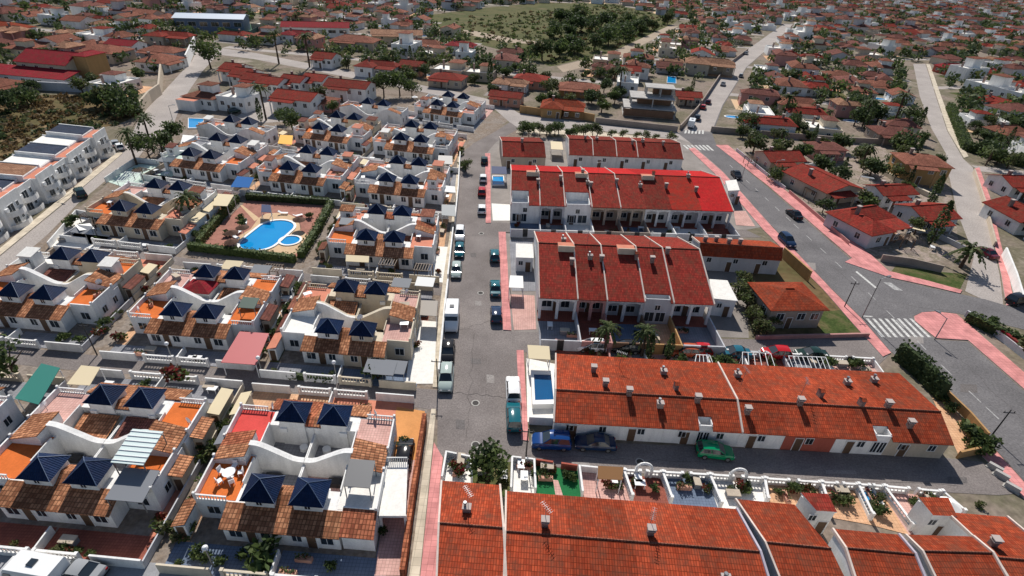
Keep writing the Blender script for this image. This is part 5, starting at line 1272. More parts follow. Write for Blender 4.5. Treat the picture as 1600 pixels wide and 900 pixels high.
# scrub: uncountable brush as one mass each, larger bushes singly
def brush(name, poly, n, label, mts, smin=.5, smax=1.6):
    P = [tuple(G(*p)) for p in poly]; rng = random.Random(5); m = MB()
    x0, x1 = min(p[0] for p in P), max(p[0] for p in P); y0, y1 = min(p[1] for p in P), max(p[1] for p in P); k = 0
    while k < n:
        c = (rng.uniform(x0, x1), rng.uniform(y0, y1))
        if not inpoly(c, P): continue
        k += 1; r = rng.uniform(smin, smax); mt = rng.choice(mts)
        for q in range(22):
            d = Vector((rng.gauss(0, 1), rng.gauss(0, 1), abs(rng.gauss(0, .8)))).normalized() * r * rng.random() ** .4
            leaf(m, Vector((c[0] + d.x, c[1] + d.y, d.z * .8 + .1)), r * .42, mt, rng)
    struct(m.build(name), label, 'stuff')
brush('scrub_brush', P_SCR1, 420, 'dry brush and low shrubs on the slope', [L_DRY, L_DRY, L_OL, L_DRY, L_DK, L_DRY])
brush('scrub_brush', [(690, 30), (960, 8), (1058, 32), (950, 82), (860, 102), (790, 78), (720, 60)], 900, 'low shrubs of the open scrub field', [L_MD, L_OL, L_OL, L_DRY, L_MD], .6, 2.0)
for i in range(48):
    while True:
        x, y = random.uniform(830, 1060), random.uniform(12, 100)
        if inpoly((x, y), [(850, 30), (960, 15), (1050, 38), (945, 82), (860, 100), (800, 82), (860, 60)]): break
    pplant(x, y, 'far', random.uniform(1.2, 2.2), 'dark pine of the scrub field grove', None, 'grove of the scrub field')
for x, y, s in ((175, 170, 1.7), (195, 176, 1.6), (152, 166, 1.4), (205, 184, 1.2), (20, 175, 1.3), (45, 165, 1.2)): pplant(x, y, 'far', s, 'dark thicket tree on dry slope', None, 'thicket trees of the dry slope')

for qi, q in enumerate(QUADS[:12]):
    for k in range(9 if qi < 7 else 4):
        sgn = 1 if k % 3 else -1
        if qi in (0, 2, 5, 7) and sgn > 0: sgn = -1
        x, y = sgn * random.uniform(10.0, 10.9), random.uniform(-8.5, 8.5); x -= SHX * y
        plant(q[0] + q[3] * (x * math.cos(q[2]) - y * math.sin(q[2])), q[1] + q[3] * (x * math.sin(q[2]) + y * math.cos(q[2])), 'bush', random.uniform(.7, 1.15), None, random.choice((0, 0, 1, 1, 2)))

for x, y, k in ((1520, 690, 1.6), (1512, 700, 1.2), (1528, 700, 1.5), (1480, 640, .9), (1500, 668, .8), (1466, 624, .9)): pplant(x, y, 'bush', k, None, 0)
for x, y, k in ((1190, 500, .9), (1205, 512, .8), (1172, 468, .9), (1196, 525, .7)): pplant(x, y, 'olive', k * .7, 'leafy tree on the weedy plot')
for x, y in ((838, 745), (852, 741), (884, 748), (895, 752), (745, 770), (775, 768)): pplant(x, y, 'bush', .6, None, 0)

# ================================================================== CARS
def car_mb(kind):
    """returns body, glass, trim meshes; y forward"""
    B, K, T = MB(), MB(), MB(); P = 'paint'
    if kind == 'van': st = [(-2.7, 1.5, .86), (-2.6, 2.3, .96), (1.2, 2.35, .98), (1.75, 1.5, .96), (2.5, 1.15, .90), (2.75, .8, .82)]
    elif kind == 'suv': st = [(-2.1, .9, .76), (-1.98, 1.05, .88), (1.0, 1.06, .90), (1.85, .98, .87), (2.15, .72, .76)]
    elif kind == 'sedan': st = [(-2.25, .72, .72), (-2.12, .9, .82), (-1.4, .94, .86), (1.0, .93, .86), (1.9, .8, .83), (2.2, .58, .70)]
    else: st = [(-1.95, .75, .74), (-1.82, .92, .83), (.95, .93, .86), (1.7, .82, .83), (2.0, .6, .70)]
    secs = []
    for y, zt, hw in st:
        c = .12; secs.append([(-hw, y, .28), (-hw - .02, y, zt * .6), (-hw + .03, y, zt - c), (-hw + c, y, zt), (hw - c, y, zt), (hw - .03, y, zt - c), (hw + .02, y, zt * .6), (hw, y, .28)])
    for a, b in zip(secs, secs[1:]):
        for i in range(7): B.face([a[i], a[i + 1], b[i + 1], b[i]][::-1], P)
        B.face([a[7], a[0], b[0], b[7]][::-1], P)
    B.face(secs[0], P); B.face(secs[-1][::-1], P)
    if kind == 'van':
        K.face([(-.86, 1.28, 2.2), (.86, 1.28, 2.2), (.88, 1.76, 1.55), (-.88, 1.76, 1.55)][::-1], GLASS)
        for s in (-1, 1):
            f = [(s * 1.0, .6, 1.5), (s * 1.0, 1.5, 1.5), (s * 1.0, 1.2, 2.05), (s * 1.0, .6, 2.05)]; K.face(f if s > 0 else f[::-1], GLASS)
            f = [(s * 1.0, -2.0, 1.5), (s * 1.0, -.2, 1.5), (s * 1.0, -.2, 2.0), (s * 1.0, -2.0, 2.0)]; K.face(f if s > 0 else f[::-1], GLASS)
        K.box(-.3, -.9, 2.34, .3, -.3, 2.44, GLASS)
    else:
        z0 = {'suv': 1.03}.get(kind, .90); z1 = {'suv': 1.68, 'sedan': 1.42}.get(kind, 1.45)
        a0, a1, b0, b1 = {'sedan': (-1.55, 1.0, -.85, .15), 'suv': (-2.0, 1.05, -1.75, .2)}.get(kind, (-1.85, 1.0, -1.45, .15))
        lo = [(-.80, a0, z0), (.80, a0, z0), (.80, a1, z0), (-.80, a1, z0)]; hi = [(-.62, b0, z1), (.62, b0, z1), (.62, b1, z1), (-.62, b1, z1)]
        for i in range(4): K.face([lo[i], lo[(i + 1) % 4], hi[(i + 1) % 4], hi[i]], GLASS)
        NX, NY = 6, 6; ym, yh = (b0 + b1) / 2, (b1 - b0) / 2 + .07
        gp = lambda i, j: (-.67 + 1.34 * i / NX, ym - yh + 2 * yh * j / NY, z1 - .03 + .10 * (1 - (2 * i / NX - 1) ** 2) * .8 + .06 * (1 - (2 * j / NY - 1) ** 2))
        for i in range(NX):
            for j in range(NY): B.face([gp(i, j), gp(i + 1, j), gp(i + 1, j + 1), gp(i, j + 1)], P)
        for p, q in zip(lo, hi): B.tube(p, q, .05, P, n=5)
        for s in (-1, 1): B.tube((s * .81, (a0 + a1) / 2 - .1, z0), (s * .635, (b0 + b1) / 2 - .05, z1), .045, P, n=4)
    ye, yr = st[-1][0], st[0][0]
    for s in (-1, 1):
        T.box(s * .5 - .16, ye - .12, st[-1][1] * .8, s * .5 + .16, ye + .02, st[-1][1] * 1.0, WHITEP); T.box(s * .58 - .1, yr - .02, .6, s * .58 + .1, yr + .1, .78, plain('tail_red', (.35, .01, .01), .3))
    T.box(-.75, yr - .04, .3, .75, yr + .04, .45, DARKM); T.box(-.7, ye - .05, .3, .7, ye + .05, .42, DARKM)
    return B, K, T
CARC = {}; WHEEL = None
def car(px, py, head, colname, col, kind, desc, group='cars parked in the town', z=.7, xy=None):
    global WHEEL
    p = Vector(xy) if xy else G(px, py, z); pm = plain('car_paint_' + colname.replace(' ', '_'), col, .09, spec=.4, coat=0)
    if (kind, colname) not in CARC:
        B, K, T = car_mb(kind)
        B.mats = [pm]
        
        bme = B.mesh('body', True); bm = bmesh.new(); bm.from_mesh(bme); bmesh.ops.remove_doubles(bm, verts=bm.verts, dist=1e-4); bm.to_mesh(bme); bm.free()
        bme.set_sharp_from_angle(angle=rad(38))
        CARC[(kind, colname)] = (bme, K.mesh('windows'), T.mesh('lights'))
    if WHEEL is None:
        m = MB(); m.tube((-.11, 0, 0), (.11, 0, 0), .32, plain('tyre', (.015, .015, .016), .85), n=14)
        m.tube((-.12, 0, 0), (.12, 0, 0), .19, METAL, n=10); WHEEL = m.mesh('wheel')
    e = empty('parked_car' if kind != 'van' else 'parked_van', p.x, p.y, .03, rad(head) - math.pi / 2, 1.08)
    b, k, t = CARC[(kind, colname)]; link('body', b, e); link('windows', k, e); link('lights', t, e)
    wb = {'van': (-1.7, 1.75), 'sedan': (-1.35, 1.4), 'suv': (-1.3, 1.35)}.get(kind, (-1.2, 1.25))
    for y in wb:
        for s in (-1, 1):
            o = link('wheel', WHEEL, e); o.location = (s * .78, y, .32)
    reg(e, desc, 'van' if kind == 'van' else 'car', group); OCC.append((p.x, p.y, 2)); return e
S_ = 94; WH = ('white', (.78, .78, .77)); BK = ('black', (.012, .012, .014)); TEAL = ('teal', (.01, .11, .14)); GR = ('silver green', (.38, .45, .42)); NV = ('navy', (.012, .03, .075))
RD = ('red', (.45, .012, .015)); BL = ('blue', (.006, .045, .18)); GN = ('green', (.0, .22, .09)); DG = ('dark green', (.012, .035, .028)); SV = ('grey', (.30, .31, .32)); BU = ('burgundy', (.12, .01, .02))
ms = 'cars parked along the main street'
car(706, 492, S_ + 180, *WH, 'van', 'white camper van with roof hatch on the main street', ms, z=1.4)
car(700, 549, S_ + 180, *BK, 'hatch', 'glossy black hatchback behind the white camper van', ms)
car(697, 591, S_ + 180, *GR, 'suv', 'pale silver green car nearest the left alley', ms)
car(713, 422, S_ + 180, *GR, 'hatch', 'silver green hatchback beside the white paved yard', ms)
car(718, 391, S_ + 180, *TEAL, 'hatch', 'teal hatchback behind a white car, left kerb', ms)
car(718.5, 366, S_ + 180, *WH, 'suv', 'white car first in the left kerb line', ms)
car(773, 398, S_, *TEAL, 'hatch', 'teal hatchback at the right kerb by the corner', ms)
car(774, 449, S_, *TEAL, 'sedan', 'teal saloon beside the white yard arch', ms)
car(775.5, 490, S_, *NV, 'hatch', 'dark navy hatchback at the pink pavement end', ms)
car(802, 608, S_, *WH, 'suv', 'white car in front of the teal estate', ms)
car(803, 651, S_, *TEAL, 'suv', 'large teal estate behind a white car', ms)
car(753, 326, S_, *WH, 'hatch', 'white hatchback beside the white corner yard', ms)
car(753, 298, S_, *RD, 'hatch', 'red hatchback beside the small blue pool', ms)
car(755, 278, S_, *WH, 'hatch', 'white hatchback ahead of the red one', ms)
car(757, 250, S_, *DG, 'hatch', 'dark green hatchback high on the main street', ms)
cs = 'cars parked behind the long near terrace'
car(925, 540, 180, *WH, 'hatch', 'white hatchback under the left palm', cs)
car(978, 542, 180, *BK, 'hatch', 'black hatchback between the two palms', cs)
car(1070, 548, 180, 'orange', (.42, .08, .03), 'hatch', 'orange car half hidden by bushes', cs)
car(1090, 547, 180, *RD, 'hatch', 'bright red hatchback behind the bushes', cs)
car(1148, 551, 180, 'petrol blue', (.015, .11, .16), 'sedan', 'petrol blue saloon behind the white pergola', cs)
car(1213, 551, 180, *RD, 'hatch', 'red hatchback beside the white pergola frame', cs)
car(1268, 553, 180, *DG, 'sedan', 'dark green saloon behind the last pergola', cs)
ds = 'cars parked before the long near terrace'
car(862, 689, 180, *BL, 'suv', 'bright blue car nearest the street corner', ds)
car(930, 691, 180, *NV, 'sedan', 'dark blue saloon in the terrace shade', ds)
car(1117, 704, -4, *GN, 'hatch', 'vivid green hatchback before the long terrace', ds)
av = 'cars on the wide avenue'
car(1151, 273, -90, *BK, 'sedan', 'black saloon high on the wide avenue', av)
car(1241, 334, 97, *BK, 'sedan', 'black saloon close to the right pink pavement', av)
car(1230, 376, -85, *NV, 'suv', 'dark blue car by the left kerb of the avenue', av)
car(1081, 192, 70, *WH, 'van', 'white van at the far zebra crossing', av, z=1.2)
car(1090, 184, 70, *BK, 'suv', 'black car beyond the white van', av)
car(1107, 159, 68, *BU, 'hatch', 'burgundy hatchback on the far avenue', av)
car(1099, 167, 68, *RD, 'hatch', 'red hatchback parked by the brown avenue wall', av)
car(1158, 118, 66, *SV, 'hatch', 'grey hatchback far up the avenue', av)
car(1130, 131, 66, *SV, 'sedan', 'grey saloon by the left kerb of the far avenue', av)
car(1166, 83, 62, *SV, 'sedan', 'grey car where the avenue bends', av)
ot = 'other parked cars'
car(1541, 394, 100, *BU, 'sedan', 'burgundy saloon parked in the lane', ot)
car(1592, 468, 20, *BK, 'suv', 'black car at the right frame edge', ot)
car(125, 301, 135, *DG, 'suv', 'dark green car before the white flats', ot)
car(187, 229, 130, *WH, 'hatch', 'small white car at the top of the flats', ot)
car(180, 224, 130, *SV, 'hatch', 'grey car beyond the small white one', ot)
car(452, 456, 100, *WH, 'sedan', 'white saloon between two turret blocks', ot)
car(632, 708, 93, *BK, 'hatch', 'black car in the orange side drive', ot)
car(367, 173, 40, *DG, 'hatch', 'dark green car at the court entrance', ot)
car(48, 888, 174, *WH, 'van', 'white van at the lower left edge', ot, z=1.5)
car(120, 893, 174, *SV, 'sedan', 'grey car beside the white van at the bottom', ot)
car(1548, 228, 150, *SV, 'suv', 'grey car at the end of the lane', ot)

# ================================================================== POOLS, LAMPS, AWNINGS AND SMALL THINGS
def ringpts(c, rx, ry, n=28, a0=0.0): return [(c[0] + rx * math.cos(a0 + 6.2832 * i / n), c[1] + ry * math.sin(a0 + 6.2832 * i / n)) for i in range(n)]
def capsule(a, b, r, n=12):
    a, b = Vector(a), Vector(b); d = (b - a).normalized(); t = math.atan2(d.y, d.x)
    return [(b.x + r * math.cos(t - math.pi/2 + math.pi * i / n), b.y + r * math.sin(t - math.pi/2 + math.pi * i / n)) for i in range(n + 1)] + \
           [(a.x + r * math.cos(t + math.pi/2 + math.pi * i / n), a.y + r * math.sin(t + math.pi/2 + math.pi * i / n)) for i in range(n + 1)]
def pool(outer, inner, h, desc, wm=POOLW, cope=None, group='swimming pools'):
    cope = cope or FABW; c = Vector((sum(p[0] for p in inner) / len(inner), sum(p[1] for p in inner) / len(inner)))
    e = empty('swimming_pool', c.x, c.y); m = MB(); n = len(outer)
    o = [(p[0] - c.x, p[1] - c.y) for p in outer]; q = [(p[0] - c.x, p[1] - c.y) for p in inner]
    for i in range(n):
        j = (i + 1) % n
        m.face([(*o[i], h), (*o[j], h), (*q[j], h), (*q[i], h)], cope); m.face([(*o[i], 0), (*o[j], 0), (*o[j], h), (*o[i], h)], cope); m.face([(*q[j], h - .13), (*q[i], h - .13), (*q[i], h), (*q[j], h)], cope)
    m.build('coping', e); m = MB(); m.face([(*p, h - .13) for p in q], wm); m.build('water', e)
    reg(e, desc, 'pool', group); OCC.append((c.x, c.y, 5)); return e
sheet('pool_garden', [(306, 388), (466, 409), (514, 322), (386, 313)], .05, mat('red_garden_paving', (.36, .165, .125), var=.28), 'red gravel of the pool garden')
BP = mat('sandy_patio', (.60, .42, .26), var=.12)
sheet('pool_patio', [(404, 341), (392, 358), (374, 369), (366, 378), (367, 390), (376, 396), (398, 399), (420, 401), (446, 402), (459, 398), (478, 388), (486, 378), (483, 368), (470, 361), (468, 350), (462, 340), (448, 334), (433, 333), (416, 334)], .058, BP, 'sandy patio round the oval pool')
sheet('pool_patio', [(375, 321), (379, 321), (405, 341), (398, 346)], .062, BP, 'sandy path to the pool garden corner')
sheet('pool_patio', [(444, 396), (455, 394), (472, 409), (465, 411)], .062, BP, 'sandy path to the pool garden gate')
a_, b_ = G(405, 379), G(431.5, 357)
pool(capsule(a_, b_, 3.8), capsule(a_, b_, 3.3), .23, 'large oval blue pool in the hedged garden')
c_ = G(453.5, 376.5); pool(ringpts(c_, 2.15, 2.15), ringpts(c_, 1.75, 1.75), .22, 'small round paddling pool beside the oval pool')
def qpool(px4, desc, h=.3, wm=POOLW, t=.35, z=0):
    P = [Vector(G(*p, z)) for p in px4]; c = sum(P, Vector((0, 0))) / 4
    return pool([tuple(c + (p - c) * (1 + t / (p - c).length * 1.2)) for p in P], [tuple(p) for p in P], h, desc, wm)
qpool([(836, 626), (865, 625), (861, 586), (834, 585)], 'navy rectangular pool with white steps beside the long terrace', .9, POOLN, .7, .8)
sheet('patio', [(824, 660), (868, 660), (872, 570), (822, 560)], .056, F_WHT, 'white deck round the navy pool')
wallpx([(868, 640), (874, 575)], 1.6, .2, WHITE, 'white wall between the navy pool and the long terrace', group=None)
wallpx([(826, 662), (868, 664)], 1.3, .3, WHITE, 'white wall below the navy pool', group=None)
qpool([(770, 290), (787, 290), (786, 277), (770, 277)], 'small blue pool at the corner of the bright red terrace', .3)
qpool([(1350, 788), (1375, 789), (1362, 770), (1340, 769)], 'small blue pool in the bottom terrace yards', .35)
qpool([(295, 201), (319, 201), (318, 187), (295, 186)], 'turquoise pool near the left road fork', .3)
qpool([(1170, 149), (1195, 150), (1192, 138), (1172, 137)], 'turquoise pool in the trees right of the far avenue', .3)
qpool([(1042, 130), (1056, 131), (1056, 121), (1043, 120)], 'round edged pool before the unfinished villa', .3)
qpool([(725, 82), (741, 85), (745, 78), (730, 75)], 'pale pool beside the scrub field', .3)
# lamps and poles
def lamp(px, py, h, desc, kind='arm', yaw=0.0, group='street lamps'):
    p = G(px, py); e = empty('street_lamp' if kind != 'pole' else 'utility_pole', p.x, p.y, 0, yaw)
    m = MB(); m.tube((0, 0, 0), (0, 0, h), .09, DARKM if kind == 'pole' else METAL, .06, n=8)
    if kind == 'arm': m.tube((0, 0, h - .1), (1.4, 0, h + .25), .05, METAL, n=6)
    if kind == 'pole':
        m.tube((-.7, 0, h - .5), (.7, 0, h - .5), .06, DARKM)
        for s in (-.6, 0, .6): m.cyl(s, 0, h - .45, h - .2, .05, .03, 6, DARKM)
    m.build('pole', e); m = MB()
    if kind == 'arm': m.box(1.1, -.16, h + .2, 1.9, .16, h + .36, METAL); m.build('lamp_head', e)
    elif kind == 'globe':
        for q in range(5):
            a, b = -math.pi/2 + math.pi * q / 5, -math.pi/2 + math.pi * (q + 1) / 5
            m.cyl(0, 0, h + .28 + .28 * math.sin(a), h + .28 + .28 * math.sin(b), .28 * math.cos(a), .28 * math.cos(b) + 1e-3, 12, WHITEP)
        m.build('globe', e)
    reg(e, desc, 'lamp' if kind != 'pole' else 'pole', group)
lamp(1347, 496, 7.5, 'tall lamp post at the zebra crossing', yaw=rad(20)); lamp(1460, 531, 4.2, 'lamp on the rounded pink pavement corner', yaw=rad(120))
lamp(1319, 480, 5.2, 'dark pole by the weedy plot', 'pole', group='dark poles'); lamp(1549, 681, 4.6, 'dark pole at the end of the long terrace', 'pole', group='dark poles')
lamp(152, 555, 5.5, 'dark pole at the left alley walls', 'pole', group='dark poles'); lamp(1157, 285, 5, 'lamp on the left kerb of the avenue')
lamp(118, 298, 6, 'lamp post beside the white flats'); lamp(273, 198, 6, 'lamp post at the left road fork'); lamp(822, 712, 4.5, 'dark pole before the bottom terrace', 'pole', group='dark poles')
lamp(1205, 280, 5, 'lamp post on the right pink pavement'); lamp(684, 606, 5, 'dark pole at the mouth of the left alley', 'pole', group='dark poles')
for x, y in ((270, 563), (526, 592), (333, 884), (410, 585)): lamp(x, y, 2.6, 'white globe lamp over yard wall', 'globe', group='white globe lamps')
for i, (x, y) in enumerate(((1555, 731), (1565, 743), (1582, 762))):
    p = G(x, y, .3); m = MB(); m.prism([(-.8, -.35), (.8, -.35), (.8, .35), (-.8, .35)], 0, .12, KERB); m.prism([(-.7, -.22), (.7, -.22), (.7, .22), (-.7, .22)], .12, .7, mat('bare_concrete', (.42, .40, .38), var=.2))
    o = m.build('concrete_block'); o.location = (p.x, p.y, 0); o.rotation_euler = (0, 0, rad(-50)); reg(o, ['highest', 'middle', 'lowest'][i] + ' of three concrete blocks closing the cross street', 'block', 'concrete blocks')
for i, (x, y) in enumerate(((743, 695), (743, 630), (751, 458), (1000, 722), (752, 365))):
    p = G(x, y); m = MB(); m.cyl(0, 0, .03, .046, .55, .55, 20, KERB); m.cyl(0, 0, .046, .05, .4, .4, 20, mat('dark_iron', (.07, .065, .062), var=.2)); o = m.build('manhole_cover'); o.location = (p.x, p.y, 0); reg(o, 'round iron manhole cover in the street', 'manhole', 'manhole covers')
# awnings, carports, pergolas
def awning(q, z, m, desc, name='awning', rise=.25, legs=True, slats=0):
    P = [Vector(G(*p, z)) for p in q]; c = sum(P, Vector((0, 0))) / 4; e = empty(name, c.x, c.y); L = [(p.x - c.x, p.y - c.y) for p in P]
    if (L[1][0] - L[0][0]) * (L[2][1] - L[1][1]) - (L[1][1] - L[0][1]) * (L[2][0] - L[1][0]) < 0: L.reverse()
    k = MB()
    if slats:
        for i in range(slats + 1):
            t = i / slats; a = Vector(L[0]).lerp(Vector(L[1]), t); b = Vector(L[3]).lerp(Vector(L[2]), t); k.tube((*a, z), (*b, z), .045, m, n=4)
        for i, j in ((0, 1), (3, 2)): k.tube((*L[i], z - .02), (*L[j], z - .02), .055, m, n=4)
    else: k.slab([(*L[0], z), (*L[1], z), (*L[2], z + rise), (*L[3], z + rise)], .07, m)
    k.build('cover', e)
    if legs:
        for p in L: k = MB(); k.tube((p[0] * .95, p[1] * .95, 0), (p[0] * .95, p[1] * .95, z - .05), .06, FRAMEW, n=6); k.build('post', e)
    reg(e, desc, 'awning' if not slats else 'pergola', 'awnings and covers' if not slats else 'slatted pergolas'); OCC.append((c.x, c.y, 2)); return e
awning([(360, 292), (389, 293), (397, 279), (371, 277)], 2.4, FABB, 'bright blue awning in a front yard')
awning([(434, 224), (456, 226), (458, 213), (438, 212)], 2.6, FABY, 'yellow awning beside a turret house')
awning([(282, 224), (306, 227), (310, 214), (286, 212)], 2.8, FABW, 'white awning near the turquoise pool')
awning([(333, 321), (355, 322), (366, 306), (336, 304)], 2.8, FABC, 'cream awning left of the pool garden')
awning([(23, 622), (60, 632), (95, 577), (66, 570)], 2.4, FABG, 'green netting cover by the lower left alley', legs=True)
awning([(104, 600), (140, 602), (158, 576), (128, 573)], 2.6, FABC, 'curved cream awning by the lower left alley')
awning([(345, 566), (400, 570), (421, 523), (375, 520)], 2.4, FABR, 'long red metal carport roof between turret blocks', name='carport')
awning([(826, 560), (860, 562), (858, 543), (824, 541)], 2.6, FABC, 'tan awning above the navy pool')
awning([(656, 492), (682, 494), (684, 472), (658, 471)], 2.6, plain('taupe_sheet', (.30, .26, .22), .7), 'taupe carport roof beside the street wall', name='carport')
awning([(768, 271), (792, 272), (791, 262), (768, 261)], 2.6, FABN, 'navy awning beside the small corner pool')
awning([(861, 233), (880, 234), (878, 223), (860, 222)], 2.6, FABC, 'cream awning between the top terrace blocks')
awning([(690, 299), (712, 301), (711, 293), (692, 291)], 2.4, FABW, 'white awning at the street corner')
awning([(690, 336), (712, 338), (711, 322), (690, 321)], 2.4, plain('slate_sheet', (.09, .11, .13), .6), 'dark slate carport beside the street', name='carport')
awning([(684, 255), (707, 257), (707, 245), (685, 244)], 2.4, DARKM, 'dark framed carport beside the street', name='carport')
awning([(408, 331), (424, 332), (423, 322), (409, 321)], 1.9, FABN, 'navy square canopy behind the oval pool', name='canopy')
awning([(540, 408), (576, 410), (577, 402), (541, 400)], 2.3, FABC, 'striped cream awning over a house front')
awning([(795, 449), (818, 450), (817, 432), (797, 431)], 2.4, FABW, 'white arched carport cover by the middle terrace', name='carport', rise=.1)
for q, s, d in (([(1085, 573), (1116, 574), (1109, 555), (1088, 554)], 4, 'white bare swing like pergola behind the terrace'), ([(1160, 575), (1212, 577), (1204, 552), (1160, 550)], 5, 'large white pergola frame behind the terrace'), ([(1240, 577), (1298, 578), (1290, 558), (1232, 556)], 8, 'closely slatted grey white pergola behind the terrace')):
    awning(q, 2.3, FRAMEW, d, name='pergola', slats=s)
awning([(934, 748), (972, 750), (974, 732), (934, 730)], 2.3, plain('brown_canvas', (.22, .10, .03), .8), 'brown canvas awning over a pink yard')
# on the bottom-left blocks
def on(L, x, y, z): q = L(x, y); return Vector((q[0], q[1], z))
def put(ob, v, rz=0): ob.location = v; ob.rotation_euler = (0, 0, rz); return ob
p = on(LQA, -6.6, -3.2, 2.89); e = empty('garden_table', p.x, p.y, p.z); m = MB(); m.cyl(0, 0, .70, .75, .62, .62, 20, WHITEP); m.build('table_top', e); m = MB(); m.cyl(0, 0, 0, .70, .06, .06, 8, WHITEP); m.cyl(0, 0, 0, .05, .35, .35, 12, WHITEP); m.build('stand', e); reg(e, 'round white table on the orange roof terrace', 'table')
def chair(v, a, desc, group):
    e = empty('garden_chair', v.x, v.y, v.z, a); m = MB(); m.box(-.26, -.26, .4, .26, .26, .46, WHITEP, bottom=True); m.build('seat', e); m = MB(); m.box(-.26, .22, .46, .26, .28, .95, WHITEP); m.build('backrest', e)
    for x in (-.22, .22):
        for y in (-.22, .22): m = MB(); m.box(x - .03, y - .03, 0, x + .03, y + .03, .4, WHITEP); m.build('leg', e)
    reg(e, desc, 'chair', group)
for i in range(5):
    a = 6.28 * i / 5 + .3; chair(Vector((p.x + 1.05 * math.cos(a), p.y + 1.05 * math.sin(a), p.z)), a - math.pi / 2, 'white plastic chair round the terrace table', 'white chairs round the terrace table')
def roofcover(L, x0, y0, x1, y1, z, m, desc, rise=.3, ribs=0, base=2.88):
    c = on(L, (x0 + x1) / 2, (y0 + y1) / 2, base); e = empty('terrace_canopy', c.x, c.y, base); P = [on(L, x, y, 0) - Vector((c.x, c.y, 0)) for x, y in ((x0, y0), (x1, y0), (x1, y1), (x0, y1))]
    k = MB(); k.slab([(P[0].x, P[0].y, z), (P[1].x, P[1].y, z), (P[2].x, P[2].y, z + rise), (P[3].x, P[3].y, z + rise)], .08, m)
    for i in range(ribs):
        t = (i + .5) / ribs; a, b = P[0].lerp(P[3], t), P[1].lerp(P[2], t); zz = z + rise * t + .04; k.tube((a.x, a.y, zz), (b.x, b.y, zz), .05, FRAMEW, n=4)
    k.build('cover', e)
    for q in P: k = MB(); k.tube((q.x * .94, q.y * .94, 0), (q.x * .94, q.y * .94, z), .06, METAL, n=6); k.build('post', e)
    reg(e, desc, 'canopy', 'canopies over roof terraces')
roofcover(LQB, 4.6, -4.6, 7.9, -.6, 2.3, plain('aqua_corrugated', (.62, .72, .70), .5), 'white corrugated canopy over an orange terrace', ribs=7)
roofcover(LQB, 5.3, -7.6, 9.0, -4.2, 1.7, FABGR, 'slate grey canopy over the end terrace', base=2.0)
roofcover(LQA, 5.6, -4.6, 8.2, -1.6, 2.0, plain('smoked_sheet', (.12, .12, .125), .5), 'smoked grey canopy on the white terrace')
roofcover(LQD, 6.4, -4.4, 8.8, -2.2, 1.9, plain('dark_green_sheet', (.04, .075, .055), .6), 'dark green canopy on an orange terrace')
roofcover(LQI, 5.6, 1.0, 8.0, 3.2, 1.6, FABGR, 'grey canopy on a red terrace')
roofcover(LQF, -8.0, -1.5, -5.4, .6, 1.5, FABGR, 'grey canopy above the left orange terrace')
# white flat garage by the drive
q = [G(*p, 2.6) for p in ((592, 806), (634, 806), (637, 722), (604, 722))]; c = sum(q, Vector((0, 0))) / 4; e = empty('garage', c.x, c.y); P = [(a.x - c.x, a.y - c.y) for a in q]
m = MB(); m.prism(P, 2.3, 2.6, WHITE, top=F_WHT, bottom=True); m.build('roof', e)
for a in P: m = MB(); m.box(a[0] * .93 - .12, a[1] * .93 - .12, 0, a[0] * .93 + .12, a[1] * .93 + .12, 2.3, WHITE); m.build('post', e)
m = MB()
for i in range(12): m.tube((P[3][0] + (P[2][0] - P[3][0]) * i / 11, P[3][1], 2.6), (P[3][0] + (P[2][0] - P[3][0]) * i / 11, P[3][1], 3.3), .05, WHITE, n=4)
m.tube((P[3][0], P[3][1], 3.32), (P[2][0], P[2][1], 3.32), .07, WHITE, n=4); m.build('balustrade', e); reg(e, 'bright white flat roofed carport beside the pink drive', 'carport')
# red bougainvillea ball, parasols and sunbeds
p = G(275, 590, 1.6); e = plant(p.x, p.y, 'bush', 1.5, 'deep red flowering bush behind the turret roofs', 2, z=1.2)
def parasol(px, py, r, m, desc, h=2.3):
    p = G(px, py, h); e = empty('parasol', p.x, p.y); k = MB(); n = 10
    for i in range(n):
        a, b = 6.2832 * i / n, 6.2832 * (i + 1) / n; k.face([(r * math.cos(a), r * math.sin(a), h - .35), (r * math.cos(b), r * math.sin(b), h - .35), (0, 0, h + .15)], m); k.face([(r * math.cos(b), r * math.sin(b), h - .37), (r * math.cos(a), r * math.sin(a), h - .37), (0, 0, h + .12)], m)
    k.build('canopy', e); k = MB(); k.tube((0, 0, 0), (0, 0, h), .04, METAL); k.build('pole', e); reg(e, desc, 'parasol', 'parasols')
TH = mat('thatch', (.10, .055, .04), var=.25, scale=3)
for x, y, d in ((378, 353, 'brown thatched parasol left of the oval pool'), (361, 375, 'brown thatched parasol low in the pool garden'), (467, 341, 'brown thatched parasol right of the oval pool'), (361, 361, 'pale brown parasol among the pool bushes')): parasol(x, y, 1.25, TH, d)
for x, y, d in ((1487, 786, 'white parasol beside the bottom stair tower'), (648, 150, 'pale parasol among the upper turret houses'), (505, 148, 'rose parasol on a round terrace')): parasol(x, y, 1.1, FABW if 'white' in d or 'pale' in d else ROSEW, d)
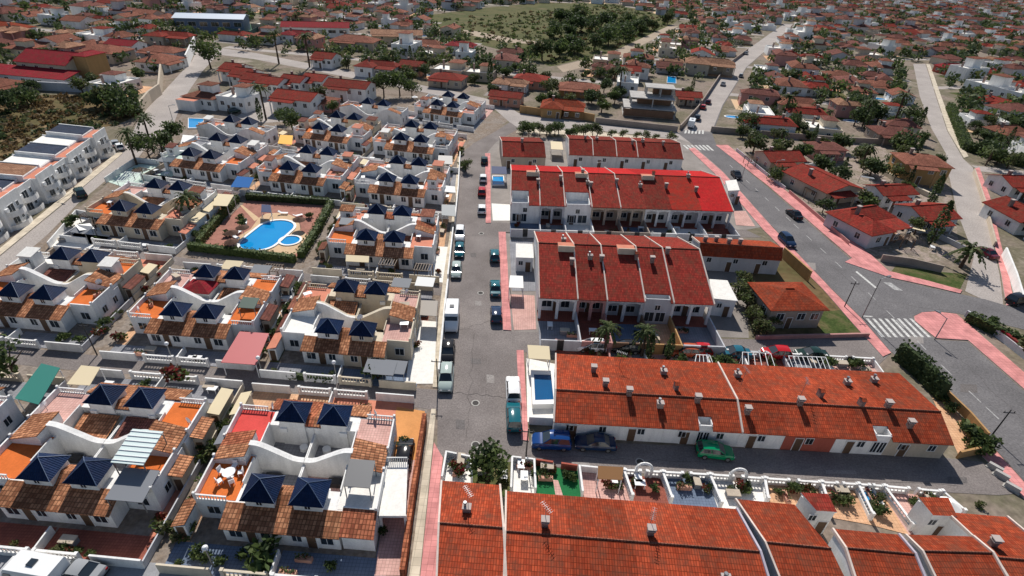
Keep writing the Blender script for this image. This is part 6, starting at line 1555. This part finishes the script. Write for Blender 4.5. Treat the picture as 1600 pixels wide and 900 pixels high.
for i, (x, y) in enumerate(((384, 350), (369, 373), (443, 335), (466, 339), (372, 366))):
    p = G(x, y); e = empty('sunbed', p.x, p.y, .06, rad(20 + 37 * i)); m = MB(); m.box(-.32, -.95, .28, .32, .4, .36, WHITEP, bottom=True); m.build('seat', e); m = MB(); m.slab([(-.32, .4, .36), (.32, .4, .36), (.32, .95, .75), (-.32, .95, .75)], .06, WHITEP); m.build('backrest', e)
    for sx in (-.26, .26):
        for sy in (-.8, .3): m = MB(); m.box(sx - .03, sy - .03, 0, sx + .03, sy + .03, .28, WHITEP); m.build('leg', e)
    reg(e, 'white sunbed on the pool garden paving', 'sunbed', 'white sunbeds')
# roof aerials and dishes on the long terraces
def aerial(r, i, u, v, desc):
    x = r.xs[i] + (r.xs[i + 1] - r.xs[i]) * u; y = v * (r.a + r.b); z = r.zf + (r.zr - r.zf) * y / r.a if y < r.a else r.zr + (r.zb - r.zr) * (y - r.a) / r.b
    p = r.W(x, y); e = empty('roof_aerial', p.x, p.y, z, random.random() * 3); m = MB(); m.tube((0, 0, -.1), (0, 0, 2.6), .03, METAL, n=5); m.build('mast', e); m = MB(); m.tube((-.7, 0, 2.5), (.7, 0, 2.5), .02, METAL, n=4)
    for k in range(7): m.tube((-.65 + k * .21, -.25, 2.5), (-.65 + k * .21, .25, 2.5), .015, METAL, n=4)
    m.build('rods', e); reg(e, desc, 'aerial', 'roof aerials')
for r, i, u, v in ((rowA2, 2, .3, .72), (rowA2, 0, .62, .7), (rowD, 1, .1, .8), (rowD, 4, .5, .45), (rowD, 3, .3, .6), (rowC, 1, .5, .5), (rowC, 3, .6, .55), (rowB, 3, .4, .5), (rowA1, 0, .45, .75)): aerial(r, i, u, v, 'thin aerial on a terrace roof')
def dish(v, rz, desc):
    e = empty('satellite_dish', v.x, v.y, v.z, rz); m = MB(); m.tube((0, 0, 0), (0, 0, .7), .03, METAL); m.build('bracket', e); m = MB(); n = 12
    for i in range(n):
        a, b = 6.2832 * i / n, 6.2832 * (i + 1) / n
        f = [(.45 * math.cos(a), -.05 - .1, .8 + .45 * math.sin(a)), (.45 * math.cos(b), -.15, .8 + .45 * math.sin(b)), (0, .0, .8)]; m.face(f, WHITEP); m.face([(x, y + .02, z) for x, y, z in reversed(f)], WHITEP)
    m.build('dish', e); reg(e, desc, 'dish', 'satellite dishes')
for L, x, y, z in ((LQA, 6.8, 6.2, 2.9), (LQB, -8.3, 3, 2.9), (LQC, 7, 5.5, 2.9), (LQD, -7.8, -5, 2.9), (LQE, 7.5, -1.6, 3.6), (LQC, 2.3, -5.5, 5.6), (LQB, 8.4, 2.5, 2.9), (LQA, -5.4, 6, 2.9)): dish(on(L, x, y, z), random.random() * 6, 'white dish on a turret house')

# everyday clutter in the yards and on the terraces of the turret houses
def clutter(x, y, z, k, rz):
    if k == 0:
        e = empty('planter', x, y, z, rz); m = MB(); m.box(-.8, -.22, 0, .8, .22, .45, T_MOTR if False else SALM); m.build('trough', e); m = MB()
        for q in range(40): leaf(m, Vector((random.uniform(-.75, .75), random.uniform(-.25, .25), random.uniform(.45, .9))), .16, random.choice((L_MD, L_DK, L_FLOW)), random)
        m.build('plants', e); reg(e, 'long planter of green plants', 'planter', 'yard planters')
    elif k == 1:
        e = empty('garden_table', x, y, z, rz); m = MB(); m.box(-.6, -.4, .68, .6, .4, .73, WHITEP, bottom=True); m.build('table_top', e)
        for a in (-.5, .5):
            for b in (-.32, .32): m = MB(); m.box(a - .04, b - .04, 0, a + .04, b + .04, .68, WHITEP); m.build('leg', e)
        reg(e, 'oblong white garden table', 'table', 'oblong garden tables')
    elif k == 2:
        e = empty('storage_chest', x, y, z, rz); m = MB(); m.box(-.7, -.35, 0, .7, .35, .62, FABGR); m.build('body', e); m = MB(); m.slab([(-.74, -.4, .72), (.74, -.4, .72), (.74, .4, .8), (-.74, .4, .8)], .1, BEIGE); m.build('lid', e); reg(e, 'grey storage chest with pale lid', 'chest', 'storage chests')
    elif k == 3:
        e = empty('yard_pergola', x, y, z, rz); m = MB()
        for q in range(7): m.tube((-1.4 + q * .46, -1.2, 2.2), (-1.4 + q * .46, 1.2, 2.2), .06, SHUT, n=4)
        for b in (-1.1, 1.1): m.tube((-1.5, b, 2.12), (1.5, b, 2.12), .07, SHUT, n=4)
        m.build('slats', e)
        for a in (-1.35, 1.35):
            for b in (-1.1, 1.1): m = MB(); m.box(a - .06, b - .06, 0, a + .06, b + .06, 2.1, SHUT); m.build('post', e)
        reg(e, 'brown wooden yard pergola', 'pergola', 'brown yard pergolas')
    elif k == 4:
        e = empty('yard_awning', x, y, z, rz); c = random.choice(((FABC, 'cream'), (FABW, 'white'), (FABGR, 'grey'), (FABGR, 'grey'))); m = MB(); m.slab([(-1.5, -1.1, 2.1), (1.5, -1.1, 2.1), (1.5, 1.1, 2.45), (-1.5, 1.1, 2.45)], .06, c[0]); m.build('cover', e)
        for a in (-1.4, 1.4): m = MB(); m.tube((a, -1.0, 0), (a, -1.0, 2.08), .05, METAL); m.build('post', e)
        reg(e, f'{c[1]} yard awning on two posts', 'awning', 'small yard awnings')
    else: plant(x, y, 'bush', random.uniform(.45, .8), None, random.choice((0, 0, 1, 2)), None, z)
crng = random.Random(11)
for qi, q in enumerate(QUADS[:12]):
    for e in (-1, 1):
        if ('F' if e < 0 else 'B') not in q[4]: continue
        for s in (-1, 1):
            for _ in range(4 if qi < 7 else 2):
                x, y = s * crng.uniform(1, 9.8), e * crng.uniform(9.5, 11.1)
                if crng.random() < .35: x, y = s * crng.uniform(9.3, 10.1), e * crng.uniform(1, 9)
                x -= SHX * y; P_ = (q[0] + q[3] * (x * math.cos(q[2]) - y * math.sin(q[2])), q[1] + q[3] * (x * math.sin(q[2]) + y * math.cos(q[2])))
                k = crng.choice((0, 1, 2, 5, 5, 5, 0)) if abs(x) > 9 or qi < 2 else crng.choice((0, 1, 2, 3, 4, 5, 5)); clutter(P_[0], P_[1], .055, k, q[2] + (math.pi / 2 if abs(x) > 9 else 0))
            x, y = s * crng.uniform(6, 8.2), e * crng.uniform(2.2, 4.8); x -= SHX * y; P_ = (q[0] + q[3] * (x * math.cos(q[2]) - y * math.sin(q[2])), q[1] + q[3] * (x * math.sin(q[2]) + y * math.cos(q[2])))
            if qi > 1 and crng.random() < .7: clutter(P_[0], P_[1], 2.89 * q[3], crng.choice((0, 1, 2)), crng.random() * 3)

for i in range(len(gx) - 1):
    for _ in range(4):
        t, u = crng.uniform(.15, .85), crng.uniform(.1, .7); a, b, c, d = gx[i]; a2, b2, c2, d2 = gx[i + 1]
        x = (c + (c2 - c) * t) * (1 - u) + (a + (a2 - a) * t) * u; y = (d + (d2 - d) * t) * (1 - u) + (b + (b2 - b) * t) * u; p = G(x, y)
        clutter(p.x, p.y, .05, crng.choice((0, 0, 1, 2, 5, 5, 5)), crng.choice((0, 1.57)))
for r, n in ((rowC, 3), (rowB, 2)):
    for i in range(len(r.xs) - 1):
        for _ in range(n): p = r.W(r.xs[i] + (r.xs[i + 1] - r.xs[i]) * crng.uniform(.12, .88), crng.uniform(-6.5, -1.0) if r is rowC else crng.uniform(-5.3, -1)); clutter(p.x, p.y, .05, crng.choice((0, 1, 2, 5, 5)), crng.choice((0, 1.57)))
for i in range(len(rowD.xs) - 1):
    for _ in range(3): p = rowD.W(rowD.xs[i] + (rowD.xs[i + 1] - rowD.xs[i]) * crng.uniform(.12, .88), rowD.a + rowD.b + crng.uniform(1, 5)); clutter(p.x, p.y, .05, crng.choice((0, 2, 5, 5, 5)), crng.choice((0, 1.57)))
for x, y in ((1170, 258), (1262, 310), (1312, 312), (1330, 300), (1340, 318), (1405, 318), (1425, 372), (1410, 385), (1455, 390), (1480, 372), (1320, 352), (1296, 330), (1245, 268), (1380, 322), (1470, 352), (1350, 290)): p = G(x, y); clutter(p.x, p.y, .02, crng.choice((0, 1, 2, 3, 4, 5)), crng.random() * 3)

sheet('yard', [(80, 386), (122, 338), (186, 352), (152, 392)], .05, F_WHT, 'white paved yard beside the left road')
wallpx([(78, 388), (122, 336), (150, 341)], 1.2, .2, WHITE, 'white wall of the paved yard by the left road', group=None)
pplant(112, 352, 'bush', 1.5, 'dark round shrub on the white roadside yard', 0)
sheet('yard', [(168, 284), (214, 256), (286, 262), (232, 306)], .05, F_MINT, 'pale yard at the roadside corner of the estate')
wallpx([(166, 286), (214, 254), (250, 258)], 1.3, .2, WHITE, 'white wall of the pale roadside corner yard', group=None)
awning([(182, 283), (206, 285), (220, 270), (196, 268)], 2.3, FRAMEW, 'white slatted pergola in the pale corner yard', name='pergola', slats=6)
for x, y in ((200, 292), (225, 280), (245, 270), (215, 268), (100, 378), (140, 372), (165, 362), (262, 275)): p = G(x, y); clutter(p.x, p.y, .055, crng.choice((0, 1, 2, 3, 4, 5)), crng.random() * 3)

# ================================================================== THE TOWN SPREADING BEYOND
TOWN = [tuple(G(*p)) for p in [(-420, 900), (-160, 352), (-60, 250), (0, 150), (212, 168), (255, 110), (300, 70), (420, 88), (560, 112), (700, 142), (800, 176), (840, 178), (1062, 204), (1085, 228), (1140, 270), (1300, 450), (1400, 545), (1760, 900)]]
TRACED = [tuple(G(*p)) for p in [(1113, 205), (1300, 218), (1420, 222), (1505, 258), (1540, 380), (1580, 480), (1760, 640), (1760, 900), (1500, 620), (1395, 436), (1200, 292)]]
SCR = [[tuple(G(*p)) for p in q] for q in (P_SCR1, P_SCR2)]
PIT = [[tuple(G(*p)) for p in [(318, 52), (372, 30), (430, 42), (395, 62)]]]
PAVE = [[tuple(G(*p)) for p in q] for q in ([(1076, 231), (1140, 227), (1200, 278), (1362, 398), (1500, 455), (1600, 470), (1600, 620), (1500, 560), (1300, 455), (1118, 274)],)]
def near_road(p, d):
    if any(inpoly(p, q) for q in PAVE): return True
    for R in ROADS:
        if inpoly(p, R): return True
        for i in range(len(R)):
            if segdist(p, R[i], R[i - 1]) < d: return True
    return False
def free(p, r, traced=True):
    if inpoly(p, TOWN) or (traced and inpoly(p, TRACED)): return False
    for s in SCR + PIT:
        if inpoly(p, s): return False
    if near_road(p, r): return False
    return all((p[0] - o[0]) ** 2 + (p[1] - o[1]) ** 2 > (r + o[2] * .85) ** 2 for o in OCC)
rng = random.Random(21)
VAR = []
RN = {'weathered_red_tiles': 'red', 'terracotta_tiles': 'terracotta', 'brown_rose_tiles': 'brown', 'pale_clay_tiles': 'pale', 'crimson_tiles': 'crimson', 'orange_red_tiles': 'orange'}
WN = {'white_render': 'white', 'cream_render': 'cream', 'beige_render': 'beige', 'salmon_render': 'salmon', 'rose_render': 'rose', 'grey_render': 'grey'}
for kind in ('hip', 'ell', 'gable', 'tower', 'flat', 'ell', 'flat', 'ell'):
    for roof, wall in rng.sample([(T_RED, WHITE), (T_TERR, WHITE), (T_BRWN, CREAM), (T_PALE, WHITE), (T_TERR, BEIGE), (T_BRWN, ROSEW), (T_BRWN, WHITE), (T_TERR, CREAM), (T_PALE, ROSEW), (T_TERR, WHITE), (T_BRWN, GREYW)], 4):
        w, d = rng.uniform(9, 15), rng.uniform(8, 11.5); h = rng.choice((3.2, 3.4, 5.0))
        m = villa_meshes(kind, w, d, h, wall, roof)
        kn = {'hip': 'hip-roofed', 'ell': 'L-shaped', 'gable': 'gabled', 'tower': 'turreted', 'flat': 'flat-topped'}[kind]
        VAR.append((f"{'two-storey ' if h > 4.5 else ''}{WN[wall.name]} {kn} villa, {RN[roof.name]} tiles", m, w, d, h, [m[0].mesh('walls'), m[1].mesh('roof'), m[2].mesh('chimney')]))
sites = []; lanes = MB(); plots = MB(); spots = []
A0 = rad(-11); ca, sa = math.cos(A0), math.sin(A0); SX, SY = 15.5, 17.0
for j in range(-10, 75):
    for i in range(-60, 75):
        x, y = i * SX, 40 + j * SY
        ang = A0
        gx, gy = x * ca - y * sa, x * sa + y * ca
        if gx > 140 + gy * .18: continue
        sites.append((gx, gy, A0, i, j))
A1 = rad(16); cb, sb = math.cos(A1), math.sin(A1)
for j in range(-40, 75):
    for i in range(-30, 110):
        x, y = i * SX, j * SY
        gx, gy = x * cb - y * sb, x * sb + y * cb
        if gx <= 140 + gy * .18: continue
        sites.append((gx, gy, A1, i, j))
houses = []
for gx, gy, ang, i, j in sites:
    if gy < 30: continue
    q = PX(gx, gy)
    if not (-220 < q[0] < 1820 and -22 < q[1] < 900): continue
    lane = j % 4 == 0
    jx, jy = rng.uniform(-2.6, 2.6), rng.uniform(-2.6, 2.6)
    p = (gx + jx, gy + jy)
    if lane:
        hw, hl = 2.6, SX * .5 + .05
        if free((gx, gy), 4) and gy < 700:
            c, s = math.cos(ang), math.sin(ang)
            lanes.face([(gx + a * c - b * s, gy + a * s + b * c, .014) for a, b in ((-hl, -hw), (hl, -hw), (hl, hw), (-hl, hw))], ROADL)
        spots += [(gx + rng.uniform(-8, 8), gy + rng.uniform(4, 7) * rng.choice((-1, 1))) for _ in range(rng.randint(1, 3))]
        continue
    if free(p, 5.6) and rng.random() < .86:
        houses.append((math.hypot(*p), p, ang + rad(rng.choice((0, 0, 90, 180, 270)) + rng.gauss(0, 2)), rng.randrange(len(VAR)), rng.uniform(.85, 1.12)))
        c, s = math.cos(ang), math.sin(ang)
        plots.face([(gx + a * c - b * s, gy + a * s + b * c, .010) for a, b in ((-7.5, -8.2), (7.5, -8.2), (7.5, 8.2), (-7.5, 8.2))], rng.choice((F_PEACH, MATS['plot_concrete'], MATS['block_concrete'], GRASS, SOIL, MATS['sandy_patio'])))
    spots += [(gx + rng.uniform(-9.5, 9.5), gy + rng.uniform(-9.5, 9.5)) for _ in range(rng.choice((2, 2, 3, 3, 4)))]
struct(lanes.build('lanes'), 'pale lanes between the villas of the town beyond'); struct(plots.build('villa_plots'), 'paved and planted plots of the town beyond')
houses.sort(key=lambda t: t[0]); far = MB(); NIND = 225
def emit(dst, mb, p, ang, sc):
    c, s = math.cos(ang) * sc, math.sin(ang) * sc; b = len(dst.v)
    dst.v += [(p[0] + x * c - y * s, p[1] + x * s + y * c, z * sc) for x, y, z in mb.v]; dst.f += [tuple(k + b for k in f) for f in mb.f]; dst.m += [dst.mi(mb.mats[k]) for k in mb.m]
for k, (dist, p, ang, vi, sc) in enumerate(houses):
    desc, mbs, w_, d_, h_, me = VAR[vi]
    if k < NIND:
        e = empty('villa', p[0], p[1], 0, ang, sc); link('walls', me[0], e); ro = link('roof', me[1], e); link('chimney', me[2], ro)
        if dist < 330:
            for t in (-.3, .12, .36): window(e, w_ * t, -d_/2, h_ - 2.1, 1.2, 1.2)
            for t in (-.2, .25): window(e, w_ * t, d_/2, h_ - 2.1, 1.2, 1.2, math.pi)
            for t in (-.25, .25): window(e, -w_/2, d_ * t, h_ - 2.1, 1.1, 1.2, rad(-90)); window(e, w_/2, d_ * t, h_ - 2.1, 1.1, 1.2, rad(90))
        reg(e, desc, 'villa', 'villas of the town beyond'); 
        if rng.random() < .16 and dist < 420:
            a = ang + rng.choice((0, 1.57, 3.14)); c = Vector((p[0] + 8.2 * math.cos(a), p[1] + 8.2 * math.sin(a)))
            if free(tuple(c), 2.5): pool(ringpts(c, 2.9, 2.1, 16), ringpts(c, 2.5, 1.7, 16), .15, 'oval blue pool in a villa garden')
    else:
        for q in mbs: emit(far, q, p, ang, sc)
    OCC.append((p[0], p[1], 5.2 * sc))
struct(far.build('distant_houses'), 'distant tiled villas fading into the far town', 'stuff')
# right-hand traced gardens and avenue verge also carry trees
for _ in range(26): spots.append(tuple(G(rng.uniform(1160, 1500), rng.uniform(215, 300))))
for _ in range(90): spots.append(tuple(G(rng.uniform(1110, 1440), rng.uniform(120, 215))))
for _ in range(60): spots.append(tuple(G(rng.uniform(1480, 1600), rng.uniform(130, 265))))
for _ in range(40): spots.append(tuple(G(rng.uniform(520, 760), rng.uniform(85, 135))))
tl = []
for p in spots:
    q = PX(*p)
    if not (-200 < q[0] < 1800 and -20 < q[1] < 900): continue
    if inpoly(p, TOWN) or near_road(p, 1.2) or (p[1] > 165 and p[0] > 30 and near_road(p, 5.5)): continue
    if inpoly(p, SCR[1]) or inpoly(p, SCR[0]) or inpoly(p, PIT[0]): continue
    if any((p[0] - o[0]) ** 2 + (p[1] - o[1]) ** 2 < (o[2] * .95) ** 2 for o in OCC): continue
    tl.append((math.hypot(*p), p))
tl.sort(); NT = 215; ft = MB()
for k, (dist, p) in enumerate(tl):
    sc = rng.uniform(.65, 1.35); r = rng.random()
    if k < NT:
        kd = 'far' if r < .72 else 'olive' if r < .82 else 'palm' if r < .92 else 'cypress'
        plant(p[0], p[1], kd, sc * (1.0 if kd != 'palm' else 1.15), None, None, 'trees of the villa gardens')
    elif dist < 1500:
        n = 46 if dist < 450 else 26; s = 1.15 if dist < 450 else 1.6; mts = [[L_DK, L_MD], [L_DK, L_DK], [L_MD, L_OL], [L_DK, L_OL]][rng.randrange(4)]
        R_ = 2.7 * sc
        for _ in range(n):
            d = Vector((rng.gauss(0, 1), rng.gauss(0, 1), rng.gauss(0, .8))).normalized() * rng.random() ** .4
            leaf(ft, Vector((p[0] + d.x * R_, p[1] + d.y * R_, R_ * 1.0 + d.z * R_ * .8)), s * .75 * sc, mts[0] if rng.random() < .7 else mts[1], rng)
struct(ft.build('distant_trees'), 'distant garden trees massed between the far villas', 'stuff')
print('SCATTER houses', len(houses), 'trees', len(tl), 'objects', len(bpy.data.objects))


# ================================================================== LABELS: each thing singled out
LM = []
def landmark(text, px, py, z=0): p = G(px, py, z); LM.append((text, p.x, p.y))
for t, x, y in [("oval blue pool", 418, 368), ("unfinished villa", 1012, 178), ("green sports pitch", 372, 48), ("crimson manor", 95, 98), ("white camper van", 706, 492), ("vivid green hatchback", 1117, 704),
                ("small stucco house", 1230, 465), ("zebra crossing", 1400, 512), ("far zebra crossing", 1090, 230), ("long red warehouse", 494, 42), ("turquoise pool", 307, 193), ("navy pool", 850, 605), ("green yard tree", 762, 752),
                ("bright blue car", 862, 689), ("three concrete blocks", 1567, 743), ("burgundy saloon", 1541, 394), ("ochre walled villa", 1440, 255), ("two stout palms", 972, 555), ("white table terrace", 352, 725), ("slate grey canopy", 200, 770), 
                ("red metal carport", 385, 548), ("bright blue awning", 376, 290), ("yellow awning", 447, 220), ("black drive car", 632, 708), ("green netting", 60, 600), ("single roadside tree", 330, 108), ("white court house", 466, 152),
                ("sports hall", 331, 30), ("crimson lane villa", 1490, 108), ("avenue bend", 1195, 58), ("beige dirt road", 1000, 62), ("last far flat", 190, 228), ("dark roadside car", 125, 301), ("small corner pool", 778, 283), ("red L-shaped villa", 1362, 343), ("tall cypress hedge", 1440, 590), ("bottom yard pool", 1357, 778)]: landmark(t, x, y)
ORD = ['', 'second', 'third', 'fourth', 'fifth', 'sixth', 'seventh', 'eighth', 'ninth', 'tenth', 'eleventh', 'twelfth', 'thirteenth', 'fourteenth', 'fifteenth', 'sixteenth', 'seventeenth', 'eighteenth', 'nineteenth', 'twentieth']
def rel(p, l):
    dx, dy = p[0] - l[1], p[1] - l[2]
    if abs(dx) > abs(dy): return 'left of' if dx < 0 else 'right of'
    return 'beyond' if dy > 0 else 'in front of'
by = {}
for o, d, xy in REG: by.setdefault(d, []).append((o, xy))
for d, L in by.items():
    if len(L) == 1: L[0][0]['label'] = d; continue
    bk = {}
    for o, xy in L:
        ls = sorted(LM, key=lambda l: (xy[0] - l[1]) ** 2 + (xy[1] - l[2]) ** 2)
        l = ls[0]; bk.setdefault((l[0], rel(xy, l)), []).append(((xy[0] - l[1]) ** 2 + (xy[1] - l[2]) ** 2, o))
    for (t, r), Q in bk.items():
        Q.sort(key=lambda k: k[0])
        for i, (_, o) in enumerate(Q):
            if len(Q) == 1: o['label'] = f'{d}, {r} the {t}'
            elif i < 20: o['label'] = f"{d}, {(ORD[i] + ' nearest').strip()} {r} the {t}"
            else: o['label'] = f"{d}, {i + 1}th nearest {r} the {t}"
mx = [o['label'] for o, d, xy in REG if len(o['label'].split()) > 16]
print('LABELS', len(REG), 'too long', len(mx), mx[:6])
